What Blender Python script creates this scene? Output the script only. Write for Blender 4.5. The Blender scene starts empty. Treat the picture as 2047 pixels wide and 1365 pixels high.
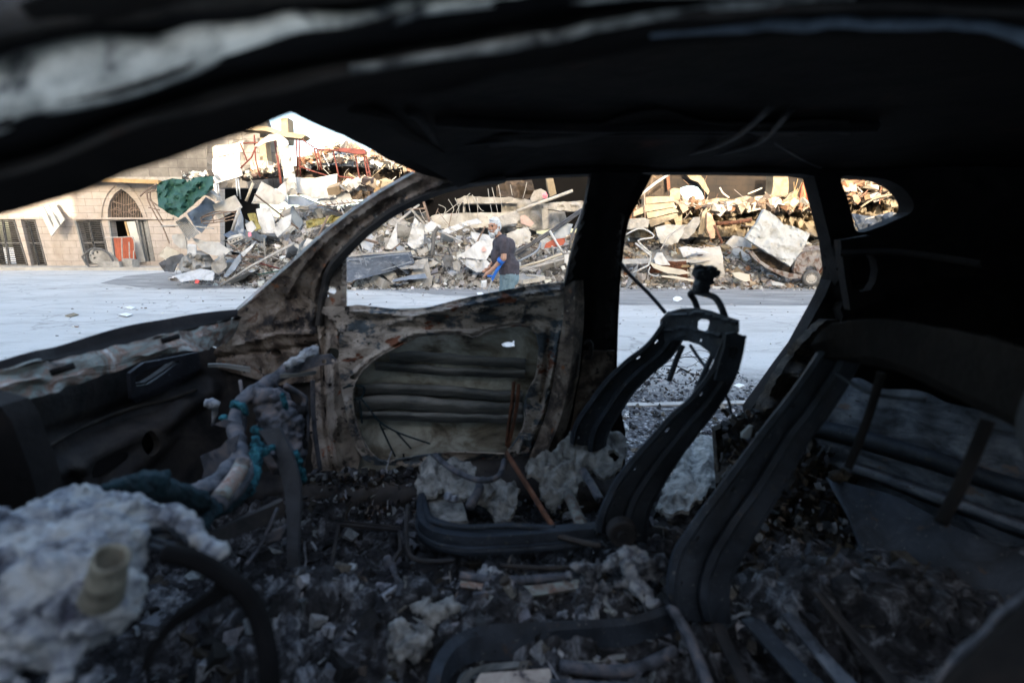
import bpy, bmesh, math, random
from mathutils import Vector as V, Matrix, Euler, noise
from mathutils.geometry import delaunay_2d_cdt
R = math.radians
S = bpy.context.scene
COL = S.collection
# ------------------------------------------------------------------ camera
F = 950.0; CX = 1023.5; CY = 682.5; TH = R(11.3); CT = math.cos(TH); ST = math.sin(TH); H = 1.2
cam = bpy.data.cameras.new('camera'); camo = bpy.data.objects.new('camera', cam); COL.objects.link(camo)
camo.location = (0, 0, H); camo.rotation_euler = (R(90) - TH, 0, 0)
cam.sensor_width = 36; cam.lens = 36 * F / 2047; cam.clip_start = 0.02; cam.clip_end = 2000
cam.dof.use_dof = True; cam.dof.focus_distance = 6.5; cam.dof.aperture_fstop = 2.2
S.camera = camo
S.view_settings.view_transform = 'Standard'; S.view_settings.look = 'None'
S.view_settings.exposure = 2.85; S.view_settings.gamma = 1
# ------------------------------------------------------------------ sky and sun (low sun behind the camera, unseen buildings added there shade the street)
SUN_EL = 13.0; SUN_ROT = 180.0
w = bpy.data.worlds.new('World'); S.world = w; w.use_nodes = True
wn = w.node_tree; sky = wn.nodes.new('ShaderNodeTexSky'); sky.sky_type = 'NISHITA'; sky.sun_disc = False
sky.sun_elevation = R(SUN_EL); sky.sun_rotation = R(SUN_ROT); sky.air_density = 1.0; sky.dust_density = 4.0; sky.ozone_density = 0.8
bgn = wn.nodes['Background']; bgn.inputs[1].default_value = 0.15
wn.links.new(sky.outputs[0], bgn.inputs[0])
sl = bpy.data.lights.new('sun', 'SUN'); sl.energy = 2.0; sl.angle = R(0.5); sl.color = (1.0, 0.83, 0.62)
so = bpy.data.objects.new('sun', sl); COL.objects.link(so)
sd = V((math.sin(R(SUN_ROT)) * math.cos(R(SUN_EL)), math.cos(R(SUN_ROT)) * math.cos(R(SUN_EL)), math.sin(R(SUN_EL))))
so.rotation_euler = sd.to_track_quat('Z', 'Y').to_euler(); so.location = sd * 60
# ------------------------------------------------------------------ mapping photo pixels + a real distance to a place
def ray(px, py):
    u = (px - CX) / F; v = (CY - py) / F
    return V((u, CT + v * ST, -ST + v * CT))
def P(px, py, Y):
    d = ray(px, py); return V((0, 0, H)) + d * (Y / d.y)
def PX(px, py, X):
    d = ray(px, py); return V((0, 0, H)) + d * (X / d.x)
def G(px, py, Z=0.0):
    d = ray(px, py); return V((0, 0, H)) + d * ((Z - H) / d.z)
ZT = {'1': (0, 220, 3.4115), '2': (280, 220, 3.593), '3': (680, 330, 3.791), '4': (1220, 330, 3.198), '5': (920, 400, 6.822),
      '6': (0, 560, 2.924), '7': (600, 560, 3.149), '8': (1100, 500, 2.73), 'b': (0, 900, 2.924), 'c': (600, 850, 2.65),
      'd': (1200, 850, 2.417), 'e': (1400, 500, 2.7295)}
def Zc(k, *pts):
    ox, oy, s = ZT[k]
    return [(ox + p[0] / s, oy + p[1] / s) + tuple(p[2:]) for p in pts]
# ------------------------------------------------------------------ materials
MATS = {}
def newmat(name):
    m = bpy.data.materials.new(name); m.use_nodes = True
    return m, m.node_tree, m.node_tree.nodes['Principled BSDF']
def mot(name, stops, scale=6, rough=0.8, bump=0.3, bscale=None, metal=0.0, stretch=(1, 1, 1), detail=8, dist=0.6, layer=None, vcol=False, spec=0.3, interp='LINEAR', bdist=0.01, rough2=None):
    """mottled surface: noise -> colour ramp (+ second layer of spots) + bump"""
    if name in MATS: return MATS[name]
    m, nt, b = newmat(name); N = nt.nodes; L = nt.links
    tc = N.new('ShaderNodeTexCoord'); mp = N.new('ShaderNodeMapping'); mp.inputs['Scale'].default_value = stretch
    L.new(tc.outputs['Object'], mp.inputs[0])
    n = N.new('ShaderNodeTexNoise'); n.inputs['Scale'].default_value = scale; n.inputs['Detail'].default_value = detail
    n.inputs['Roughness'].default_value = 0.65; n.inputs['Distortion'].default_value = dist
    L.new(mp.outputs[0], n.inputs['Vector'])
    cr = N.new('ShaderNodeValToRGB'); cr.color_ramp.interpolation = interp
    el = cr.color_ramp.elements
    while len(el) > 1: el.remove(el[-1])
    el[0].position = stops[0][0]; el[0].color = (*stops[0][1], 1)
    for p, c in stops[1:]:
        e = el.new(p); e.color = (*c, 1)
    L.new(n.outputs['Fac'], cr.inputs[0]); colr = cr.outputs[0]
    if layer:   # (scale, threshold, softness, colour)
        for sc, th, sf, c in layer:
            n2 = N.new('ShaderNodeTexNoise'); n2.inputs['Scale'].default_value = sc; n2.inputs['Detail'].default_value = 6; n2.inputs['Roughness'].default_value = 0.7
            L.new(mp.outputs[0], n2.inputs['Vector'])
            mr = N.new('ShaderNodeMapRange'); mr.inputs[1].default_value = th; mr.inputs[2].default_value = th + sf
            L.new(n2.outputs['Fac'], mr.inputs[0])
            mx = N.new('ShaderNodeMixRGB'); mx.inputs[2].default_value = (*c, 1)
            L.new(mr.outputs[0], mx.inputs[0]); L.new(colr, mx.inputs[1]); colr = mx.outputs[0]
    if vcol:
        at = N.new('ShaderNodeAttribute'); at.attribute_name = 'Col'
        mx = N.new('ShaderNodeMixRGB'); mx.blend_type = 'MULTIPLY'; mx.inputs[0].default_value = 1
        L.new(colr, mx.inputs[1]); L.new(at.outputs[0], mx.inputs[2]); colr = mx.outputs[0]
    L.new(colr, b.inputs['Base Color'])
    b.inputs['Roughness'].default_value = rough; b.inputs['Metallic'].default_value = metal
    b.inputs['Specular IOR Level'].default_value = spec
    if rough2 is not None:
        mr = N.new('ShaderNodeMapRange'); mr.inputs[3].default_value = rough; mr.inputs[4].default_value = rough2
        L.new(n.outputs['Fac'], mr.inputs[0]); L.new(mr.outputs[0], b.inputs['Roughness'])
    if bump:
        n3 = N.new('ShaderNodeTexNoise'); n3.inputs['Scale'].default_value = bscale or scale * 6; n3.inputs['Detail'].default_value = 6; n3.inputs['Roughness'].default_value = 0.7
        L.new(mp.outputs[0], n3.inputs['Vector'])
        bp = N.new('ShaderNodeBump'); bp.inputs['Strength'].default_value = bump; bp.inputs['Distance'].default_value = bdist
        L.new(n3.outputs['Fac'], bp.inputs['Height']); L.new(bp.outputs[0], b.inputs['Normal'])
    MATS[name] = m; return m
def plain(name, c, rough=0.8, var=0.25, scale=8, **k):
    return mot(name, [(0.3, tuple(x * (1 - var) for x in c)), (0.7, tuple(min(1, x * (1 + var)) for x in c))], scale=scale, rough=rough, **k)
SOOT = (0.012, 0.012, 0.013)
m_soot = mot('soot black metal', [(0.3, (0.0042, 0.0042, 0.0049)), (0.6, (0.0126, 0.0112, 0.0112)), (0.75, (0.0252, 0.0182, 0.0154))], 9, 0.85, 0.4, spec=0.12)
m_ink = plain('carbon black rim and void shade', (0.004, 0.004, 0.0045), 0.95, 0.4, 20, spec=0.1)
m_ashd = mot('blue grey fluffy ash', [(0.36, (0.012, 0.013, 0.017)), (0.47, (0.07, 0.075, 0.088)), (0.56, (0.20, 0.21, 0.23)), (0.67, (0.38, 0.39, 0.40))], 34, 0.97, 0.9, bscale=120, bdist=0.01)
m_roofin = mot('sooted roof lining metal', [(0.3, (0.00748, 0.00748, 0.00748)), (0.62, (0.0204, 0.017, 0.0153)), (0.75, (0.068, 0.0306, 0.0204))], 5, 0.9, 0.5, bscale=18, spec=0.08)
m_blk = mot('burnt black frame steel', [(0.35, (0.008, 0.011, 0.016)), (0.55, (0.020, 0.027, 0.038)), (0.7, (0.036, 0.045, 0.06))], 14, 0.5, 0.35, layer=[(38, 0.63, 0.03, (0.05, 0.047, 0.045)), (95, 0.64, 0.02, (0.14, 0.14, 0.135)), (22, 0.62, 0.05, (0.04, 0.028, 0.022))], bscale=70, rough2=0.8)
m_seatn = m_blk
m_pillar = mot('scorched pillar steel', [(0.34, (0.0184, 0.0161, 0.0161)), (0.45, (0.069, 0.04945, 0.0391)), (0.53, (0.1725, 0.1323, 0.1035)), (0.62, (0.276, 0.23, 0.1955)), (0.70, (0.115, 0.05175, 0.02875))], 11, 0.6, 0.8, detail=12,
               layer=[(6, 0.58, 0.04, (0.023, 0.0207, 0.023)), (34, 0.60, 0.015, (0.0207, 0.01725, 0.01725)), (18, 0.64, 0.02, (0.23, 0.08625, 0.0345)), (85, 0.64, 0.01, (0.391, 0.3335, 0.2875))], bscale=60, metal=0.15)
m_beige = mot('ash beige scorched steel', [(0.36, (0.048, 0.0416, 0.04)), (0.43, (0.224, 0.184, 0.16)), (0.5, (0.384, 0.32, 0.272)), (0.68, (0.48, 0.416, 0.36))], 14, 0.8, 0.4,
              layer=[(22, 0.60, 0.03, (0.056, 0.048, 0.0528)), (12, 0.64, 0.04, (0.32, 0.112, 0.056)), (55, 0.68, 0.02, (0.032, 0.0288, 0.0288))], bscale=70)
m_door = mot('burnt door steel', [(0.33, (0.024, 0.024, 0.0288)), (0.40, (0.06, 0.072, 0.084)), (0.44, (0.204, 0.174, 0.15)), (0.50, (0.432, 0.372, 0.324)), (0.60, (0.504, 0.438, 0.384)), (0.66, (0.264, 0.216, 0.186))], 12, 0.6, 0.8, detail=12,
             layer=[(5, 0.53, 0.03, (0.09, 0.114, 0.138)), (9, 0.60, 0.02, (0.18, 0.066, 0.036)), (28, 0.60, 0.015, (0.024, 0.0216, 0.0216)), (75, 0.63, 0.01, (0.036, 0.0312, 0.0312)), (50, 0.68, 0.01, (0.6, 0.54, 0.48))], bscale=60, metal=0.15, stretch=(0.8, 1, 1.6))
m_skin = mot('inner face of scorched door skin', [(0.34, (0.075, 0.0675, 0.057)), (0.44, (0.3, 0.27, 0.2175)), (0.58, (0.63, 0.645, 0.585)), (0.72, (0.24, 0.15, 0.075))], 5, 0.75, 0.3,
             layer=[(11, 0.62, 0.08, (0.075, 0.0675, 0.06)), (16, 0.68, 0.04, (0.3, 0.15, 0.045))], stretch=(1, 1, 1.6), bscale=50)
m_rib = mot('dark ribbed door beam', [(0.34, (0.06563, 0.075, 0.07875)), (0.66, (0.2625, 0.2625, 0.2531))], 6, 0.6, 0.3, stretch=(1, 1, 5), layer=[(70, 0.70, 0.02, (0.8, 0.8, 0.7875))])
m_band = mot('ash whitened body paint', [(0.38, (0.06, 0.065, 0.07)), (0.48, (0.38, 0.38, 0.35)), (0.62, (0.72, 0.71, 0.65))], 20, 0.85, 0.4, layer=[(10, 0.60, 0.08, (0.05, 0.05, 0.055))])
m_band2 = mot('dim scorched body paint', [(0.36, (0.012, 0.010, 0.009)), (0.6, (0.05, 0.042, 0.036)), (0.7, (0.05, 0.02, 0.012))], 9, 0.85, 0.4)
m_cowl = mot('flaking cowl steel', [(0.34, (0.02925, 0.02925, 0.02925)), (0.43, (0.1365, 0.1034, 0.08775)), (0.5, (0.195, 0.2242, 0.2145)), (0.57, (0.2145, 0.1365, 0.1073)), (0.68, (0.468, 0.507, 0.507))], 15, 0.7, 0.5,
             stretch=(0.7, 0.7, 1), layer=[(22, 0.62, 0.04, (0.195, 0.08775, 0.0585)), (45, 0.68, 0.03, (0.8, 0.8, 0.8))], bscale=60)
m_fire = mot('sooty bulkhead steel', [(0.36, (0.009, 0.009, 0.0105)), (0.5, (0.027, 0.024, 0.024)), (0.68, (0.06, 0.051, 0.045))], 6, 0.75, 0.4)
m_tube = mot('grey blue burnt beam steel', [(0.36, (0.024, 0.0264, 0.0324)), (0.5, (0.078, 0.084, 0.102)), (0.68, (0.168, 0.138, 0.132))], 24, 0.7, 0.4, layer=[(60, 0.68, 0.03, (0.024, 0.024, 0.024))])
m_cyan = mot('teal copper crust', [(0.38, (0.006, 0.03, 0.045)), (0.55, (0.02, 0.13, 0.17)), (0.68, (0.08, 0.30, 0.36))], 60, 0.9, 0.8, bscale=180)
m_teal = mot('dark teal burnt loom', [(0.35, (0.003, 0.010, 0.015)), (0.6, (0.007, 0.03, 0.042)), (0.75, (0.03, 0.03, 0.035))], 40, 0.9, 0.8, bscale=120)
m_ash = mot('pale crusted ash', [(0.30, (0.02262, 0.02488, 0.03959)), (0.38, (0.1244, 0.1357, 0.1696)), (0.47, (0.3167, 0.3393, 0.3845)), (0.58, (0.509, 0.5203, 0.5316))], 26, 0.95, 0.9, bscale=60, bdist=0.02,
            layer=[(9, 0.63, 0.04, (0.09048, 0.09048, 0.1357)), (22, 0.71, 0.03, (0.3958, 0.1583, 0.1131))])
m_cream = mot('melted cream plastic', [(0.36, (0.0975, 0.09, 0.075)), (0.5, (0.195, 0.1837, 0.15)), (0.66, (0.255, 0.24, 0.2025))], 40, 0.8, 0.5)
m_pad = mot('charred grey felt padding', [(0.36, (0.091, 0.091, 0.091)), (0.5, (0.2366, 0.2366, 0.2275)), (0.68, (0.4004, 0.3913, 0.3731))], 26, 0.97, 0.9, bscale=140, layer=[(120, 0.70, 0.03, (0.8, 0.8, 0.8))], bdist=0.006)
m_rust = mot('rust brown steel', [(0.35, (0.05, 0.028, 0.02)), (0.6, (0.17, 0.07, 0.04)), (0.75, (0.22, 0.13, 0.09))], 20, 0.85, 0.5)
m_bench = mot('bluish scorched bench steel', [(0.36, (0.0264, 0.0308, 0.0396)), (0.5, (0.0836, 0.0968, 0.121)), (0.66, (0.176, 0.1892, 0.2156))], 11, 0.7, 0.8, bscale=50, detail=12, stretch=(1, 1, 2), layer=[(30, 0.62, 0.03, (0.02, 0.02, 0.022)), (8, 0.60, 0.05, (0.132, 0.099, 0.088))])
m_foam = mot('brown burnt foam', [(0.38, (0.007, 0.006, 0.005)), (0.55, (0.03, 0.023, 0.017)), (0.7, (0.09, 0.068, 0.045))], 30, 0.95, 0.9, bscale=90)
m_floor = mot('ash covered car floor', [(0.38, (0.00728, 0.00728, 0.0091)), (0.52, (0.0364, 0.0364, 0.04004)), (0.62, (0.1456, 0.1492, 0.1638)), (0.7, (0.2912, 0.3003, 0.3276))], 22, 0.95, 0.9, bscale=60, bdist=0.02)
m_deb = mot('mixed debris', [(0.3, (0.62,) * 3), (0.55, (0.95,) * 3), (0.75, (1.0,) * 3)], 5, 0.9, 0.5, vcol=True, bscale=30)
m_cdeb = mot('charred flakes', [(0.35, (0.4,) * 3), (0.65, (1.0,) * 3)], 60, 0.9, 0.6, vcol=True, bscale=200)
# ------------------------------------------------------------------ objects
def tag(o, label=None, cat=None, group=None, kind=None):
    if label: o['label'] = label
    if cat: o['category'] = cat
    if group: o['group'] = group
    if kind: o['kind'] = kind
    return o
def thing(name, loc, label, cat, group=None):
    o = bpy.data.objects.new(name, None); COL.objects.link(o); o.location = loc; o.empty_display_size = 0.1
    return tag(o, label, cat, group)
def wloc(o):
    l = V(o.location)
    while o.parent: o = o.parent; l += V(o.location)
    return l
def obj(name, vf, mat, parent=None, smooth=False, cols=None, label=None):
    vs, fs = vf
    if parent: off = wloc(parent)
    else:
        xs = [v[0] for v in vs]; ys = [v[1] for v in vs]; zs = [v[2] for v in vs]
        off = V(((min(xs) + max(xs)) / 2, (min(ys) + max(ys)) / 2, min(zs)))
    me = bpy.data.meshes.new(name)
    me.from_pydata([(v[0] - off.x, v[1] - off.y, v[2] - off.z) for v in vs], [], fs)
    if cols:
        a = me.color_attributes.new('Col', 'FLOAT_COLOR', 'POINT')
        flat = []
        for c in cols: flat += [c[0], c[1], c[2], 1]
        a.data.foreach_set('color', flat)
    if smooth: me.polygons.foreach_set('use_smooth', [True] * len(me.polygons))
    me.materials.append(mat); me.update()
    o = bpy.data.objects.new(name, me); COL.objects.link(o)
    if parent: o.parent = parent
    else: o.location = off
    if label: o['label'] = label
    return o
def fixn(o):
    bm = bmesh.new(); bm.from_mesh(o.data); bmesh.ops.recalc_face_normals(bm, faces=bm.faces); bm.to_mesh(o.data); bm.free(); return o
def autosm(o, ang=40):
    me = o.data; me.polygons.foreach_set('use_smooth', [True] * len(me.polygons))
    bm = bmesh.new(); bm.from_mesh(me)
    for e in bm.edges:
        if len(e.link_faces) == 2 and e.calc_face_angle(0) > R(ang): e.smooth = False
    bm.to_mesh(me); bm.free(); return o
def join(*vfs):
    vs = []; fs = []
    for v, f in vfs:
        k = len(vs); vs += list(v); fs += [tuple(i + k for i in q) for q in f]
    return vs, fs
def catmull(pts, n):
    """resample a polyline of tuples with a catmull-rom spline, n samples"""
    pts = [tuple(p) for p in pts]; m = len(pts)
    if m == 2: return [tuple(a + (b - a) * i / (n - 1) for a, b in zip(*pts)) for i in range(n)]
    out = []
    for i in range(n):
        t = i / (n - 1) * (m - 1); k = min(int(t), m - 2); f = t - k
        p0 = pts[max(k - 1, 0)]; p1 = pts[k]; p2 = pts[k + 1]; p3 = pts[min(k + 2, m - 1)]
        out.append(tuple(0.5 * (2 * b + (c - a) * f + (2 * a - 5 * b + 4 * c - d) * f * f + (3 * b - a - 3 * c + d) * f ** 3) for a, b, c, d in zip(p0, p1, p2, p3)))
    return out
def sm(pts, k=4):
    """closed smooth outline"""
    m = len(pts); out = []
    for i in range(m):
        p0, p1, p2, p3 = pts[i - 1], pts[i], pts[(i + 1) % m], pts[(i + 2) % m]
        for j in range(k):
            f = j / k
            out.append(tuple(0.5 * (2 * b + (c - a) * f + (2 * a - 5 * b + 4 * c - d) * f * f + (3 * b - a - 3 * c + d) * f ** 3) for a, b, c, d in zip(p0, p1, p2, p3)))
    return out
def circ(x, y, r, n=10, ry=None): return [(x + r * math.cos(2 * math.pi * i / n), y + (ry or r) * math.sin(2 * math.pi * i / n)) for i in range(n)]
def inside(p, poly):
    x, y = p; c = False; j = len(poly) - 1
    for i in range(len(poly)):
        xi, yi = poly[i]; xj, yj = poly[j]
        if (yi > y) != (yj > y) and x < (xj - xi) * (y - yi) / (yj - yi) + xi: c = not c
        j = i
    return c
def dens(poly, step):
    out = []
    for i in range(len(poly)):
        a = poly[i]; b = poly[(i + 1) % len(poly)]; d = math.dist(a, b); k = max(1, int(d / step + 0.5))
        for j in range(k): out.append((a[0] + (b[0] - a[0]) * j / k, a[1] + (b[1] - a[1]) * j / k))
    return out
def plate(outline, mapper, thick=V((0, 0.01, 0)), holes=(), step=14, jag=0, seed=0):
    """sheet with holes in a 2-D domain, mapped to 3-D and given thickness"""
    rg = random.Random(seed)
    o2 = dens([tuple(p[:2]) for p in outline], step)
    if jag: o2 = [(x + rg.uniform(-jag, jag), y + rg.uniform(-jag, jag)) for x, y in o2]
    loops = [o2] + [dens([tuple(p[:2]) for p in h], step) for h in holes]
    pts = []; ed = []
    for lp in loops:
        k = len(pts); n = len(lp); pts += lp; ed += [(k + i, k + (i + 1) % n) for i in range(n)]
    x0 = min(p[0] for p in o2); x1 = max(p[0] for p in o2); y0 = min(p[1] for p in o2); y1 = max(p[1] for p in o2)
    y = y0 + step / 2; row = 0
    while y < y1:
        x = x0 + step / 2 + (row % 2) * step / 2
        while x < x1:
            q = (x + rg.uniform(-.15, .15) * step, y + rg.uniform(-.15, .15) * step)
            if inside(q, loops[0]) and not any(inside(q, h) for h in loops[1:]): pts.append(q)
            x += step
        y += step * 0.87; row += 1
    rv, re, rf, _, _, _ = delaunay_2d_cdt([V(p) for p in pts], ed, [], 0, 1e-6)
    tri = []
    for f in rf:
        c = (sum(rv[i].x for i in f) / len(f), sum(rv[i].y for i in f) / len(f))
        if inside(c, loops[0]) and not any(inside(c, h) for h in loops[1:]): tri.append(tuple(f))
    front = [mapper(v.x, v.y) for v in rv]; n = len(front)
    th = thick if isinstance(thick, V) else V((0, thick, 0))
    back = [v + th for v in front]
    cnt = {}
    for f in tri:
        for i in range(3):
            e = (f[i], f[(i + 1) % 3]); cnt[e] = 1
    fs = list(tri) + [tuple(reversed([i + n for i in f])) for f in tri]
    for (a, b) in cnt:
        if (b, a) not in cnt: fs.append((b, a, a + n, b + n))
    used = sorted({i for f in fs for i in f}); mp = {u: k for k, u in enumerate(used)}
    allv = front + back
    return [allv[u] for u in used], [tuple(mp[i] for i in f) for f in fs]
def strip(rails, n=24, thick=0.004, closed=False, wob=0.0, sc=8):
    """surface lofted through rails (lists of (px,py,Y)); given thickness along its normals"""
    g = []
    for r in rails:
        g.append([P(*q) for q in catmull(r, n)])
    return loft(g, thick, closed, wob, sc)
def loft(g, thick=0.004, closed=False, wob=0.0, sc=8):
    m = len(g); n = len(g[0]); vs = []
    if wob: g = [[v + noise.noise_vector(v * sc) * wob for v in r] for r in g]
    def nrm(i, j):
        if closed: a = g[(i + 1) % m][j] - g[i - 1][j]
        else: a = g[min(i + 1, m - 1)][j] - g[max(i - 1, 0)][j]
        b = g[i][min(j + 1, n - 1)] - g[i][max(j - 1, 0)]
        c = a.cross(b); return c.normalized() if c.length > 1e-12 else V((0, 0, 1))
    fr = [g[i][j] for i in range(m) for j in range(n)]
    mm = m if closed else m - 1; fs = []
    for i in range(mm):
        for j in range(n - 1):
            i2 = (i + 1) % m; fs.append((i * n + j, i2 * n + j, i2 * n + j + 1, i * n + j + 1))
    if not thick: return fr, fs
    bk = [g[i][j] - nrm(i, j) * thick for i in range(m) for j in range(n)]
    k = m * n; fs2 = [tuple(reversed([q + k for q in f])) for f in fs]; ed = {}
    for f in fs:
        for q in range(4): ed[(f[q], f[(q + 1) % 4])] = 1
    side = [(b, a, a + k, b + k) for (a, b) in ed if (b, a) not in ed]
    return fr + bk, fs + fs2 + side
def tube(pts, r, n=8, r2=None, seg=None, flat=1.0, up=None):
    pts = [V(p) for p in pts]
    if seg: pts = [V(q) for q in catmull([tuple(p) for p in pts], seg)]
    vs = []; fs = []; m = len(pts); prev = None
    for i, p in enumerate(pts):
        t = (pts[min(i + 1, m - 1)] - pts[max(i - 1, 0)]); t = t.normalized() if t.length > 1e-9 else V((0, 0, 1))
        if prev is None:
            a = up if up else (V((0, 0, 1)) if abs(t.z) < 0.9 else V((0, 1, 0)))
            u = (a - t * a.dot(t)).normalized()
        else:
            u = prev - t * prev.dot(t); u = u.normalized() if u.length > 1e-9 else prev
        prev = u; w_ = t.cross(u); rr = r if r2 is None else r + (r2 - r) * i / (m - 1)
        if isinstance(r, (list, tuple)): rr = r[min(int(i * len(r) / m), len(r) - 1)]
        for k in range(n):
            a = 2 * math.pi * k / n + math.pi / n
            vs.append(p + u * (math.cos(a) * rr) + w_ * (math.sin(a) * rr * flat))
    for i in range(m - 1):
        for k in range(n): fs.append((i * n + k, i * n + (k + 1) % n, (i + 1) * n + (k + 1) % n, (i + 1) * n + k))
    fs.append(tuple(reversed(range(n)))); fs.append(tuple((m - 1) * n + k for k in range(n)))
    return vs, fs
def box(c, s, rot=(0, 0, 0)):
    e = Euler(rot).to_matrix(); c = V(c); h = V(s) / 2; vs = []
    for z in (-1, 1):
        for y in (-1, 1):
            for x in (-1, 1): vs.append(c + e @ V((x * h.x, y * h.y, z * h.z)))
    return vs, [(0, 2, 3, 1), (4, 5, 7, 6), (0, 1, 5, 4), (1, 3, 7, 5), (3, 2, 6, 7), (2, 0, 4, 6)]
def ball(c, r, seg=14, ring=9, rot=None):
    c = V(c); r = V(r) if not isinstance(r, (int, float)) else V((r, r, r)); vs = []; fs = []
    M = Euler(rot).to_matrix() if rot else Matrix.Identity(3)
    for i in range(ring + 1):
        a = math.pi * i / ring
        for j in range(seg):
            b = 2 * math.pi * j / seg
            vs.append(c + M @ V((r.x * math.sin(a) * math.cos(b), r.y * math.sin(a) * math.sin(b), r.z * math.cos(a))))
    for i in range(ring):
        for j in range(seg): fs.append((i * seg + j, (i + 1) * seg + j, (i + 1) * seg + (j + 1) % seg, i * seg + (j + 1) % seg))
    return vs, fs
def remesh(name, vf, mat, voxel, parent=None, smooth_it=4, disp=0.0, dsc=10, label=None):
    """fuse overlapping shapes into one continuous skin"""
    o = obj('tmp', vf, mat, parent)
    md = o.modifiers.new('r', 'REMESH'); md.mode = 'VOXEL'; md.voxel_size = voxel; md.use_smooth_shade = True
    if smooth_it:
        s2 = o.modifiers.new('s', 'SMOOTH'); s2.iterations = smooth_it; s2.factor = 0.6
    dg = bpy.context.evaluated_depsgraph_get(); me = bpy.data.meshes.new_from_object(o.evaluated_get(dg))
    me.name = name
    if disp:
        for v in me.vertices:
            d = noise.noise(v.co * dsc) + 0.6 * noise.noise(v.co * dsc * 2.3) + 0.5 * noise.noise(v.co * dsc * 5)
            v.co += v.normal * d * disp
    me.materials.clear(); me.materials.append(mat)
    me.polygons.foreach_set('use_smooth', [True] * len(me.polygons))
    o2 = bpy.data.objects.new(name, me); COL.objects.link(o2); o2.parent = o.parent; o2.location = o.location
    bpy.data.objects.remove(o)
    if label: o2['label'] = label
    return o2
def seg_d(px, py, pts):
    best = 1e9
    for (ax, ay), (bx, by) in zip(pts, pts[1:]):
        dx, dy = bx - ax, by - ay; L2 = dx * dx + dy * dy
        t = 0 if L2 == 0 else max(0, min(1, ((px - ax) * dx + (py - ay) * dy) / L2))
        best = min(best, math.hypot(px - ax - t * dx, py - ay - t * dy))
    return best
def bumpf(px, py, feats):
    """embossing: list of (polyline, half width px, height m)"""
    s = 0
    for pts, wd, h in feats:
        d = seg_d(px, py, pts) / wd
        if d < 1: s += h * (math.cos(d * math.pi) * 0.5 + 0.5)
    return s
# scatter of many irregular pieces into one mesh
def piece(rg, kind, s):
    if kind == 'chunk':
        vs, fs = box((0, 0, 0), (s * rg.uniform(.6, 1.2), s * rg.uniform(.5, 1), s * rg.uniform(.35, .8)))
        vs = [v * rg.uniform(.7, 1.2) + V((rg.uniform(-.1, .1), rg.uniform(-.1, .1), rg.uniform(-.1, .1))) * s for v in vs]
    elif kind == 'slab':
        n = rg.randint(4, 7); a0 = rg.random() * 6; t = s * rg.uniform(.05, .16); asp = rg.uniform(.45, 1)
        pl = []
        for i in range(n):
            a = a0 + 2 * math.pi * (i + rg.uniform(-.25, .25)) / n; r = s * rg.uniform(.4, .75); pl.append((r * math.cos(a), r * math.sin(a) * asp))
        vs = [V((x, y, -t / 2)) for x, y in pl] + [V((x * .97, y * .97, t / 2)) for x, y in pl]
        fs = [tuple(reversed(range(n))), tuple(range(n, 2 * n))] + [(i, (i + 1) % n, (i + 1) % n + n, i + n) for i in range(n)]
    elif kind == 'sheet':
        n = 5; L = s; Wd = s * rg.uniform(.35, .8); t = s * .012 + .003; b = rg.uniform(-.35, .35) * s; b2 = rg.uniform(-.2, .2) * s
        vs = []; fs = []
        for k in (0, 1):
            for i in range(n):
                u = i / (n - 1) - .5; z = b * (0.25 - u * u) * 4 * .5 + t * k + rg.uniform(-.03, .03) * s
                vs.append(V((u * L, -Wd / 2 + rg.uniform(-.08, .08) * s, z))); vs.append(V((u * L + b2 * .4, Wd / 2 + rg.uniform(-.08, .08) * s, z + b2 * u)))
        for i in range(n - 1):
            a = 2 * i; fs.append((a, a + 1, a + 3, a + 2)); c = 2 * n + 2 * i; fs.append((c, c + 2, c + 3, c + 1))
            fs.append((a, a + 2, c + 2, c)); fs.append((a + 1, c + 1, c + 3, a + 3))
    elif kind == 'bar':
        L = s * rg.uniform(1.5, 3.5); t = s * rg.uniform(.04, .10); vs, fs = box((0, 0, 0), (L, t, t * rg.uniform(.3, 1)))
    elif kind == 'wire':
        pts = [(0, 0, 0)]; d = V((1, 0, 0))
        for i in range(5):
            d = (d + V((rg.uniform(-.5, .5), rg.uniform(-.5, .5), rg.uniform(-.5, .5)))).normalized(); pts.append(tuple(V(pts[-1]) + d * s * .5))
        vs, fs = tube(pts, s * .012 + .003, 4)
    return vs, fs
def scatter(name, n, place, pal, kinds, mat, seed, tilt=0.6, extra=None):
    rg = random.Random(seed); vs = []; fs = []; cs = []
    for i in range(n):
        q = place(rg)
        if q is None: continue
        pos, s = q; kd = rg.choices([k for k, _ in kinds], [w_ for _, w_ in kinds])[0]
        pv, pf = piece(rg, kd, s); M = Euler((rg.gauss(0, tilt), rg.gauss(0, tilt), rg.uniform(0, 6.3))).to_matrix()
        c = rg.choice(pal); f = rg.uniform(.75, 1.2); c = tuple(min(.85, x * f * rg.uniform(.96, 1.04)) for x in c)
        k = len(vs); vs += [M @ v + pos for v in pv]; fs += [tuple(a + k for a in t) for t in pf]; cs += [c] * len(pv)
    return obj(name, (vs, fs), mat, None, cols=cs)
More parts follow.
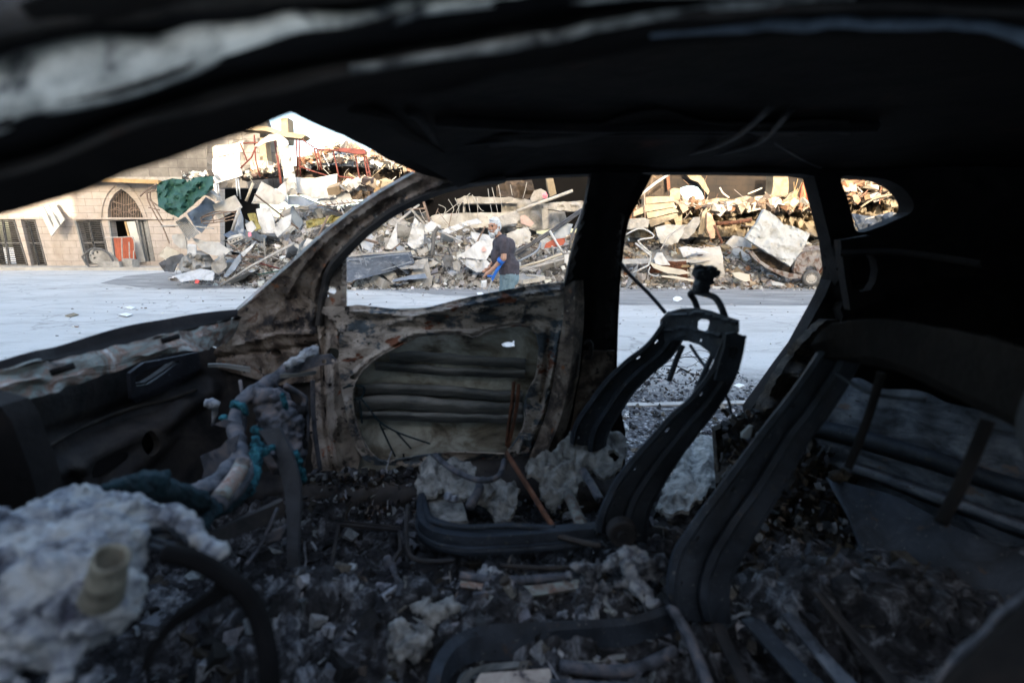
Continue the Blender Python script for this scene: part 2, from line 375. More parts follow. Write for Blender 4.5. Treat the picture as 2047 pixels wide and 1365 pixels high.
# ================================================================== THE STREET
m_road, nt, b = newmat('dusty pale road'); N = nt.nodes; L = nt.links
tc = N.new('ShaderNodeTexCoord')
def nz(sc, stretch=(1, 1, 1), det=8, ro=0.6):
    mp = N.new('ShaderNodeMapping'); mp.inputs['Scale'].default_value = stretch; L.new(tc.outputs['Object'], mp.inputs[0])
    n = N.new('ShaderNodeTexNoise'); n.inputs['Scale'].default_value = sc; n.inputs['Detail'].default_value = det; n.inputs['Roughness'].default_value = ro
    L.new(mp.outputs[0], n.inputs[0]); return n.outputs['Fac']
def ramp(fac, stops):
    cr = N.new('ShaderNodeValToRGB'); e = cr.color_ramp.elements; e[0].position = stops[0][0]; e[0].color = (*stops[0][1], 1); e[1].position = stops[-1][0]; e[1].color = (*stops[-1][1], 1)
    for p, c in stops[1:-1]: q = e.new(p); q.color = (*c, 1)
    L.new(fac, cr.inputs[0]); return cr.outputs[0]
def mix(f, a, c, mode='MIX'):
    mx = N.new('ShaderNodeMixRGB'); mx.blend_type = mode
    if isinstance(f, float): mx.inputs[0].default_value = f
    else: L.new(f, mx.inputs[0])
    L.new(a, mx.inputs[1])
    if isinstance(c, tuple): mx.inputs[2].default_value = (*c, 1)
    else: L.new(c, mx.inputs[2])
    return mx.outputs[0]
base = ramp(nz(0.6, (0.6, 1.1, 1)), [(0.3, (0.38, 0.372, 0.355)), (0.5, (0.46, 0.452, 0.435)), (0.72, (0.52, 0.512, 0.495))])
base = mix(ramp(nz(1.3, (0.5, 1.6, 1), 10, .7), [(0.50, (0, 0, 0)), (0.66, (0.45,) * 3)]), base, (0.25, 0.235, 0.215))
base = mix(ramp(nz(45), [(0.60, (0, 0, 0)), (0.70, (0.5,) * 3)]), base, (0.16, 0.15, 0.14))
base = mix(ramp(nz(7, (0.6, 2.5, 1), 10, .75), [(0.60, (0, 0, 0)), (0.66, (0.6,) * 3)]), base, (0.12, 0.11, 0.10))
vo = N.new('ShaderNodeTexVoronoi'); vo.feature = 'DISTANCE_TO_EDGE'; vo.inputs['Scale'].default_value = 0.45
dv_ = N.new('ShaderNodeVectorMath'); dv_.operation = 'ADD'; wn2 = N.new('ShaderNodeTexNoise'); wn2.inputs['Scale'].default_value = 1.5; wn2.inputs['Detail'].default_value = 8
L.new(tc.outputs['Object'], wn2.inputs[0]); L.new(wn2.outputs['Color'], dv_.inputs[0]); L.new(tc.outputs['Object'], dv_.inputs[1]); L.new(dv_.outputs[0], vo.inputs['Vector'])
base = mix(ramp(vo.outputs['Distance'], [(0.0, (0.55,) * 3), (0.014, (0, 0, 0))]), base, (0.20, 0.19, 0.18))
# burnt ash stain round the wreck
vm = N.new('ShaderNodeVectorMath'); vm.operation = 'SUBTRACT'; vm.inputs[1].default_value = (0.9, 1.6, 0); L.new(tc.outputs['Object'], vm.inputs[0])
vs_ = N.new('ShaderNodeVectorMath'); vs_.operation = 'MULTIPLY'; vs_.inputs[1].default_value = (0.55, 1, 0); L.new(vm.outputs[0], vs_.inputs[0])
ln = N.new('ShaderNodeVectorMath'); ln.operation = 'LENGTH'; L.new(vs_.outputs[0], ln.inputs[0])
ad = N.new('ShaderNodeMath'); ad.operation = 'MULTIPLY_ADD'; ad.inputs[1].default_value = 2.4; L.new(nz(1.6, det=10, ro=0.75), ad.inputs[0]); L.new(ln.outputs['Value'], ad.inputs[2])
mr = N.new('ShaderNodeMapRange'); mr.inputs[1].default_value = 4.6; mr.inputs[2].default_value = 3.2; L.new(ad.outputs[0], mr.inputs[0])
ash = ramp(nz(30, det=10), [(0.38, (0.02, 0.02, 0.022)), (0.55, (0.10, 0.10, 0.105)), (0.70, (0.42, 0.42, 0.43))])
base = mix(mr.outputs[0], base, ash)
L.new(base, b.inputs['Base Color']); b.inputs['Roughness'].default_value = 0.95; b.inputs['Specular IOR Level'].default_value = 0.1
bp = N.new('ShaderNodeBump'); bp.inputs['Strength'].default_value = 0.5; bp.inputs['Distance'].default_value = 0.03; L.new(nz(12, det=10, ro=.7), bp.inputs['Height']); L.new(bp.outputs[0], b.inputs['Normal'])
g = obj('road', ([V((-500, -500, 0)), V((500, -500, 0)), V((500, 500, 0)), V((-500, 500, 0))], [(0, 1, 2, 3)]), m_road); g['kind'] = 'structure'
m_asph = mot('dark gritty asphalt', [(0.3, (0.136, 0.136, 0.136)), (0.55, (0.24, 0.2368, 0.232)), (0.72, (0.384, 0.376, 0.36))], 1.6, 0.95, 0.5, bscale=25, stretch=(0.4, 1.2, 1), layer=[(35, 0.62, 0.06, (0.48, 0.464, 0.448))])
def gm(z): return lambda x, y: G(x, y, z)
def flat(outl, z, st=14, jg=0, sd=1):
    v, f = plate(outl, gm(z), 0.0001, (), st, jg, sd)
    return v, f
def rawsheet(pts, z): return [G(x, y, z) for x, y in pts], [tuple(reversed(range(len(pts))))]
rg = random.Random(5)
edge = catmull([(200, 566), (350, 578), (520, 576), (690, 578), (860, 588), (1000, 597), (1250, 609), (1900, 611), (2600, 616)], 120)
edge = [(x, y + rg.uniform(-.8, .8) + 1.6 * noise.noise(V((x * .03, 0, 0)))) for x, y in edge]
top = [(2600, 545), (1900, 545), (900, 545), (520, 545), (330, 544), (250, 552)]
v3 = [G(x, y, 0.004) for x, y in edge + top]
a = obj('asphalt_strip', (v3, [tuple(range(len(v3)))]), m_asph); a['kind'] = 'structure'
m_pave = mot('pale pavement concrete', [(0.3, (0.26, 0.25, 0.23)), (0.7, (0.42, 0.40, 0.36))], 1.5, 0.9, 0.4)
pv = join(box((-22, 26.1, 0.06), (26, 2.6, 0.12)), box((-22, 24.65, 0.075), (26, 0.28, 0.15)))
a = obj('pavement', pv, m_pave); a['kind'] = 'structure'
# ------------------------------------------------------------------ stone building far left
def stone(name, c1, c2, mort, bw, bh, dirt):
    global N, L, tc
    m, nt_, b_ = newmat(name); N = nt_.nodes; L = nt_.links; tc = N.new('ShaderNodeTexCoord')
    sp = N.new('ShaderNodeSeparateXYZ'); cb = N.new('ShaderNodeCombineXYZ'); L.new(tc.outputs['Object'], sp.inputs[0]); L.new(sp.outputs[0], cb.inputs[0]); L.new(sp.outputs[2], cb.inputs[1])
    br = N.new('ShaderNodeTexBrick'); br.inputs['Color1'].default_value = (*c1, 1); br.inputs['Color2'].default_value = (*c2, 1); br.inputs['Mortar'].default_value = (*mort, 1)
    br.inputs['Scale'].default_value = 1; br.inputs['Brick Width'].default_value = bw; br.inputs['Row Height'].default_value = bh; br.inputs['Mortar Size'].default_value = 0.012
    L.new(cb.outputs[0], br.inputs[0])
    c = mix(ramp(nz(0.7, det=10), [(0.42, (0, 0, 0)), (0.7, (0.8,) * 3)]), br.outputs[0], dirt)
    c = mix(0.35, c, ramp(nz(3, det=10), [(0.3, (0.35,) * 3), (0.7, (1,) * 3)]), 'MULTIPLY')
    L.new(c, b_.inputs['Base Color']); b_.inputs['Roughness'].default_value = 0.9
    bp_ = N.new('ShaderNodeBump'); bp_.inputs['Strength'].default_value = 0.4; bp_.inputs['Distance'].default_value = 0.02; L.new(br.outputs['Fac'], bp_.inputs['Height']); bp_.invert = True; L.new(bp_.outputs[0], b_.inputs['Normal'])
    return m
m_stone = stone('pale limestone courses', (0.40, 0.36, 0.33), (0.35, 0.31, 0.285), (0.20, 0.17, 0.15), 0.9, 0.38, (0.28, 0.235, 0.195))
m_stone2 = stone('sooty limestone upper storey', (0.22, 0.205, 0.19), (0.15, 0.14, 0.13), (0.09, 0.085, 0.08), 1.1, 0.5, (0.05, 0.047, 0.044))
m_dark = plain('dark interior shade', (0.012, 0.011, 0.010), 0.95, 0.3)  # near-black colour stands in for the shade inside openings and recesses
m_shut = mot('grey louvre paint', [(0.35, (0.07, 0.07, 0.075)), (0.65, (0.13, 0.13, 0.13))], 5, 0.7, 0.3)
m_gdoor = mot('grey faded door paint', [(0.35, (0.15, 0.155, 0.155)), (0.65, (0.24, 0.24, 0.235))], 5, 0.7, 0.3)
m_orange = mot('faded orange sheet', [(0.3, (0.24, 0.055, 0.028)), (0.7, (0.36, 0.095, 0.05))], 4, 0.6, 0.2)
m_white = mot('dirty white sheet metal', [(0.32, (0.2856, 0.2924, 0.2924)), (0.5, (0.4352, 0.442, 0.4454)), (0.7, (0.5168, 0.5202, 0.5236))], 2.2, 0.6, 0.2, layer=[(5, 0.60, 0.10, (0.2448, 0.2312, 0.2108)), (25, 0.68, 0.03, (0.136, 0.1224, 0.1156))], bscale=6)
m_whiteb = mot('dusty off white board', [(0.32, (0.272, 0.2652, 0.2448)), (0.55, (0.3944, 0.3842, 0.3604)), (0.72, (0.4488, 0.442, 0.4216))], 2.5, 0.85, 0.3, layer=[(7, 0.62, 0.08, (0.204, 0.1836, 0.1632))], bscale=8)
m_creamb = mot('cream board', [(0.32, (0.3744, 0.3312, 0.2592)), (0.7, (0.4752, 0.4392, 0.36))], 2.5, 0.85, 0.3, layer=[(6, 0.64, 0.06, (0.252, 0.1944, 0.1296))])
m_conc = mot('broken concrete', [(0.3, (0.1836, 0.176, 0.162)), (0.55, (0.3132, 0.3024, 0.2808)), (0.72, (0.4104, 0.3942, 0.3618))], 3, 0.95, 0.8, bscale=16, layer=[(14, 0.60, 0.06, (0.216, 0.1998, 0.1836))], bdist=0.04)
m_concw = mot('warm broken plaster', [(0.3, (0.1686, 0.137, 0.09486)), (0.55, (0.2424, 0.2003, 0.1423)), (0.72, (0.2898, 0.2477, 0.1897))], 3, 0.95, 0.8, bscale=16, layer=[(12, 0.62, 0.06, (0.08432, 0.06324, 0.04216))], bdist=0.04)
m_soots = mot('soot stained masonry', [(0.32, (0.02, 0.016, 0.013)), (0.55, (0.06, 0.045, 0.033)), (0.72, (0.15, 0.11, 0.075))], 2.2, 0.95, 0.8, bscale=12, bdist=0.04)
m_tarp = mot('green tarpaulin', [(0.3, (0.012, 0.045, 0.034)), (0.7, (0.028, 0.085, 0.065))], 2.5, 0.55, 0.3, layer=[(30, 0.70, 0.02, (0.3, 0.35, 0.33))])
m_bluem = mot('blue grey sheet metal', [(0.3, (0.13, 0.16, 0.20)), (0.7, (0.26, 0.29, 0.33))], 1.8, 0.45, 0.2, metal=0.2)
m_redst = mot('red oxide steel', [(0.3, (0.05, 0.013, 0.011)), (0.7, (0.13, 0.035, 0.027))], 8, 0.7, 0.2)
m_rod = mot('rusty rod', [(0.3, (0.10, 0.07, 0.055)), (0.7, (0.25, 0.19, 0.155))], 8, 0.8, 0.2)
m_pale = mot('pale scratched pipe', [(0.3, (0.24, 0.232, 0.216)), (0.7, (0.4, 0.392, 0.376))], 5, 0.7, 0.2)
m_black = mot('black smooth rail', [(0.3, (0.025, 0.027, 0.03)), (0.7, (0.09, 0.09, 0.095))], 5, 0.5, 0.2)
m_blues = mot('slate blue shutter metal', [(0.3, (0.045, 0.055, 0.07)), (0.6, (0.09, 0.105, 0.13)), (0.75, (0.28, 0.29, 0.30))], 6, 0.7, 0.3, stretch=(1, 1, 1.5), layer=[(3, 0.58, 0.12, (0.24, 0.25, 0.26))])
m_ywood = mot('tan board', [(0.3, (0.28, 0.189, 0.091)), (0.7, (0.385, 0.273, 0.147))], 3, 0.8, 0.2)
m_ycloth = mot('dirty yellow cloth', [(0.3, (0.154, 0.132, 0.0495)), (0.7, (0.286, 0.253, 0.099))], 6, 0.95, 0.4)
m_hang = mot('pale painted shutter', [(0.3, (0.385, 0.371, 0.336)), (0.7, (0.476, 0.462, 0.434))], 3, 0.7, 0.2)
m_pink = plain('pink plastic bag', (0.62, 0.20, 0.26), 0.5, 0.2)
m_redp = plain('red plastic scrap', (0.60, 0.09, 0.07), 0.5, 0.2)
m_paper = plain('white paper scrap', (0.68, 0.68, 0.67), 0.9, 0.1)
m_tyre = plain('burnt tyre grey', (0.10, 0.10, 0.10), 0.9, 0.3)

LB = thing('stone_building', (-22, 27.5, 0), 'pale limestone building with a pointed arch window and grey shutters behind the left road', 'building')
BY = 27.5
def BP(x, y): return P(x, y, BY)
holes = [Zc('1', (735, 735), (735, 680), (750, 620), (782, 570), (825, 538), (870, 568), (920, 620), (955, 680), (978, 735)),
         Zc('1', (515, 755), (690, 750), (755, 1050), (590, 1060)), Zc('1', (745, 755), (1005, 745), (1060, 1030), (785, 1045)),
         Zc('1', (-60, 745), (100, 745), (195, 1062), (-60, 1062)), Zc('1', (140, 745), (240, 745), (325, 1065), (215, 1065))]
wl = plate([(-140, 365), (440, 365), (440, 534), (-140, 534)], BP, 0.45, holes, 30)
obj('wall', wl, m_stone, LB)
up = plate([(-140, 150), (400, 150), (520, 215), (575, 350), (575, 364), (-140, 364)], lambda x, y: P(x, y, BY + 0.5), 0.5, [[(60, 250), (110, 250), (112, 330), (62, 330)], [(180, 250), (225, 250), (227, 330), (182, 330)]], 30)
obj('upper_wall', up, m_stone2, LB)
a0 = P(-140, 534, BY); a1 = P(440, 534, BY)
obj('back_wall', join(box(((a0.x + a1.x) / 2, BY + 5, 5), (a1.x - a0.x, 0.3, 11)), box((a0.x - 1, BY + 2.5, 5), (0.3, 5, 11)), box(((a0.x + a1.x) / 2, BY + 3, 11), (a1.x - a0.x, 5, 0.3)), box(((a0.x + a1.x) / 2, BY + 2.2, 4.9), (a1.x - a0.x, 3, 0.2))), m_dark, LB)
led = [BP(-140, 365), BP(440, 365)]
obj('ledge', box(((led[0].x + led[1].x) / 2, BY - 0.25, led[0].z + .1), (led[1].x - led[0].x, 0.7, 0.22)), m_conc, LB)
obj('canopy_board', box((BP(285, 366).x, BY - 0.75, BP(285, 366).z), (3.0, 0.25, 0.2), (0, R(2), 0)), m_ywood, LB)
# arch moulding + grille
arc = Zc('1', (690, 735), (700, 650), (740, 560), (825, 495), (905, 545), (965, 640), (1000, 735))
obj('arch_moulding', tube([P(x, y, BY - 0.02) for x, y in arc], 0.05, 6, seg=24), m_stone, LB)
wn_ = obj('arched_window', plate(sm(holes[0], 2), lambda x, y: P(x, y, BY + 0.30), 0.03, (), 20), plain('dim brown glass', (0.05, 0.042, 0.035), 0.4), LB)
gr = []
for i in range(15):
    x = 745 + i * 16.5; yt = 545 + abs(x - 825) ** 1.5 * 0.09 + 6
    gr.append(tube([P(*q, BY + 0.12) for q in Zc('1', (x, yt), (x, 735))], 0.022, 5))
for y in (640, 690): gr.append(tube([P(*q, BY + 0.11) for q in Zc('1', (740, y), (780, y - 12), (860, y + 8), (920, y - 8), (970, y))], 0.022, 5, seg=14))
for cx_ in (800, 905):
    gr.append(tube([P(x, y, BY + 0.10) for x, y in Zc('1', *(circ(cx_, 690, 24, 14) + [(cx_ + 24, 690)]))], 0.025, 5))
obj('grille', join(*gr), m_rod, wn_)
obj('string_course', box((BP(250, 437).x, BY - 0.05, BP(250, 437).z), (BP(330, 437).x - BP(135, 437).x, 0.14, 0.10)), m_stone, LB)
def shutter(pts, name, mt, par, slats=True, d=0.15):
    q = [P(*p, BY + d) for p in Zc('1', *pts)]   # tl tr br bl
    parts = []
    def lerp(u, v): return (q[0] * (1 - u) + q[1] * u) * (1 - v) + (q[3] * (1 - u) + q[2] * u) * v
    for u0, u1 in ((0.01, 0.49), (0.51, 0.99)):
        for (ua, va, ub, vb) in ((u0, 0, u0, 1), (u1, 0, u1, 1), (u0, 0.01, u1, 0.01), (u0, .99, u1, .99), (u0, .5, u1, .5)):
            parts.append(tube([lerp(ua, va), lerp(ub, vb)], 0.05, 4))
        if slats:
            for k in range(1, 24):
                a_ = lerp(u0, k / 24); b__ = lerp(u1, k / 24); parts.append(([a_ + V((0, 0, .03)), b__ + V((0, 0, .03)), b__ + V((0, .06, -.03)), a_ + V((0, .06, -.03))], [(0, 1, 2, 3)]))
        else: parts.append(([lerp(u0, 0), lerp(u1, 0), lerp(u1, 1), lerp(u0, 1)], [(0, 1, 2, 3)]))
    return obj(name, join(*parts), mt, par)
shutter([(520, 757), (688, 752), (750, 1048), (592, 1056)], 'shutter_door', m_shut, LB)
shutter([(-60, 750), (98, 750), (192, 1060), (-60, 1060)], 'shutter_door', m_shut, LB)
shutter([(142, 750), (238, 750), (320, 1062), (218, 1062)], 'shutter_door', m_shut, LB)
shutter([(940, 748), (1003, 746), (1056, 1028), (992, 1036)], 'door_leaf', m_gdoor, LB, False)
for s_ in ([(745, 755), (785, 1045)], [(738, 745), (1008, 740)], [(935, 750), (990, 1036)], [(515, 750), (590, 1060)]): obj('door_frame', tube([P(*q, BY + 0.02) for q in Zc('1', *s_)], 0.06, 4), m_gdoor, LB)
wd = plate(Zc('1', (862, 762), (918, 758), (990, 1034), (940, 1040)), lambda x, y: P(x, y, BY - 0.1), 0.05, (), 20)
obj('open_door', wd, m_hang, LB, label='white door leaf standing ajar in the doorway')
obj('door_jamb', tube([P(*q, BY + 0.0) for q in Zc('1', (857, 762), (885, 870))], 0.07, 4), m_ywood, LB)
hs = thing('hanging_shutter', P(100, 470, BY - 0.5), 'sunlit white shutter hanging askew on the stone wall at far left', 'shutter')
obj('panel', plate(Zc('1', (262, 672), (368, 632), (440, 748), (350, 862)), lambda x, y: P(x, y, BY - 0.5 - (y - 440) * .006), 0.06, (), 20), m_hang, hs)
for k in (0.33, 0.66):
    obj('batten', tube([P(*q, BY - 0.56) for q in Zc('1', (262 + 106 * k, 672 - 40 * k), (350 + 90 * k, 862 - 114 * k))], 0.035, 4), m_gdoor, hs)
def tagged(o, l, c, g=None): return tag(o, l, c, g)
tagged(obj('corrugated_barrier', strip([[Zc('1', (775 + 8 * i, 868))[0] + (26.9 + 0.018 * (i % 2),), Zc('1', (795 + 8 * i, 1050))[0] + (26.9 + 0.018 * (i % 2),)] for i in range(18)], 3, 0.02), m_orange), 'faded orange corrugated sheet blocking the stone doorway', 'metal sheet')
tagged(obj('street_railing', join(*[tube([P(*q, 26.6) for q in Zc('1', *s_)], 0.03, 5, seg=k) for s_, k in (([(715, 870), (830, 868), (905, 870), (918, 960)], 16), ([(830, 875), (835, 1045)], 2), ([(880, 900), (885, 1045)], 2), ([(912, 960), (910, 1045)], 2))]), m_pale), 'thin pale bent railing in front of the orange sheet', 'railing')
# dented drum
dr = thing('dented_drum', P(195, 534, 25.2), 'dented grey perforated drum lying on the pavement in front of grey shutters', 'drum')
dv = plate(sm(Zc('1', (565, 985), (620, 950), (680, 948), (735, 975), (765, 1040), (690, 1048), (640, 1045), (600, 1030)), 3), lambda x, y: P(x, y, 25.2) + V((0, 0.35 * ((x - 195) / 28) ** 2, 0)), 0.03,
           [Zc('1', (585, 990), (600, 983), (608, 995), (592, 1001)), Zc('1', (618, 975), (632, 970), (640, 985), (626, 990)), Zc('1', (630, 1005), (648, 1000), (652, 1012), (636, 1018)), Zc('1', (655, 965), (668, 962), (672, 975), (660, 978))], 6)
obj('drum_shell', dv, m_conc, dr)
obj('drum_rim', tube([P(*q, 25.1) for q in Zc('1', (560, 1000), (610, 1068), (700, 1065), (770, 1040), (735, 975), (680, 948), (620, 950), (560, 1000))], 0.05, 6, seg=30), m_tyre, dr)
tagged(obj('concrete_block', box(P(222, 528, 25.0), (1.0, .4, .28), (0, 0, .15)), m_conc), 'long pale concrete block on the pavement beside the dented drum', 'block')
tagged(obj('concrete_block', box(P(262, 526, 25.3), (.6, .4, .42), (0, .1, -.2)), m_conc), 'squarer concrete block on the pavement in front of the orange sheet', 'block')
# ------------------------------------------------------------------ rubble mound (terrain of rubble) + loose rubble
def lp(x, xs, ys):
    if x <= xs[0]: return ys[0]
    for i in range(1, len(xs)):
        if x <= xs[i]: t = (x - xs[i - 1]) / (xs[i] - xs[i - 1]); return ys[i - 1] + (ys[i] - ys[i - 1]) * t
    return ys[-1]
def mb(X): return lp(X, [-12.6, -10, -6.5, -3, 0, 8, 13, 20], [17.4, 15.8, 14.2, 14.0, 14.4, 14.1, 13.9, 14])
def mH(X): return lp(X, [-13, -11.3, -9.5, -7.5, -5, -3.2, -1, 3, 5, 9, 12, 16], [0, 0.9, 2.3, 2.7, 2.6, 2.2, 1.75, 1.6, 1.5, 1.7, 2.2, 2.5])
def mh(X, Y, fine=True):
    t = max(0, (Y - mb(X)) / 4.6)
    h = mH(X) * (1 - math.exp(-2.1 * t)) * 1.05
    if fine and t > 0: h += (noise.noise(V((X * .9, Y * .9, 3))) * .35 + noise.noise(V((X * 2.3, Y * 2.3, 7))) * .16) * min(1, t * 3)
    return h - 0.03
vs = []; fs = []; nx = 230; ny = 54
for j in range(ny):
    for i in range(nx):
        X = -13.5 + 34 * i / (nx - 1); Y = 13.6 + 8.4 * j / (ny - 1); vs.append(V((X, Y, mh(X, Y) + noise.noise(V((X * 6, Y * 6, 0))) * .06)))
for j in range(ny - 1):
    for i in range(nx - 1): fs.append((j * nx + i, j * nx + i + 1, (j + 1) * nx + i + 1, (j + 1) * nx + i))
m_mound = mot('rubble dust and shards', [(0.36, (0.048, 0.0432, 0.0384)), (0.47, (0.16, 0.152, 0.136)), (0.57, (0.352, 0.328, 0.296)), (0.68, (0.096, 0.08, 0.072))], 7, 0.97, 1.0, bscale=9, bdist=0.12)
o = obj('rubble_mound', (vs, fs), m_mound); o['kind'] = 'stuff'; tag(o, 'grey dusty mound of rubble along the far side of the road', None)
PAL = [(0.40, 0.39, 0.37), (0.50, 0.49, 0.48), (0.28, 0.27, 0.25), (0.34, 0.32, 0.29), (0.17, 0.16, 0.15), (0.60, 0.61, 0.61), (0.42, 0.43, 0.44), (0.06, 0.055, 0.05), (0.10, 0.09, 0.08), (0.22, 0.235, 0.25)]
PALW = [(0.34, 0.29, 0.22), (0.38, 0.32, 0.25), (0.25, 0.20, 0.15), (0.42, 0.385, 0.34), (0.21, 0.13, 0.08), (0.32, 0.31, 0.295), (0.08, 0.06, 0.05), (0.24, 0.13, 0.08)]
def plc(x0, x1, s0, s1, tmax=5.2, up_=0.0, pw=1.0):
    def f(rg):
        X = rg.uniform(x0, x1); Y = mb(X) + rg.random() ** pw * tmax - .1; s = math.exp(rg.uniform(math.log(s0), math.log(s1)))
        if mH(X) < .5 and rg.random() < .6: return None
        return V((X, Y, max(0, mh(X, Y)) + s * .18 + up_ * rg.random())), s
    return f
KM = [('chunk', 5), ('slab', 4.5), ('sheet', 2), ('bar', 3.5), ('wire', 1.6)]
for nm, args, n, pal, sd_ in (('loose_rubble', (-12.5, 3.5, .05, .26), 9000, PAL, 1), ('loose_rubble', (3.5, 17, .05, .26), 7500, PALW + PAL, 2)):
    tag(scatter(nm, n, plc(*args), pal, KM, m_deb, sd_), 'loose grey and white rubble fragments strewn over the mound' if sd_ == 1 else 'loose warm toned rubble fragments strewn over the right mound', kind='stuff')
def gutter(rg):
    X = rg.uniform(-11, 15); s = math.exp(rg.uniform(math.log(.025), math.log(.13))); return V((X, mb(X) - abs(rg.gauss(0, .45)), s * .25)), s
tag(scatter('road_crumbs', 1500, gutter, PAL, KM, m_deb, 3, .3), 'crumbs of rubble strewn at the edge of the road', kind='stuff')
def farr(rg):
    X = rg.uniform(-9, 9); Y = rg.uniform(3.5, 14) ; s = math.exp(rg.uniform(math.log(.012), math.log(.05))); return V((X, Y, s * .2)), s
tag(scatter('road_litter', 1100, farr, [(.2, .19, .18), (.62, .62, .6), (.1, .1, .1), (.35, .3, .26)], KM, m_deb, 4, .3), 'small grit and litter scattered across the pale road', kind='stuff')
# medium pieces: individuals
def med(name, label, cat, group, n, x0, x1, s0, s1, kinds, mats_, seed, tmax=4.6, tilt=.55, lift=.12, t0=0.0):
    rg = random.Random(seed)
    for i in range(n):
        X = rg.uniform(x0, x1); Y = mb(X) + rg.uniform(t0, tmax); s = rg.uniform(s0, s1)
        if mH(X) < .8: Y = mb(X) + rg.uniform(1, 2)
        pv, pf = piece(rg, rg.choice(kinds), s); M = Euler((rg.gauss(.35, tilt), rg.gauss(0, tilt), rg.uniform(0, 6.3))).to_matrix()
        pos = V((X, Y, mh(X, Y) + s * lift)); o = obj(name, ([M @ v + pos for v in pv], pf), rg.choice(mats_)); tag(o, label, cat, group)
med('concrete_slab', 'irregular slab of broken grey concrete lying tilted in the left rubble mound', 'slab', 'broken slabs in the left mound', 50, -11, -3, .4, .95, ['slab'], [m_conc, m_whiteb, m_conc], 11)
med('concrete_slab', 'irregular slab of broken grey concrete lying tilted in the rubble behind the man', 'slab', 'broken slabs behind the man', 40, -3, 3.6, .4, 1.0, ['slab'], [m_conc, m_whiteb], 12)
med('concrete_slab', 'irregular slab of broken pale concrete lying tilted in the right rubble', 'slab', 'broken slabs in the right rubble', 60, 3.8, 16, .4, .9, ['slab'], [m_concw, m_conc, m_concw, m_whiteb], 13, t0=.8)
med('metal_sheet', 'crumpled white metal sheet lying in the left rubble mound', 'metal sheet', 'crumpled white sheets in the left mound', 34, -11, -3, .6, 1.4, ['sheet'], [m_white, m_white, m_bluem], 14)
med('metal_sheet', 'crumpled white metal sheet lying in the rubble behind the man', 'metal sheet', 'crumpled white sheets behind the man', 26, -3, 3.6, .5, 1.1, ['sheet'], [m_white, m_white, m_conc], 15)
med('metal_sheet', 'crumpled pale metal sheet lying in the right rubble', 'metal sheet', 'crumpled pale sheets in the right rubble', 26, 3.8, 16, .5, 1.2, ['sheet'], [m_whiteb, m_concw, m_rust], 16)
med('concrete_chunk', 'rough chunk of broken concrete wedged in the left rubble mound', 'chunk', 'concrete chunks in the left mound', 40, -11, -3, .25, .55, ['chunk'], [m_conc, m_whiteb], 17)
med('concrete_chunk', 'rough chunk of broken concrete wedged in the rubble behind the man', 'chunk', 'concrete chunks behind the man', 36, -3, 3.6, .22, .5, ['chunk'], [m_conc], 18)
med('concrete_chunk', 'rough chunk of broken masonry wedged in the right rubble', 'chunk', 'masonry chunks in the right rubble', 50, 3.8, 16, .25, .6, ['chunk'], [m_conc, m_concw], 19)
med('debris_pole', 'thin bar or batten sticking out of the left rubble mound', 'bar', 'bars sticking out of the left mound', 40, -11, -3, .5, 1.0, ['bar'], [m_rod, m_pale, m_rod], 20, lift=.35)
med('debris_pole', 'thin bar or batten sticking out of the rubble behind the man', 'bar', 'bars sticking out behind the man', 34, -3, 3.6, .4, .8, ['bar'], [m_pale, m_rod], 21, lift=.35)
med('debris_pole', 'thin bar or batten sticking out of the right rubble', 'bar', 'bars sticking out of the right rubble', 44, 3.8, 16, .4, .9, ['bar'], [m_pale, m_rod, m_ywood], 22, lift=.3)
# ================================================================== traced pieces on the mounds, each at its own distance
def slab(name, label, cat, zk, pts, Y, mt, up_=0.004, sx=0.0, th=0.05, jag=0, wr=0, step=10, holes=(), group=None, smooth=False, seed=0, parent=None):
    q = Zc(zk, *pts) if zk else pts
    cy = sum(p[1] for p in q) / len(q); cx = sum(p[0] for p in q) / len(q)
    def mpr(x, y):
        return P(x, y, Y + (cy - y) * up_ + (x - cx) * sx + (wr * (noise.noise(V((x * .06, y * .06, seed * 3.1))) + .5 * noise.noise(V((x * .16, y * .16, seed)))) if wr else 0))
    o = obj(name, plate(q, mpr, th, [Zc(zk, *h) if zk else h for h in holes], step, jag, seed), mt, parent)
    autosm(o, 35)
    if not parent: tag(o, label, cat, group)
    return o
def rod(name, label, cat, zk, pts, Y, r, mt, seg=None, n=6, Y2=None, group=None, parent=None):
    q = Zc(zk, *pts); m = len(q)
    p3 = [P(p[0], p[1], Y + ((Y2 - Y) * i / (m - 1) if Y2 else 0)) for i, p in enumerate(q)]
    o = obj(name, tube(p3, r, n, seg=seg), mt, parent, smooth=n > 4)
    if not parent: tag(o, label, cat, group)
    return o
# ---- left mound
slab('tarpaulin', 'dark green tarpaulin draped over the left end of the rubble', 'tarpaulin', '2', [(118, 545), (150, 515), (230, 490), (330, 500), (430, 480), (522, 474), (527, 560), (480, 600), (400, 660), (330, 725), (270, 772), (190, 735), (130, 690)], 15.6, m_tarp, .012, 0, .02, .6, .28, 5, smooth=True)
slab('concrete_beam', 'long pale concrete beam lying across the green tarpaulin', 'beam', '2', [(298, 500), (360, 498), (470, 560), (548, 622), (552, 650), (440, 600), (330, 545)], 15.9, m_conc, .004, 0, .3, .5)
slab('metal_sheet', 'large blue grey metal sheet leaning below the green tarpaulin', 'metal sheet', '2', [(335, 742), (420, 690), (470, 625), (530, 660), (560, 720), (500, 800), (440, 885), (400, 850)], 16.2, m_bluem, .006, 0, .03, .5, .12, 8)
cs_ = [[Zc('2', (255 + 9.5 * i * 1.0, 800 - 3.5 * i))[0], Zc('2', (345 + 10 * i, 935 - 5 * i))[0]] for i in range(10)]
vv = []
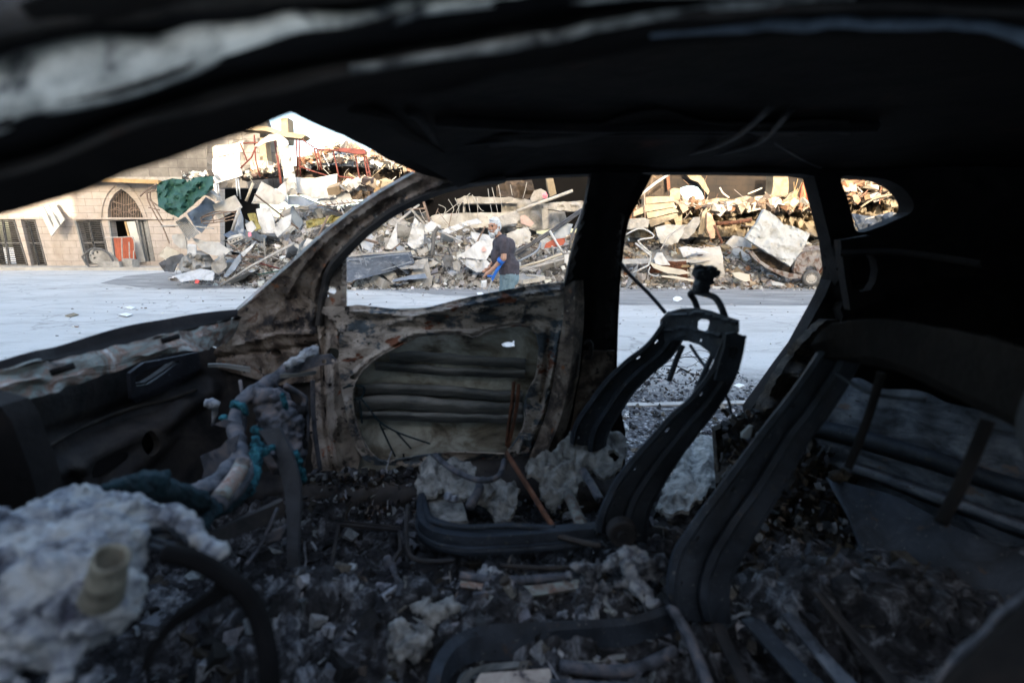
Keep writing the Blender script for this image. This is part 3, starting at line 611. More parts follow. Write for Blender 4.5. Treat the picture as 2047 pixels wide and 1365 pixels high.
for i in range(19):
    u = i / 18; a = Zc('2', (252 + 75 * u, 806 - 38 * u))[0]; c = Zc('2', (345 + 85 * u, 938 - 52 * u))[0]
    vv.append([P(a[0], a[1], 15.6 + .07 * (i % 2)), P(c[0], c[1], 15.1 + .07 * (i % 2))])
tag(obj('corrugated_sheet', loft([[r[0].lerp(r[1], k / 6) for k in range(7)] for r in vv], .015), m_whiteb), 'pale corrugated sheet sloping down the left side of the rubble', 'metal sheet')
slab('cream_board', 'sunlit cream board standing on top of the white panel in the left ruin', 'board', '2', [(520, 268), (545, 255), (640, 252), (742, 222), (742, 300), (640, 318), (525, 345)], 18.3, m_creamb, 0, 0, .05, .3, .05)
slab('white_panel', 'bright sunlit white panel standing on the left ruin above the tarpaulin', 'panel', '2', [(518, 352), (620, 330), (715, 308), (718, 400), (736, 470), (640, 500), (542, 528), (520, 480)], 18.2, m_white, 0, 0, .05, .3, .12, 8)
for q in ([(545, 525), (560, 650)], [(560, 530), (575, 650)], [(690, 495), (700, 620)], [(705, 495), (722, 640)]):
    rod('ladder_post', 'blue grey ladder post standing under the bright white panel', 'post', '2', q, 18.0, .03, m_bluem, group='ladder posts under the white panel')
slab('pale_post', 'white narrow post standing left of the ladder posts', 'post', '2', [(525, 530), (545, 528), (560, 650), (545, 655)], 17.9, m_white, 0)
slab('bent_metal_sheet', 'tall pale metal strip bent over at its rusty top in the left ruin', 'metal sheet', '2', [(975, 175), (1010, 178), (1062, 222), (1072, 300), (1112, 460), (1132, 600), (1100, 612), (1060, 616), (1040, 520), (1005, 330), (985, 250)], 16.9, m_whiteb, .002, 0, .03, .3, .22, 7)
slab('curved_roof_sheet', 'orange brown curved sheet arching beside the tall bent strip', 'metal sheet', '2', [(820, 262), (870, 215), (930, 176), (980, 172), (985, 215), (900, 235), (850, 262)], 17.2, m_creamb, .02, 0, .04, .2, .1, 7)
for i, (nm, lab, pts, Y, u, mt) in enumerate([
    ('white_panel', 'white cabinet panel half hidden behind the tall bent strip', [(1108, 482), (1180, 488), (1255, 490), (1225, 632), (1180, 610), (1130, 592)], 17.3, .004, m_white),
    ('white_panel', 'white cabinet side with a blackened swirl standing upright in the left ruin', [(1258, 490), (1418, 458), (1408, 540), (1405, 628), (1310, 636), (1222, 642)], 16.9, .003, m_white),
    ('white_panel', 'narrow white triangle of panel wedged beside the bent strip foot', [(978, 572), (1010, 540), (1042, 512), (1062, 680), (1030, 650)], 16.7, .004, m_white),
    ('white_panel', 'tilted off white board leaning in the middle of the left mound', [(870, 515), (930, 545), (1042, 612), (1036, 655), (990, 682), (900, 676), (798, 672)], 16.3, .006, m_whiteb),
    ('white_panel', 'square off white board lying below the bright sunlit panel', [(520, 682), (600, 648), (680, 612), (732, 700), (650, 740), (560, 790)], 16.2, .007, m_whiteb),
    ('white_panel', 'broad white sheet lying flat on top of the left mound', [(1262, 655), (1330, 605), (1420, 585), (1505, 600), (1530, 660), (1470, 680), (1380, 694)], 17.0, .012, m_white),
    ('white_panel', 'long pale sheet lying under the upright white cabinet', [(1062, 618), (1150, 620), (1260, 668), (1200, 690), (1062, 680)], 16.8, .010, m_bluem),
    ('white_panel', 'bright white door shaped panel standing in the centre of the left mound', [(832, 712), (880, 702), (935, 698), (958, 780), (980, 878), (930, 885), (870, 882), (850, 800)], 15.7, .004, m_white),
    ('white_panel', 'light grey panel with a dark hook in the centre of the left mound', [(962, 868), (978, 835), (1010, 780), (1088, 748), (1078, 830), (1040, 868), (985, 915)], 15.5, .005, m_white),
    ('grey_panel', 'grey sheet folded upright left of the bright white door panel', [(655, 868), (690, 760), (715, 700), (740, 780), (745, 880), (690, 890)], 15.7, .004, m_bluem),
    ('white_panel', 'small white board below the yellow scrap in the left mound', [(755, 820), (800, 795), (835, 850), (800, 880), (770, 868)], 15.5, .004, m_white),
    ('white_panel', 'large white sheet lying on the road edge at the foot of the left mound', [(248, 1188), (330, 1165), (430, 1140), (520, 1155), (532, 1175), (520, 1225), (400, 1218), (292, 1236)], 14.1, .020, m_white),
    ('dark_roll', 'dark rolled sheet lying at the left foot of the rubble', [(132, 1102), (220, 1050), (300, 1035), (322, 1060), (262, 1110), (240, 1165), (175, 1160)], 15.3, .006, m_black),
    ('cardboard_panel', 'tan box panel at the left foot of the rubble', [(130, 1042), (190, 980), (290, 1025), (240, 1060), (190, 1082)], 15.5, .010, m_creamb),
    ('board', 'olive grey board leaning above the tan box panel', [(225, 900), (270, 890), (322, 888), (335, 1000), (280, 990), (235, 950)], 15.6, .004, m_whiteb),
    ('white_panel', 'narrow blue white panel standing beside the blotchy sack', [(342, 962), (400, 968), (402, 1040), (335, 1098)], 15.0, .003, m_white),
    ('white_panel', 'wide pale board lying above the blotchy sack', [(372, 915), (470, 945), (560, 948), (650, 1012), (600, 1052), (500, 1040), (430, 1000)], 15.2, .010, m_whiteb),
    ('grey_panel', 'olive grey corner panel standing at the foot of the left mound', [(510, 1105), (560, 1075), (600, 1030), (622, 1130), (560, 1182), (520, 1160)], 14.5, .003, m_conc),
    ('dark_sheet', 'long blue grey door leaning down toward the road', [(600, 1190), (690, 1062), (720, 1030), (722, 1085), (680, 1150), (625, 1200)], 14.4, .004, m_bluem),
    ('white_panel', 'narrow white strip rising from the long blue grey door', [(722, 1030), (780, 985), (832, 940), (808, 985), (740, 1055)], 14.7, .004, m_white),
    ('white_panel', 'pale board leaning beside the A pillar in the left mound', [(1095, 965), (1120, 958), (1185, 1005), (1165, 1022)], 14.6, .004, m_whiteb),
    ('white_panel', 'pale blue white scrap sheet low in the left mound', [(1160, 985), (1200, 920), (1250, 935), (1245, 985), (1180, 1010)], 14.6, .004, m_white),
    ('dark_sheet', 'dark sheet behind the pale scraps in the left mound', [(1240, 880), (1300, 840), (1360, 835), (1330, 880), (1260, 895)], 15.0, .004, m_black),
]):
    slab(nm, lab, 'panel', '2', pts, Y, mt, u, .002 if i % 2 else -.002, .04, .3, .10, 7, seed=i + 3)
slab('sack', 'lumpy blotchy grey sack in front of the left mound', 'sack', '2', [(268, 1130), (300, 1060), (380, 1010), (440, 1040), (475, 1090), (460, 1150), (380, 1175), (300, 1172)], 14.8, m_conc, .01, 0, .4, .3, .45, 5, seed=9)
slab('yellow_cloth', 'dirty yellow cloth crumpled on top of the left mound', 'cloth', '2', [(1190, 800), (1230, 785), (1300, 778), (1380, 755), (1445, 770), (1400, 815), (1330, 815), (1260, 835), (1198, 852)], 15.3, m_ycloth, .012, 0, .03, .6, .3, 4, seed=10)
slab('yellow_scrap', 'pale yellow scrap between grey sheets in the left mound', 'scrap', '2', [(770, 745), (825, 740), (850, 800), (870, 855), (820, 870), (790, 800)], 15.6, m_ycloth, .006, 0, .03, .4, .15, 5, seed=12)
slab('red_scrap', 'small red plastic scrap on the road before the white sheet', 'scrap', '2', [(392, 1225), (410, 1215), (425, 1228), (415, 1246), (395, 1244)], 13.9, m_redp, .01, 0, .03, .3, .05, 3)
slab('pink_scrap', 'small pink scrap in the left mound', 'scrap', '2', [(776, 880), (792, 876), (798, 905), (780, 912)], 15.0, m_pink, .005, 0, .04)
hb = thing('hollow_block', P(455, 478, 15.0), 'white hollow concrete block with a row of holes in the left mound', 'block')
slab('block_face', None, None, '2', [(622, 938), (735, 905), (742, 925), (650, 968)], 14.8, m_conc, 0, 0, .2, 0, 0, 5, holes=[circ(650 + 22 * i, 945 - 7 * i, 6, 6) for i in range(4)], parent=hb)
slab('block_top', None, None, '2', [(620, 934), (650, 905), (720, 888), (738, 902)], 14.9, m_whiteb, .01, 0, .1, 0, 0, 6, parent=hb)
# poles and rods of the left mound
for lab, pts, Y, r, mt in [
    ('long pale pole slanting from the road up into the left mound', [(580, 1262), (800, 1120), (1110, 955)], 14.2, .035, m_pale),
    ('thin pale rod below the long slanting pole', [(720, 1112), (900, 1112), (1010, 1140)], 14.3, .022, m_rod),
    ('leaning grey post left of the bright door shaped panel', [(715, 700), (660, 870)], 15.4, .05, m_pale),
    ('dark batten leaning behind the tilted off white board', [(812, 525), (762, 655)], 16.6, .045, m_creamb),
    ('rusty rod running up beside the A pillar', [(1270, 930), (1350, 760)], 14.9, .03, m_rod),
    ('long thin pole resting on the left shoulder of the mound', [(150, 835), (300, 828), (530, 852)], 15.5, .025, m_pale),
    ('green rod at the foot of the left mound', [(850, 1182), (1000, 1155)], 14.0, .02, m_tarp),
    ('rusty bar low in the left mound', [(860, 1100), (1000, 1140)], 14.2, .025, m_redst)]:
    rod('loose_pole', lab, 'pole', '2', pts, Y, r, mt)
# rebar ladder lying on top
rl = thing('rebar_ladder', P(680, 405, 15.6), 'rusty rebar ladder with short rungs lying on the white sheets', 'rebar')
rod('rail', None, None, '2', [(1270, 690), (1450, 672), (1640, 655)], 15.6, .02, m_rod, parent=rl)
for i in range(9): rod('rung', None, None, '2', [(1290 + 38 * i, 664 - 3.6 * i), (1325 + 38 * i, 696 - 3.6 * i)], 15.6, .014, m_rod, parent=rl)
tk = thing('rebar_cage', P(420, 435, 15.9), 'tangled rusty rebar cage in front of the blue grey sheet', 'rebar')
for i, q in enumerate([[(435, 775), (560, 745), (700, 725)], [(440, 800), (560, 790), (720, 745)], [(455, 820), (600, 800), (740, 770)], [(435, 775), (445, 815)], [(520, 755), (530, 812)], [(600, 742), (610, 800)], [(440, 770), (540, 730), (660, 735), (730, 760)]]):
    rod('rebar', None, None, '2', q, 15.7 + .05 * i, .018, m_rod, parent=tk, seg=8)
cg = thing('bent_scaffold', P(320, 440, 16.2), 'bent rusty scaffold frame hanging at the left edge beside the tarpaulin', 'scaffold')
for q in [[(50, 590), (60, 660), (130, 790), (160, 830)], [(75, 590), (80, 650), (165, 800)], [(0, 620), (50, 575), (120, 530)], [(150, 835), (250, 840)], [(40, 600), (110, 570)], [(60, 640), (130, 690)], [(160, 830), (200, 930), (210, 960)], [(60, 700), (140, 720)]]:
    rod('pipe', None, None, '2', q, 16.2, .022, m_rod, parent=cg, seg=8)
# ---- red steel framework in the left ruin
for lab, bars in (('red oxide steel frame standing right of the tall bent strip', [([(1122, 215), (1132, 475)], 17.5), ([(1142, 215), (1152, 475)], 17.5), ([(1130, 398), (1240, 440), (1345, 472)], 17.5)]),
                  ('double red steel post standing before the collapsed roof slab', [([(1250, 278), (1290, 432)], 17.8), ([(1272, 278), (1306, 432)], 17.8), ([(1250, 278), (1272, 278)], 17.8), ([(1165, 215), (1250, 270)], 17.8)]),
                  ('tall red ladder frame at the right end of the left ruin', [([(1606, 330), (1660, 610)], 17.0), ([(1624, 330), (1682, 620)], 17.0), ([(1548, 330), (1590, 570)], 17.2), ([(1388, 298), (1442, 545)], 17.3), ([(1430, 478), (1620, 502)], 17.1), ([(1270, 285), (1600, 300)], 17.2), ([(1612, 380), (1640, 380)], 17.0), ([(1625, 450), (1655, 450)], 17.0), ([(1640, 520), (1670, 520)], 17.0)]),
                  ('rusty scaffold posts standing left of the tall bent strip', [([(820, 180), (830, 360), (862, 480)], 17.9), ([(965, 210), (990, 380), (1008, 530)], 17.9), ([(988, 330), (1018, 530)], 17.8), ([(740, 240), (860, 235), (975, 215)], 17.8), ([(720, 420), (800, 340), (835, 260)], 17.9), ([(720, 240), (770, 370)], 18.1)])):
    t0 = thing('steel_frame', P(*Zc('2', bars[0][0][-1])[0], bars[0][1]), lab, 'steel frame')
    for q, Y in bars: rod('bar', None, None, '2', q, Y, .027, m_redst, parent=t0)
slab('red_gutter', 'red brown steel gutter tilted on top of the tall ladder frame', 'gutter', '2', [(1424, 275), (1455, 272), (1612, 285), (1625, 318), (1560, 318), (1430, 298)], 17.0, m_redst, .01, 0, .12, 0, 0, 8)
slab('tan_board', 'tan pointed board leaning against the tall ladder frame', 'board', '2', [(1655, 490), (1690, 540), (1745, 585), (1690, 606), (1672, 580)], 16.8, m_ywood, .004)
# ---- ruin behind the left mound
LR = thing('ruined_house', P(620, 380, 20), 'collapsed house behind the left mound with a lit concrete column against the sky', 'ruin')
slab('concrete_column', None, None, '2', [(1008, 60), (1058, 55), (1066, 180), (1064, 240), (1012, 240)], 19.5, m_concw, 0, 0, .5, .4, parent=LR)
slab('roof_beam', None, None, '2', [(700, 100), (905, 118), (1060, 160), (1170, 170), (1185, 185), (1160, 205), (1050, 196), (900, 150), (700, 140)], 19.0, m_concw, 0, 0, .5, .4, parent=LR)
slab('column', None, None, '2', [(860, 130), (905, 130), (900, 250), (915, 370), (860, 370)], 19.6, m_concw, 0, 0, .4, .4, parent=LR)
slab('back_wall', None, None, '2', [(600, 120), (1000, 200), (1010, 420), (1000, 560), (480, 560), (480, 240)], 20.4, m_stone2, 0, 0, .3, .6, .2, 12, holes=[[(870, 280), (925, 280), (930, 370), (875, 370)]], parent=LR)
slab('plaster_block', None, None, '2', [(790, 368), (912, 362), (922, 405), (880, 432), (796, 432)], 18.6, m_creamb, .003, 0, .4, .3, .05, parent=LR)
slab('roof_slab', None, None, '2', [(1130, 378), (1180, 360), (1330, 275), (1420, 235), (1490, 214), (1512, 236), (1560, 262), (1640, 300), (1760, 345), (1900, 395), (1950, 440), (1700, 420), (1600, 410), (1420, 400), (1300, 385), (1200, 400)], 20.5, m_whiteb, .03, 0, .35, 1.2, .7, 6, parent=LR, seed=4)
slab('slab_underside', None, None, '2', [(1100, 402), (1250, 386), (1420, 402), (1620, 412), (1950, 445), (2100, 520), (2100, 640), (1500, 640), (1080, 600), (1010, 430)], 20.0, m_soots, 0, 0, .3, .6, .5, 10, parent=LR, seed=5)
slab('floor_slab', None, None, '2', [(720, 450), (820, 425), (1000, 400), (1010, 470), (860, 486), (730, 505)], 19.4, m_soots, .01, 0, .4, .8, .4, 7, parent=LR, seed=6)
def ledge_pts(k, pts, Y0, n, sd_, nm, lab, pal, s0, s1):
    q = Zc(k, *pts)
    def f(rg):
        t = rg.random() * (len(q) - 1); i = min(int(t), len(q) - 2); u = t - i
        x = q[i][0] + (q[i + 1][0] - q[i][0]) * u; y = q[i][1] + (q[i + 1][1] - q[i][1]) * u
        return P(x, y + abs(rg.gauss(0, 3)), Y0 + rg.uniform(-.8, .3)), rg.uniform(s0, s1)
    tag(scatter(nm, n, f, pal, KM, m_deb, sd_), lab, kind='stuff')
ledge_pts('2', [(1180, 365), (1330, 290), (1450, 250), (1560, 280), (1800, 370), (1950, 420)], 19.8, 420, 31, 'roof_debris', 'white and tan debris lying on the collapsed roof slab', PALW, .08, .35)
ledge_pts('2', [(1200, 385), (1400, 340), (1600, 350), (1800, 400)], 19.5, 300, 35, 'roof_debris', 'broken tile debris spread down the collapsed roof slab', PAL + PALW, .08, .3)
ledge_pts('2', [(300, 470), (520, 450)], 18.6, 60, 32, 'ledge_debris', 'pale crumbs on the ledge above the tarpaulin', PAL, .06, .22)
ledge_pts('2', [(720, 470), (1000, 400)], 18.8, 160, 33, 'ledge_debris', 'pale crumbs on the floor slab beside the bent strip', PALW, .06, .25)
ledge_pts('2', [(1400, 560), (1600, 520), (1850, 560)], 17.6, 220, 34, 'timber_debris', 'splintered boards and laths under the collapsed roof slab', [(.42, .33, .22), (.3, .25, .2), (.5, .48, .45), (.06, .05, .05)], .15, .5)
# ---- middle ruin
MR = thing('ruined_building', P(950, 440, 18.4), 'flattened grey concrete building with a dark window slot behind the man', 'ruin')
slab('wall', None, None, '3', [(680, 390), (760, 372), (900, 366), (930, 364), (932, 292), (900, 300), (880, 262), (940, 232), (1040, 240), (1150, 250), (1300, 248), (1420, 262), (1560, 295), (1700, 300), (1720, 470), (1500, 500), (1340, 470), (1340, 520), (1000, 560), (700, 520)], 18.2, m_conc, 0, 0, .5, 1.0, .15, 6, holes=[[(945, 296), (1218, 290), (1222, 360), (945, 362)]], parent=MR, seed=2)
slab('sill_beam', None, None, '3', [(690, 385), (760, 370), (1000, 362), (1240, 360), (1345, 345), (1350, 372), (1200, 400), (1340, 420), (1330, 462), (1150, 470), (900, 488), (760, 482), (700, 440)], 17.5, m_whiteb, 0, 0, .4, .8, .08, 6, parent=MR)
slab('lintel', None, None, '3', [(905, 262), (940, 234), (1100, 242), (1300, 244), (1350, 262), (1340, 290), (1220, 288), (1100, 292), (940, 294)], 17.9, m_conc, 0, 0, .4, .8, .1, 6, parent=MR)
slab('floor_slab', None, None, '3', [(1530, 300), (1620, 282), (1740, 275), (1860, 270), (1900, 300), (1870, 335), (1800, 350), (1650, 345), (1540, 330)], 17.0, m_conc, .006, 0, .4, 1, .2, 6, parent=MR)
slab('short_column', None, None, '3', [(1526, 330), (1572, 332), (1572, 480), (1534, 490)], 16.9, m_conc, 0, 0, .35, .4, parent=MR)
slab('brick_pillar', None, None, '3', [(1560, 90), (1612, 90), (1640, 220), (1590, 240), (1572, 170)], 17.8, m_concw, 0, 0, .4, .4, parent=MR)
slab('broken_block', None, None, '3', [(1440, 250), (1470, 195), (1520, 180), (1560, 200), (1575, 250), (1540, 275), (1450, 280)], 17.2, m_conc, 0, 0, .3, .6, .1, parent=MR)
slab('tilted_slab', None, None, '3', [(1200, 392), (1340, 345), (1360, 398), (1340, 440), (1240, 455)], 16.7, m_conc, .01, 0, .15, .5, .05, parent=MR)
slab('pink_block', None, None, '3', [(1362, 388), (1400, 378), (1470, 440), (1440, 470), (1370, 440)], 16.5, plain('dusty rose plaster', (0.36, 0.26, 0.23)), .004, 0, .3, .4, parent=MR)
slab('cavity_wall', None, None, '3', [(300, -200), (2100, -200), (2100, 480), (500, 480)], 20.6, m_ink, 0, 0, .3, 0, .2, 25, parent=MR)  # black colour stands in for the shade of the voids
slab('slot_shadow', None, None, '3', [(900, 270), (1260, 270), (1260, 380), (900, 380)], 18.9, m_dark, 0, 0, .1, 0, 0, 25, parent=MR)  # dark sheet added behind the slot in place of its inner shade
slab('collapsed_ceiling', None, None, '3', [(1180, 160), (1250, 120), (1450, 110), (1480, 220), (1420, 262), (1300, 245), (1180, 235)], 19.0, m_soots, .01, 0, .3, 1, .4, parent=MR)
slab('pink_bag', 'pink plastic bag caught beside the brick pillar behind the man', 'bag', '3', [(1532, 215), (1560, 205), (1575, 230), (1560, 255), (1535, 250)], 16.9, m_pink, 0, 0, .08, .3, .06, 3)
for i, q in enumerate([[(1120, 180), (1132, 270), (1150, 360)], [(1150, 170), (1175, 270), (1195, 360)], [(1198, 150), (1212, 220), (1225, 320)], [(1415, 130), (1400, 200), (1385, 250)], [(1290, 150), (1305, 230)], [(965, 240), (985, 360)], [(1000, 225), (1060, 330), (1090, 350)], [(940, 250), (880, 360), (865, 470)], [(985, 215), (880, 300), (700, 440)], [(870, 250), (900, 330), (885, 400)], [(820, 260), (860, 330), (850, 360)], [(745, 300), (800, 330), (780, 380)], [(600, 330), (640, 420), (700, 470)], [(1040, 250), (1045, 420)]]):
    rod('hanging_rebar', 'thin bent rebar hanging over the window slot behind the man', 'rebar', '3', q, 17.2 - .03 * i, .012, m_pale, seg=8, group='rebars hanging behind the man')
for i, (nm, lab, pts, Y, u, mt, wr) in enumerate([
    ('white_panel', 'white torn sheet standing upright between the A pillar and the rubble behind the man', [(350, 625), (385, 540), (425, 445), (430, 560), (440, 600), (380, 640)], 15.0, .003, m_white, .08),
    ('concrete_slab', 'tall crumbling white slab standing left of the curved grey pipe', [(510, 600), (535, 500), (565, 392), (600, 440), (640, 450), (632, 600), (590, 645), (540, 630)], 15.2, .003, m_white, .15),
    ('white_panel', 'crumpled white sheet bulging above the curved grey pipe', [(620, 470), (690, 425), (765, 460), (745, 495), (650, 515)], 15.4, .006, m_white, .2),
    ('white_panel', 'long wavy white sheet stretched across the rubble behind the man', [(750, 500), (830, 470), (960, 425), (1040, 405), (1080, 440), (1000, 450), (900, 490), (820, 520)], 15.6, .01, m_white, .25),
    ('white_panel', 'wide white board with a faint red mark just left of the man', [(878, 690), (960, 650), (1040, 580), (1160, 556), (1175, 600), (1130, 680), (1105, 722), (1000, 708)], 14.5, .008, m_white, .06),
    ('white_panel', 'curved grey white sheet lying below the marked board', [(892, 705), (1000, 712), (1110, 720), (1150, 760), (1130, 800), (1030, 812), (960, 770)], 14.4, .012, m_white, .25),
    ('white_panel', 'large pale crinkled sheet right behind the man', [(1262, 520), (1340, 490), (1420, 470), (1448, 520), (1440, 570), (1380, 600), (1310, 622), (1270, 600)], 14.9, .006, m_whiteb, .15),
    ('dark_sheet', 'dark olive sheet tilted right of the man', [(1330, 680), (1400, 645), (1470, 655), (1440, 690), (1380, 715)], 14.5, .006, m_black, .1),
    ('blue_panel', 'blue tinted metal plate behind the long black rails', [(1610, 520), (1700, 440), (1765, 450), (1740, 520), (1640, 580)], 15.2, .004, m_bluem, .08),
    ('orange_chair_shell', 'orange plastic chair shell lying in the rubble right of the man', [(1545, 632), (1560, 595), (1610, 565), (1700, 553), (1705, 580), (1690, 605), (1600, 625)], 14.7, .01, m_orange, .12),
    ('timber_block', 'grey beam end lying left of the small white scraps', [(580, 650), (655, 622), (672, 650), (600, 690)], 14.6, .005, m_conc, 0),
    ('metal_sheet', 'thin grey sheet lying on rubble at the road edge', [(395, 870), (500, 840), (640, 820), (660, 855), (500, 870), (400, 885)], 13.9, .02, m_bluem, .05),
    ('metal_sheet', 'olive grey bent sheet lying on white scraps by the blue shutter', [(448, 780), (500, 762), (640, 758), (630, 785), (520, 785), (460, 795)], 14.1, .02, m_conc, .08),
    ('dark_barrel', 'dark crushed grey barrel at the foot of the rubble behind the man', [(770, 700), (800, 680), (850, 690), (870, 740), (840, 775), (785, 760)], 14.2, .006, m_tyre, .2),
    ('concrete_chunk', 'round grey concrete chunk beside the dark crushed barrel', [(850, 740), (890, 715), (915, 760), (905, 800), (860, 795)], 14.1, .004, m_conc, .1),
    ('white_panel', 'white box shaped scrap at the right window edge', [(1700, 680), (1732, 672), (1730, 748), (1700, 742)], 14.2, .002, m_white, 0),
]):
    slab(nm, lab, nm.replace('_', ' ') if nm != 'white_panel' else 'panel', '3', pts, Y, mt, u, 0, .04, .4, wr, 6, seed=i + 40)
mk = []
for k in range(9):
    a = k * .7; c = Zc('3', (1090 + 22 * math.cos(a), 640 + 24 * math.sin(a)), (1090 + 10 * math.cos(a + 2.1), 640 + 12 * math.sin(a + 2.1)))
    mk.append(tube([P(*q, 14.40 - .004 * k) for q in c], .014, 4))
tag(obj('sprayed_mark', join(*mk), plain('faded salmon spray', (0.66, 0.42, 0.36))), 'faint salmon red sprayed mark on the wide white board', 'mark')
for lab, pts, Y, Y2, r, mt, sg in [
    ('long black rail slanting up from the man to the window edge', [(1320, 672), (1560, 520), (1830, 335)], 14.2, 15.6, .04, m_black, None),
    ('second long black rail just under the first one', [(1322, 684), (1570, 532), (1835, 350)], 14.15, 15.5, .035, m_black, None),
    ('steep black rail standing near the right window edge', [(1728, 640), (1770, 500), (1838, 345)], 14.2, 14.9, .04, m_black, None),
    ('curved grey pipe sticking up between white slabs', [(690, 690), (706, 600), (712, 520), (745, 470)], 14.7, 14.8, .06, m_tyre, 10),
    ('pale lath running along the foot of the rubble', [(1360, 775), (1520, 730), (1680, 672)], 14.0, 14.2, .035, m_creamb, None),
    ('grey lath lying under the pale lath', [(1350, 790), (1500, 760), (1690, 690)], 13.95, 14.2, .03, m_pale, None),
    ('third lath with a light wood colour by the white box scrap', [(1380, 800), (1560, 750), (1700, 710)], 13.9, 14.1, .03, m_pale, None),
    ('white leaning tube right of the orange chair shell', [(1590, 500), (1640, 590), (1690, 665)], 14.6, 14.4, .035, m_white, None),
    ('bluish bent tube rising behind the orange chair shell', [(1350, 730), (1450, 680), (1500, 640), (1520, 590)], 14.3, 14.6, .035, m_bluem, 10),
    ('flat steel strip sticking up over the floor slab', [(1340, 350), (1560, 270), (1760, 195)], 16.6, 17, .06, m_pale, None),
    ('thin grey rod over the wavy sheet', [(735, 500), (850, 548), (930, 585)], 15.0, 14.8, .03, m_pale, None)]:
    rod('loose_pole', lab, 'pole', '3', pts, Y, r, mt, Y2=Y2, seg=sg)
sh = thing('metal_shutter', P(760, 565, 14.2), 'slate blue panelled metal shutter lying against the rubble by the A pillar', 'shutter')
slab('shutter_panel', None, None, '3', [(40, 690), (250, 668), (530, 650), (548, 690), (562, 742), (400, 800), (205, 852), (40, 888)], 14.1, m_blues, .012, .003, .05, 0, .03, 8, parent=sh)
for q in ([(60, 722), (150, 712), (180, 840), (60, 862)], [(185, 705), (515, 668), (540, 732), (215, 828)]):
    rod('moulding', None, None, '3', q + [q[0]], 13.95, .022, m_bluem, parent=sh, n=4)
rod('shutter_edge', None, None, '3', [(40, 692), (250, 670), (530, 652)], 14.1, .04, m_conc, parent=sh, n=4)
# papers on the road
for i, (lab, zk, pts) in enumerate([('white paper scrap on the road left of the man', '3', [(455, 915), (480, 902), (515, 912), (510, 932), (480, 925)]),
    ('small white paper scrap at the kerb left of the man', '3', [(312, 905), (330, 897), (345, 910), (325, 918)]), ('white chunk of foam by the blue shutter', '3', [(256, 885), (300, 852), (330, 862), (310, 885), (270, 895)]),
    ('crumpled white paper on the dark asphalt beyond the headrest', '4', [(400, 850), (420, 838), (445, 840), (462, 855), (430, 872), (405, 866)]),
    ('white paper on the left road', '6', [(728, 158), (760, 150), (792, 160), (765, 170)]), ('second white paper nearer on the left road', '6', [(690, 200), (735, 190), (775, 198), (740, 210)]),
    ('reddish cardboard scrap on the left road', '6', [(378, 205), (430, 190), (460, 200), (410, 212)]), ('white paper on the ash beyond the front seat', '8', [(1000, 735), (1030, 725), (1062, 735), (1030, 748)]),
    ('small white box lying before the crutch tip', '5', [(225, 1260), (290, 1255), (320, 1275), (310, 1290), (240, 1295)])]):
    q = Zc(zk, *pts); rg = random.Random(i); vv = [G(x, y, 0.012 + rg.random() * .02) for x, y in q]; k = len(vv)
    tag(obj('paper_scrap', (vv + [v - V((0, 0, .01)) for v in vv], [tuple(range(k)), tuple(reversed(range(k, 2 * k)))] + [(j, j + k, (j + 1) % k + k, (j + 1) % k) for j in range(k)]), m_paper if 'reddish' not in lab else m_concw), lab, 'scrap')
# ---- right ruin
RR = thing('burnt_out_building', P(1500, 440, 18.8), 'burnt out building with a sooty brick wall behind the right rubble', 'ruin')
m_sb = stone('sooty brick', (0.016, 0.010, 0.006), (0.008, 0.005, 0.0035), (0.003, 0.002, 0.0015), 0.5, 0.22, (0.035, 0.023, 0.013))
slab('brick_wall', None, None, '4', [(0, -300), (2400, -300), (2400, 450), (0, 450)], 19.2, m_sb, 0, 0, .4, 0, .1, 40, holes=[sm([(445, 150), (520, 125), (585, 135), (625, 200), (600, 240), (500, 235), (455, 190)], 2)], parent=RR)
slab('torn_plaster', None, None, '4', [(475, 40), (560, 40), (598, 90), (635, 170), (625, 190), (560, 110), (510, 90)], 18.8, m_concw, 0, 0, .15, .6, .1, 6, parent=RR)
slab('lit_column', None, None, '4', [(1045, 30), (1135, 30), (1140, 130), (1135, 225), (1035, 290), (1010, 260), (1040, 150)], 17.9, m_concw, 0, 0, .5, .6, .1, 8, parent=RR)
slab('wall_post', None, None, '4', [(355, 30), (375, 30), (385, 150), (365, 160)], 18.9, m_rust, 0, 0, .1, parent=RR)
slab('cream_column', 'sunlit cream column stump standing behind the stacked stone blocks', 'column', '4', [(380, 160), (405, 148), (450, 152), (445, 230), (462, 280), (455, 380), (420, 390), (395, 300)], 16.6, m_concw, 0, 0, .3, .5, .08)
for i, q in enumerate([[(225, 205), (405, 198), (408, 232), (228, 250)], [(150, 300), (228, 255), (408, 238), (412, 268), (230, 300), (150, 330)], [(230, 305), (412, 272), (425, 300), (240, 345)], [(240, 350), (428, 306), (432, 335), (260, 395)], [(100, 345), (215, 338), (252, 350), (240, 400), (110, 412)]]):
    slab('stone_block', ['top slab of the layered sunlit stone stack', 'second layer of the sunlit stone stack', 'third layer of the sunlit stone stack', 'lowest layer of the sunlit stone stack', 'grey block at the left foot of the stone stack'][i], 'stone block', '4', q, 16.0 - .1 * i, m_concw if i < 4 else m_conc, .004, 0, .5, .4, .04, 8, seed=i)
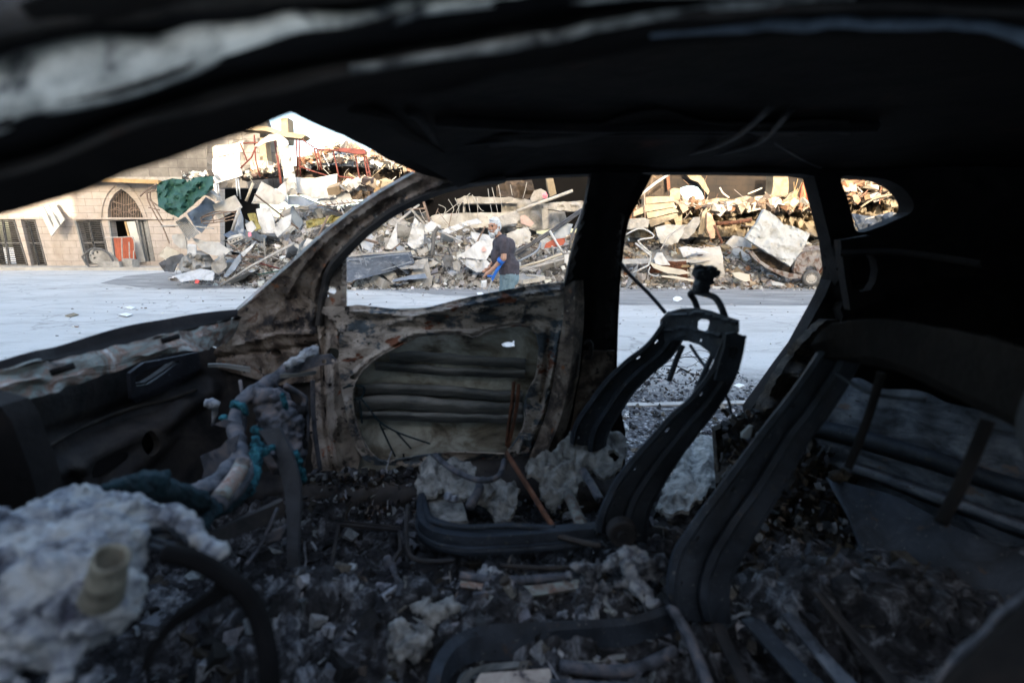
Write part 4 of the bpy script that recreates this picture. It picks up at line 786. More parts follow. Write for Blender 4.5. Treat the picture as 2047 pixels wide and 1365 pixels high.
for i, (nm, lab, pts, Y, u, mt, wr) in enumerate([
    ('concrete_slab', 'pale slab with an upturned edge in front of the stone stack', [(288, 400), (360, 380), (450, 385), (500, 378), (470, 430), (430, 495), (390, 510), (325, 500), (300, 450)], 15.2, .006, m_whiteb, .1),
    ('concrete_slab', 'tall tilted slab with a dark underside beside the pale slab', [(440, 470), (480, 400), (535, 335), (572, 332), (575, 360), (540, 430), (500, 470)], 15.3, .004, m_conc, .06),
    ('concrete_slab', 'orange tan slab standing on edge right of the tilted slab', [(620, 300), (650, 320), (672, 380), (668, 470), (640, 470), (615, 400)], 15.4, .004, plain('orange tan plaster', (0.46, 0.30, 0.20)), .05),
    ('plaster_slab', 'cream slab standing upright left of the orange tan slab', [(560, 440), (590, 300), (620, 270), (618, 380), (590, 440)], 15.6, .004, m_concw, .05),
    ('concrete_slab', 'large sunlit boulder like slab near the middle of the right ruin', [(760, 270), (800, 215), (870, 195), (940, 215), (950, 260), (900, 300), (830, 310), (780, 330)], 16.6, .01, m_concw, .25),
    ('concrete_slab', 'sunlit slab leaning left of the boulder like slab', [(605, 230), (680, 210), (750, 215), (760, 250), (700, 310), (640, 290)], 16.8, .008, m_concw, .15),
    ('concrete_slab', 'rounded grey white slab lying left of the wrecked car', [(742, 500), (790, 452), (850, 462), (898, 485), (905, 530), (840, 520), (780, 530)], 14.8, .01, m_whiteb, .1),
    ('orange_sheet', 'sunlit orange sheet leaning at the right window edge', [(1205, 240), (1225, 140), (1250, 70), (1300, 72), (1312, 110), (1295, 190), (1260, 260)], 17.0, .004, m_orange, .1),
    ('concrete_slab', 'pale sunlit slab left of the orange sheet', [(1110, 230), (1150, 180), (1195, 155), (1200, 240), (1150, 270)], 16.8, .005, m_concw, .1),
    ('arched_metal_sheet', 'white torn sheet arched over a dark gap in the right rubble', [(440, 530), (480, 520), (560, 530), (640, 565), (600, 560), (560, 560), (510, 575), (470, 590)], 14.6, .006, m_white, .15),
    ('flat_board', 'long flat grey board lying across the right rubble', [(75, 600), (240, 598), (400, 600), (640, 608), (560, 625), (380, 618), (240, 630), (75, 632)], 14.6, .02, m_conc, .04),
    ('table_top', 'round edged cream table top lying upside down on bent legs', [(248, 620), (330, 645), (470, 670), (512, 690), (440, 702), (350, 688), (280, 660)], 14.2, .01, m_creamb, .05),
    ('white_panel', 'small white peaked sheet above the overturned table top', [(280, 600), (300, 560), (330, 560), (360, 605), (385, 640), (320, 640), (290, 630)], 14.4, .004, m_white, .08),
    ('long_board', 'long plank lying at the foot of the right rubble', [(330, 705), (420, 710), (560, 735), (555, 750), (420, 728), (330, 715)], 13.9, .01, m_creamb, 0),
    ('vent_grating', 'tan perforated grating lying at the foot of the right rubble', [(780, 690), (830, 685), (890, 700), (895, 740), (860, 745), (800, 720)], 13.9, .012, m_creamb, .06),
    ('white_panel', 'flat white slab lying on the road edge left of the wrecked car wheel', [(1030, 745), (1080, 748), (1118, 762), (1100, 772), (1040, 768)], 13.6, .02, m_whiteb, .02),
    ('white_panel', 'white flat board lying on the road edge by the headrest', [(660, 775), (740, 780), (765, 792), (700, 800), (655, 795)], 13.7, .02, m_whiteb, .02),
    ('sunlit_slab', 'sunlit plaster slab seen through the rear quarter window', [(1490, 100), (1560, 90), (1640, 140), (1600, 220), (1530, 240)], 17.0, .01, m_concw, .2),
    ('sunlit_slab', 'sunlit slab at the right of the rear quarter window', [(1700, 150), (1800, 130), (1880, 190), (1900, 260), (1800, 270), (1720, 220)], 16.6, .01, m_concw, .25),
    ('bent_dark_sheet', 'bent dark grey sheet at the foot of the quarter window view', [(1550, 310), (1680, 330), (1800, 300), (1900, 330), (1800, 420), (1600, 430)], 14.6, .01, m_blues, .3),
]):
    slab(nm, lab, nm.replace('_', ' '), '4', pts, Y, mt, u, 0, .07, .4, wr, 6, seed=i + 70)
slab('cavity_shadow', None, None, '4', [(60, 60), (340, 60), (340, 220), (60, 220)], 18.6, m_soots, 0, 0, .1, parent=RR)  # dark sheet stands in for shade in the opening
for lab, pts, Y, Y2, r, mt, sg in [
    ('pale pole slanting across the dark opening at the upper right window', [(190, 195), (290, 115), (405, 40)], 16.5, 17.2, .05, m_pale, None),
    ('thin pale post standing left of the stone stack', [(218, 180), (222, 345)], 15.8, 15.8, .025, m_rod, None),
    ('bent white chair leg frame at the lower left of the right window', [(160, 500), (260, 580), (245, 640), (145, 690)], 14.0, 14.0, .03, m_white, None),
    ('looped white tube beside the bent chair leg frame', [(100, 445), (170, 410), (230, 415), (280, 460), (180, 480), (210, 520), (265, 570)], 14.3, 14.1, .025, m_white, 20),
    ('white bent tube under the overturned table top', [(255, 650), (245, 690), (290, 710), (310, 700)], 14.0, 14.0, .022, m_white, 10),
    ('curved thin rod above the white torn sheet', [(320, 545), (380, 450), (470, 385)], 14.8, 15.1, .02, m_pale, 10),
    ('dark bent batten leaning in front of the orange tan slab', [(665, 385), (690, 440), (715, 500)], 15.0, 14.8, .04, m_rust, None),
    ('long thin rod lying left of the wrecked car', [(835, 385), (960, 405), (1100, 460)], 15.2, 15.0, .02, m_rod, None),
    ('rusty beam lying behind the pale draped slab', [(680, 375), (780, 370), (900, 350)], 15.8, 15.9, .07, m_rust, None),
    ('curved tan lath sticking up in the upper right ruin', [(700, 145), (720, 180), (760, 210)], 17.4, 17.2, .03, m_creamb, 8),
    ('second curved lath sticking up in the upper right ruin', [(880, 185), (930, 165), (968, 148)], 17.2, 17.3, .03, m_creamb, None),
    ('rod bent low in the quarter window view', [(1560, 400), (1650, 340), (1850, 310)], 14.6, 14.8, .03, m_pale, 8),
    ('upper rod crossing the quarter window view', [(1600, 270), (1700, 210), (1860, 180)], 16, 16, .03, m_concw, 8)]:
    rod('loose_pole', lab, 'pole', '4', pts, Y, r, mt, Y2=Y2, seg=sg)
rg = random.Random(77)
for i in range(14):
    x = rg.uniform(1160, 1320); y = rg.uniform(230, 300); lean = rg.uniform(-10, 60)
    rod('reed_lath', 'thin straw coloured lath fanning up in front of the orange sheet', 'lath', '4', [(x - lean * .3, y), (x + lean * .2, y - 80), (x + lean * .9, y - rg.uniform(120, 200))], 16.6 + rg.uniform(-.2, .2), .010, m_ywood, seg=6, n=4, group='laths fanning up before the orange sheet')
ledge_pts('4', [(100, 300), (480, 250), (700, 270), (1000, 240), (1300, 260), (1500, 200), (1900, 180)], 17.0, 900, 41, 'sunlit_debris', 'sunlit tan debris heaped below the sooty brick wall', PALW, .08, .45)
ledge_pts('4', [(1480, 130), (1600, 90), (1750, 110), (1950, 150)], 17.2, 300, 42, 'sunlit_debris', 'sunlit tan debris seen through the rear quarter window', PALW, .1, .5)
slab('debris_bank', 'bank of sunlit plaster debris against the sooty brick wall', 'debris bank', '4', [(80, 290), (300, 270), (480, 235), (560, 215), (700, 225), (860, 215), (1000, 190), (1200, 210), (1340, 170), (1480, 85), (1700, 70), (1900, 110), (2200, 100), (2200, 460), (80, 460)], 17.6, m_concw, .012, 0, .3, 1.2, .9, 7, seed=8)
# ---- crushed car wreck
WX = P(1570, 572, 14.2)
WR = thing('wrecked_car', WX, 'crushed rusty car wreck under a pale slab in the right rubble', 'car')
m_wr = mot('rust streaked wreck body', [(0.3, (0.05, 0.03, 0.025)), (0.42, (0.10, 0.065, 0.05)), (0.5, (0.17, 0.16, 0.155)), (0.75, (0.22, 0.215, 0.21))], 6, 0.75, 0.3, bscale=12)
def wp(nm, pts, Y, u=.003, sx=0, th=.06, wr=.1, mt=m_wr, holes=(), sd_=0): return slab(nm, None, None, '4', pts, Y, mt, u, sx, th, .2, wr, 6, holes, parent=WR, seed=sd_)
m_wr = m_wr
wp('rear_wing', sm([(1175, 700), (1180, 620), (1220, 570), (1290, 545), (1420, 540), (1440, 575), (1400, 620), (1350, 680), (1325, 700), (1320, 660), (1290, 645), (1255, 655), (1225, 700)], 2), 14.0, .004, 0, .1, .15)
wp('sill_beam', [(885, 560), (910, 550), (960, 610), (1040, 660), (1150, 690), (1225, 700), (1220, 722), (1150, 728), (1080, 700), (1000, 660), (930, 610)], 13.9, .002, 0, .12, .05, m_wr, sd_=2)
wp('crushed_floor', [(900, 540), (980, 530), (1100, 600), (1170, 640), (1170, 700), (1060, 680), (960, 630)], 14.2, .004, 0, .1, .2, m_soots, sd_=3)
wp('roof_panel', [(1200, 520), (1330, 515), (1440, 545), (1420, 570), (1300, 540), (1220, 545)], 14.5, .02, 0, .05, .15, m_wr, sd_=4)
wp('dark_underbody', [(1060, 700), (1140, 730), (1220, 730), (1400, 660), (1430, 720), (1350, 760), (1120, 765), (1070, 740)], 14.5, 0, 0, .4, .05, m_soots, sd_=5)
rod('window_frame', None, None, '4', [(1325, 700), (1380, 630), (1435, 570)], 13.95, .035, m_rust, parent=WR)
wc = P(*Zc('4', (1282, 722))[0], 13.85)
def wheel(parent, c, r, ax=V((-.25, -1, 0)), nm='wheel', wd_=0.16, mt=m_tyre, mr_=None):
    ax = ax.normalized(); u = ax.cross(V((0, 0, 1))).normalized(); v = ax.cross(u)
    def ring(rr, d): return [c + ax * d + u * (rr * math.cos(a)) + v * (rr * math.sin(a)) for a in [2 * math.pi * k / 24 for k in range(24)]]
    g_ = [ring(r * .62, .5 * wd_), ring(r * .70, .56 * wd_), ring(r * .93, .5 * wd_), ring(r, .3 * wd_), ring(r, -.3 * wd_), ring(r * .93, -.5 * wd_), ring(r * .62, -.5 * wd_)]
    g_ = [q + [q[0]] for q in g_]
    w_ = obj(nm, loft(g_, 0), mt, parent, True)
    g2 = [ring(r * .62, .48 * wd_), ring(r * .58, .3 * wd_), ring(r * .40, .32 * wd_), ring(r * .2, .42 * wd_), ring(0.004, .42 * wd_)]; g2 = [q + [q[0]] for q in g2]
    obj('rim', loft(g2, 0), mr_ or m_pale, w_, True)
    obj('rim_holes', join(*[ball(c + ax * .32 * wd_ + (u * math.cos(a) + v * math.sin(a)) * r * .46, r * .055, 8, 5) for a in [2 * math.pi * k / 10 for k in range(10)]]), m_dark, w_)
    return w_
wheel(WR, wc, 0.235)
ms = mot('pale blue white mattress slab', [(0.3, (0.22, 0.215, 0.195)), (0.5, (0.32, 0.335, 0.34)), (0.7, (0.38, 0.405, 0.42))], 2.5, 0.9, 0.6, bscale=14, layer=[(3, .6, .1, (.26, .22, .165))])
slab('draped_slab', 'pale blue white square slab lying tilted over the wrecked car', 'slab', '4', [(985, 282), (1020, 300), (1060, 330), (1110, 380), (1180, 395), (1278, 440), (1240, 520), (1200, 580), (1152, 648), (1060, 590), (960, 530), (868, 470), (900, 420), (940, 370)], 14.1, ms, .006, 0, .14, .6, .12, 5, seed=3)
# ------------------------------------------------------------------ unseen buildings added behind the camera, heights shaped to shade the street
m_nb = plain('plain rendered wall', (0.30, 0.27, 0.23), 0.9, 0.2, 0.6)
def behind(x0, x1, y0, h, lab):
    t = thing('shade_building', ((x0 + x1) / 2, y0, 0), lab, 'building')
    obj('wall', box(((x0 + x1) / 2, y0 - 5, h / 2), (x1 - x0, 10, h)), m_nb, t)
    obj('parapet', box(((x0 + x1) / 2, y0 + .12, h - .2), (x1 - x0, .3, .4)), m_conc, t)
    k = max(1, int((x1 - x0) / 3.5))
    for i in range(k):
        for j in range(max(1, int(h / 3.2))):
            x = x0 + (i + .5) * (x1 - x0) / k; o = obj('window', box((x, y0 + .02, 1.7 + 3.1 * j), (1.2, .12, 1.4)), m_dark, t)
    return t
behind(-44, -24.4, -9, 11.2, 'unseen shade casting low house at the left end of the row behind the viewer')
behind(-24.5, -11.6, -9, 19.0, 'unseen shade casting tall house with six window rows behind the viewer')
behind(-11.7, -3.4, -9, 9.3, 'unseen shade casting middle house behind the viewer, lower than its neighbour')
behind(-3.5, 3.4, -9, 10.8, 'unseen shade casting narrow house straight behind the viewer')
behind(3.3, 30, -9, 7.75, 'unseen shade casting long low house at the right end of the row behind the viewer')
# ================================================================== THE BURNT CAR
CAR = thing('burnt_car', (0, 1.0, 0), 'burnt out car shell with sooty roof and seats burnt to bare frames', 'car')
def YF(x, y):   # far side of the body: leans inwards above the belt line
    t = max(0, min(1, (600 - y) / 250)); return 1.64 - 0.17 * t
def fplate(nm, pts, mt, yf=YF, th=.03, holes=(), step=12, feats=(), par=None, jag=0, wr=0, smooth_ang=35, rnd=0, label=None, sd_=0):
    if rnd: pts = sm(pts, rnd)
    def mpr(x, y):
        d = bumpf(x, y, feats) if feats else 0
        if wr: d += wr * noise.noise(V((x * .03, y * .03, sd_)))
        return P(x, y, yf(x, y) - d)
    o = obj(nm, plate(pts, mpr, th, holes, step, jag, sd_), mt, par or CAR, label=label)
    return autosm(o, smooth_ang)
# ---- A pillar (far)
def curvept(*p): return list(p)
ap = fplate('a_pillar', [(822, 349), (760, 385), (700, 426), (650, 466), (600, 512), (550, 556), (512, 590), (474, 622), (455, 650), (436, 690), (425, 705), (430, 735), (520, 760), (560, 770), (640, 760), (640, 700), (632, 650), (640, 612),
    (642, 580), (652, 548), (668, 524), (694, 500), (715, 478), (745, 450), (790, 418), (850, 386), (900, 372), (960, 362), (1010, 356), (1010, 330), (930, 325), (880, 320)], m_pillar, th=.05,
    holes=[circ(750, 431, 5), circ(673, 489, 3.5), circ(706, 437, 2.5), circ(735, 452, 2), circ(809, 393, 6, 8, 4), circ(792, 398, 3), circ(570, 571, 2.5), circ(700, 470, 2), circ(552, 706, 11, 12, 9), circ(610, 683, 3), circ(568, 590, 2)], step=6,
    feats=[([(835, 362), (760, 402), (700, 445), (640, 495), (600, 540), (575, 590)], 10, .012), ([(900, 362), (800, 405), (730, 452), (680, 500), (650, 530), (632, 570), (626, 640)], 11, .02), ([(545, 640), (570, 605), (590, 640), (545, 648)], 6, .006),
           ([(470, 690), (560, 668), (625, 665)], 8, .012), ([(430, 715), (630, 690)], 8, -.012)], wr=.008)
fplate('pillar_backing', [(440, 650), (500, 625), (640, 625), (650, 790), (420, 770)], m_soot, lambda x, y: 1.74, th=.02, step=20)
obj('outer_flange', strip([[(826, 345, 1.56), (740, 393, 1.60), (650, 462, 1.66), (560, 543, 1.70), (474, 618, 1.72)], [(838, 352, 1.49), (752, 398, 1.52), (660, 468, 1.58), (568, 552, 1.62), (474, 625, 1.64)]], 30, .004), m_cowl, ap)
for q in ([(752, 433), (20)],): pass
obj('window_channel', strip([[(1010, 352, 1.46), (900, 366, 1.47), (800, 405, 1.49), (730, 452, 1.52), (675, 505, 1.55), (650, 540, 1.57), (640, 580, 1.59), (630, 650, 1.6)],
                             [(1010, 358, 1.50), (905, 374, 1.51), (808, 414, 1.53), (740, 460, 1.56), (688, 512, 1.59), (660, 545, 1.61), (650, 582, 1.63), (640, 650, 1.64)]], 40, .012), m_fire, ap)
# small quarter post of the door with square holes
# ---- far side frame: roof rail, B pillar, C pillar, quarter
sf = fplate('side_frame', [(905, 330), (1300, 290), (1700, 280), (2000, 290), (2250, 400), (2300, 1250), (1520, 1250), (1508, 1000), (1500, 820), (1540, 765), (1565, 730), (1595, 690), (1628, 630), (1650, 590), (1668, 545), (1660, 480), (1645, 420), (1628, 352), (1600, 348),
    (1450, 345), (1290, 345), (1230, 346), (1120, 350), (1010, 357)], m_soot, th=.06, holes=[sm([(1682, 354), (1725, 354), (1768, 358), (1802, 374), (1824, 400), (1822, 424), (1790, 440), (1755, 455), (1716, 464), (1706, 440), (1694, 395)], 3)], step=18,
    feats=[([(1690, 620), (1850, 560), (2040, 540)], 30, .03), ([(1680, 500), (1690, 700)], 24, .04)], wr=.02)
bp_ = fplate('b_pillar', [(1182, 345), (1172, 400), (1156, 460), (1140, 520), (1128, 575), (1126, 640), (1118, 700), (1104, 780), (1085, 850), (1058, 915), (1075, 950), (1250, 950), (1250, 860), (1226, 745), (1230, 650), (1236, 560), (1243, 460), (1258, 400), (1285, 345)], m_soot, lambda x, y: YF(x, y) - .05, th=.05, step=10,
    feats=[([(1215, 350), (1195, 450), (1185, 560), (1175, 700), (1160, 900)], 16, -.02), ([(1176, 400), (1150, 520), (1138, 600), (1130, 700), (1100, 830)], 8, .02), ([(1240, 430), (1222, 600), (1215, 740)], 8, .015)], wr=.01,
    holes=[circ(1189, 620, 3)])
obj('trim_strip', strip([[(1128, 575, 1.53), (1126, 640, 1.54), (1118, 700, 1.54), (1104, 780, 1.54), (1085, 850, 1.54), (1060, 915, 1.54)], [(1150, 560, 1.50), (1148, 640, 1.50), (1142, 720, 1.5), (1130, 800, 1.5), (1112, 860, 1.5), (1085, 925, 1.5)], [(1165, 560, 1.53), (1165, 640, 1.54), (1158, 720, 1.54), (1146, 800, 1.54), (1130, 860, 1.54), (1105, 930, 1.54)]], 24, .004, wob=.006), m_pillar, bp_)
obj('belt_anchor', join(tube([P(*q, 1.5) for q in [(1170, 690), (1175, 682), (1182, 690), (1178, 715), (1170, 712)]], .008, 6, seg=10)), m_soot, bp_, True)
obj('lower_skin', strip([[(1165, 700, 1.53), (1158, 760, 1.53), (1140, 860, 1.53), (1110, 930, 1.53)], [(1226, 700, 1.55), (1222, 760, 1.55), (1200, 850, 1.55), (1180, 930, 1.55)]], 10, .004, wob=.008), m_pillar, bp_)
obj('door_seal', strip([[(1270, 345, 1.47), (1240, 400, 1.50), (1226, 440, 1.53), (1215, 540, 1.58), (1210, 640, 1.60), (1205, 740, 1.6)], [(1302, 350, 1.47), (1275, 402, 1.50), (1254, 450, 1.53), (1241, 540, 1.58), (1235, 640, 1.6), (1232, 740, 1.6)]], 20, .01), m_soot, bp_)
# ---- far front door
DR = obj('front_door', strip([[(640, 606, 1.68), (760, 618, 1.68), (900, 610, 1.68), (1000, 590, 1.68), (1130, 568, 1.66)], [(650, 690, 1.75), (760, 690, 1.76), (900, 690, 1.76), (1000, 690, 1.75), (1140, 690, 1.73)],
      [(655, 800, 1.77), (760, 800, 1.79), (900, 800, 1.79), (1000, 800, 1.78), (1120, 800, 1.74)], [(665, 960, 1.74), (760, 960, 1.76), (900, 960, 1.76), (1000, 960, 1.75), (1100, 960, 1.72)]], 30, .003), m_skin, CAR, True)
me = DR.data
hp = [P(*Zc('7', q)[0], 1.76) for q in [(1310, 405)]][0]
bm = bmesh.new(); bm.from_mesh(me)
me_h = obj('tmp', plate([(640, 606), (700, 612), (760, 618), (830, 616), (900, 610), (1000, 590), (1130, 566), (1140, 690), (1120, 800), (1095, 960), (665, 960), (650, 800), (640, 700)], lambda x, y: P(x, y, 1.645 + .075 * math.sin(max(0, min(1, (y - 600) / 260)) * 1.6) - .006 * noise.noise(V((x * .012, y * .03, 2)))), .004,
      [Zc('7', (1268, 402), (1290, 392), (1310, 388), (1335, 392), (1342, 380), (1350, 385), (1346, 400), (1352, 415), (1330, 418), (1300, 422), (1275, 415)), circ(701, 653, 2.5, 6)], 14), m_skin)
bm.free(); DR.data = me_h.data; DR.location = me_h.location - wloc(CAR); bpy.data.objects.remove(me_h); DR.parent = CAR
DR.data.polygons.foreach_set('use_smooth', [True] * len(DR.data.polygons)); autosm(DR, 30)
def rel(o, par=None):   # keep sub-part at root origin while its parent part carries an offset
    return o
IP = Zc('7', (120, 200), (140, 168), (290, 165), (360, 155), (450, 165), (580, 180), (700, 190), (760, 182), (830, 165), (1000, 120), (1200, 78), (1400, 42), (1560, 22), (1668, 10), (1690, 60), (1690, 200), (1700, 330), (1680, 480), (1650, 620), (1625, 760), (1590, 900), (1540, 1010), (1480, 1112), (1380, 1130), (1200, 1135), (900, 1150), (700, 1165), (480, 1165), (400, 1130), (350, 1050), (310, 950), (290, 850), (260, 700), (240, 500), (250, 330), (190, 230))
IH = Zc('7', (345, 650), (370, 610), (400, 560), (450, 515), (520, 465), (590, 430), (650, 400), (690, 385), (730, 355), (800, 345), (900, 340), (990, 338), (1050, 345), (1085, 360), (1120, 350), (1160, 325), (1200, 312), (1290, 296), (1380, 285), (1440, 298), (1490, 345), (1505, 420), (1500, 500), (1495, 560), (1480, 620), (1450, 670), (1425, 720), (1412, 800), (1418, 870), (1405, 930), (1370, 990), (1335, 1040), (1290, 1090), (1150, 1085), (1000, 1080), (900, 1085), (780, 1100), (650, 1120), (560, 1138), (500, 1132), (440, 1080), (400, 1010), (365, 920), (340, 830), (330, 740))
ih = [(690, 645), (700, 640)]
dp = fplate('inner_panel', IP, m_door, lambda x, y: 1.60 + .02 * math.sin(x * .02), th=.006, step=5,
    holes=[IH] + [circ(*Zc('7', q)[0], r, 8) for q, r in (((432, 400), 3), ((320, 318), 2.5), ((1620, 288), 3), ((1485, 305), 4), ((1510, 712), 2.5), ((1570, 710), 4.5), ((1680, 645), 3), ((330, 612), 5), ((395, 1075), 5), ((430, 1098), 3.5), ((455, 1145), 4), ((1437, 762), 6), ((232, 312), 2.5), ((190, 425), 1), ((690, 372), 4.5))],
    feats=[(Zc('7', (330, 195), (700, 225), (900, 190), (1200, 125), (1640, 55)), 7, .015), (Zc('7', (400, 250), (560, 250), (700, 290), (900, 290), (920, 230)), 12, -.012), (Zc('7', (560, 270), (700, 250)), 10, .02),
           (Zc('7', (1100, 190), (1350, 130), (1650, 90)), 9, .014), (Zc('7', (300, 760), (330, 900), (400, 1040), (500, 1140)), 8, .016), (Zc('7', (330, 600), (430, 500), (600, 400), (700, 340), (900, 320), (1080, 330), (1250, 280), (1400, 262)), 7, .014),
           (Zc('7', (1640, 300), (1600, 500), (1560, 700), (1520, 860), (1440, 1020)), 9, .022), (Zc('7', (1560, 330), (1545, 560), (1520, 760)), 7, -.02), (Zc('7', (1410, 1000), (1470, 1000), (1440, 1090), (1380, 1090), (1410, 1000)), 8, .02),
           (Zc('7', (1540, 880), (1480, 1000)), 6, .01)], wr=.010, sd_=3, par=CAR)
hole_rim = IH + [IH[0]]
obj('opening_rim', loft([[P(x, y, 1.597) for x, y in hole_rim], [P(x, y, 1.585) + V((0, 0, 0)) for x, y in [(a + (a - 890) * .012, b + (b - 785) * .012) for a, b in hole_rim]]], .003), m_door, dp)
ribs = [([(560, 495), (700, 485), (900, 495), (1100, 510), (1300, 520), (1420, 530)], 9, m_rib), ([(470, 540), (640, 550), (900, 572), (1150, 585), (1420, 590)], 7, m_rib), ([(360, 690), (600, 688), (900, 700), (1150, 722), (1400, 735)], 9, m_rib),
        ([(345, 785), (600, 770), (900, 795), (1150, 810), (1400, 820)], 12, m_rib), ([(370, 850), (700, 858), (1000, 868), (1400, 870)], 7, m_rib)]
for pts, wd_, mt in ribs:
    q = Zc('7', *pts)
    obj('side_beam', strip([[(x, y - wd_ * 1.4, 1.705) for x, y in q], [(x, y - wd_ * 1.2, 1.682) for x, y in q], [(x, y - wd_ * .1, 1.674) for x, y in q], [(x, y + wd_ * .1, 1.678) for x, y in q], [(x, y + wd_ * 1.0, 1.682) for x, y in q], [(x, y + wd_ * 1.25, 1.71) for x, y in q]], 50, .003, wob=.005, sc=14), mt, CAR, True)
fplate('quarter_post', [(640, 608), (645, 575), (655, 548), (668, 526), (692, 502), (692, 560), (692, 612), (665, 616)], m_beige, lambda x, y: 1.62, th=.008, holes=[[(655, 575), (663, 573), (671, 575), (672, 584), (668, 588), (660, 586), (655, 583)], [(648, 589), (657, 589), (657, 594), (648, 594)]], step=7, feats=[([(684, 510), (684, 605)], 5, .01)])
for q, nm in (([(1345, 640), (1335, 760), (1310, 930), (1300, 1040)], 'guide_rail'), ([(1375, 655), (1365, 780), (1330, 960), (1308, 1050)], 'guide_rail')):
    obj(nm, tube([P(x, y, 1.63) for x, y in Zc('7', *q)], .007, 5, seg=12), m_rust, CAR, True)
for q in ([(270, 680), (320, 665), (385, 665), (405, 690), (385, 740), (340, 750)], [(380, 740), (430, 800), (500, 890), (620, 960), (820, 1030)], [(375, 760), (385, 830), (390, 900)], [(500, 900), (560, 1030), (600, 1110)], [(600, 950), (700, 1060)]):
    obj('door_wire', tube([P(x, y, 1.60) for x, y in Zc('7', *q)], .0035, 5, seg=18), m_teal, CAR, True)
# hinge side of the door opening
fplate('hinge_pillar', Zc('7', (60, 190), (130, 180), (250, 230), (290, 330), (265, 480), (275, 700), (292, 850), (330, 1000), (375, 1130), (340, 1262), (60, 1262), (20, 1000), (0, 700), (0, 480), (40, 320)), m_beige, lambda x, y: 1.62 + .002 * abs(x - 660) * .5, th=.03, step=5,
    holes=[sm(Zc('7', (170, 440), (200, 425), (235, 435), (248, 465), (235, 500), (200, 505), (172, 480)), 2)] + [circ(*Zc('7', q)[0], r, 8) for q, r in (((190, 660), 3.5), ((238, 972), 4), ((155, 345), 3), ((235, 315), 2.5), ((100, 880), 4), ((70, 960), 3))],
    feats=[(Zc('7', (150, 250), (150, 600), (165, 900), (215, 1200)), 10, -.03), (Zc('7', (130, 360), (170, 240), (230, 260), (240, 400)), 5, .015), (Zc('7', (210, 530), (215, 800), (250, 1000)), 9, .02), (Zc('7', (240, 860), (200, 1000), (230, 1150)), 14, .02)], wr=.012)
# sill and lower body, seen below the door
sill = obj('door_sill', strip([[(420, 930, 1.58), (640, 945, 1.60), (760, 940, 1.60), (900, 925, 1.60), (1080, 915, 1.60), (1300, 950, 1.60), (1560, 960, 1.60)], [(420, 960, 1.5), (640, 985, 1.5), (760, 985, 1.5), (900, 975, 1.5), (1080, 965, 1.5), (1300, 990, 1.5), (1560, 1000, 1.5)], [(420, 1010, 1.48), (640, 1030, 1.48), (900, 1020, 1.48), (1300, 1040, 1.48), (1560, 1050, 1.48)]], 90, .01, wob=.02, sc=22), m_fire, CAR, True)
# ---- roof: crowned sheet from the near rail to the far rail
def zroof(u, v): return 1.405 + .055 * math.sin(math.pi * min(1, max(0, v)) ** .8)
hdr_f = [(-.16, 1.47), (-.21, 1.3), (-.27, 1.1), (-.33, .88), (-.34, .6), (-.30, .34)]
g_ = []
for i in range(26):
    t = i / 25; r_ = []
    for k in range(17):
        v = k / 16; hx, hy = catmull(hdr_f, 17)[k]
        X = hx + (2.3 - hx) * t; Y = hy + (1.47 - hy) * 0
        z = 1.425 + .03 * math.sin(math.pi * v) - (.05 * ((.12 - t) / .12) ** 2 if t < .12 else 0) - (.10 * ((t - .8) / .2) ** 2 if t > .8 else 0) - .045 * (v > .97)
        z += .012 * noise.noise(V((X * 3, Y * 3, 0)))
        r_.append(V((X, Y, z)))
    g_.append(r_)
obj('roof', loft(g_, .02), m_roofin, CAR, True)
obj('windscreen_header', strip([[(610, 214, .84), (660, 245, .95), (740, 290, 1.15), (830, 335, 1.38), (905, 356, 1.50), (960, 364, 1.52)], [(650, 200, .84), (700, 235, .95), (780, 280, 1.13), (870, 318, 1.35), (950, 345, 1.48), (1010, 352, 1.5)], [(760, 215, .84), (800, 240, .95), (860, 280, 1.13), (930, 310, 1.33), (1010, 338, 1.46), (1060, 345, 1.5)]], 26, .012, wob=.006), m_roofin, CAR, True)
for pts in ([(820, 228, .9), (850, 255, 1.0), (900, 330, 1.42)], [(1370, 315, 1.35), (1430, 300, 1.2), (1480, 275, 1.05), (1540, 225, .85)], [(1380, 322, 1.4), (1450, 310, 1.3), (1520, 290, 1.15), (1580, 230, .9)], [(1540, 285, 1.2), (1600, 320, 1.38), (1640, 340, 1.45)], [(870, 250, .98), (1100, 262, 1.05), (1400, 262, 1.05), (1750, 262, 1.05)], [(900, 292, 1.2), (1200, 270, 1.15), (1600, 270, 1.15)]):
    obj('roof_wire' if pts[0][0] > 1300 else 'roof_bow', tube([P(*q) + V((0, 0, .008)) for q in pts], .006 if pts[0][0] > 1300 else .012, 6, seg=14), m_soot if pts[0][0] < 1300 else m_fire, CAR, True)
obj('torn_lining', strip([[(905, 322, 1.42), (1000, 290, 1.25), (1150, 282, 1.2), (1300, 255, 1.08), (1450, 262, 1.1), (1700, 270, 1.1)], [(905, 300, 1.3), (1000, 265, 1.12), (1150, 255, 1.08), (1300, 230, .96), (1450, 240, 1.0), (1700, 240, 1.0)]], 30, .004, wob=.02), m_roofin, CAR, True)
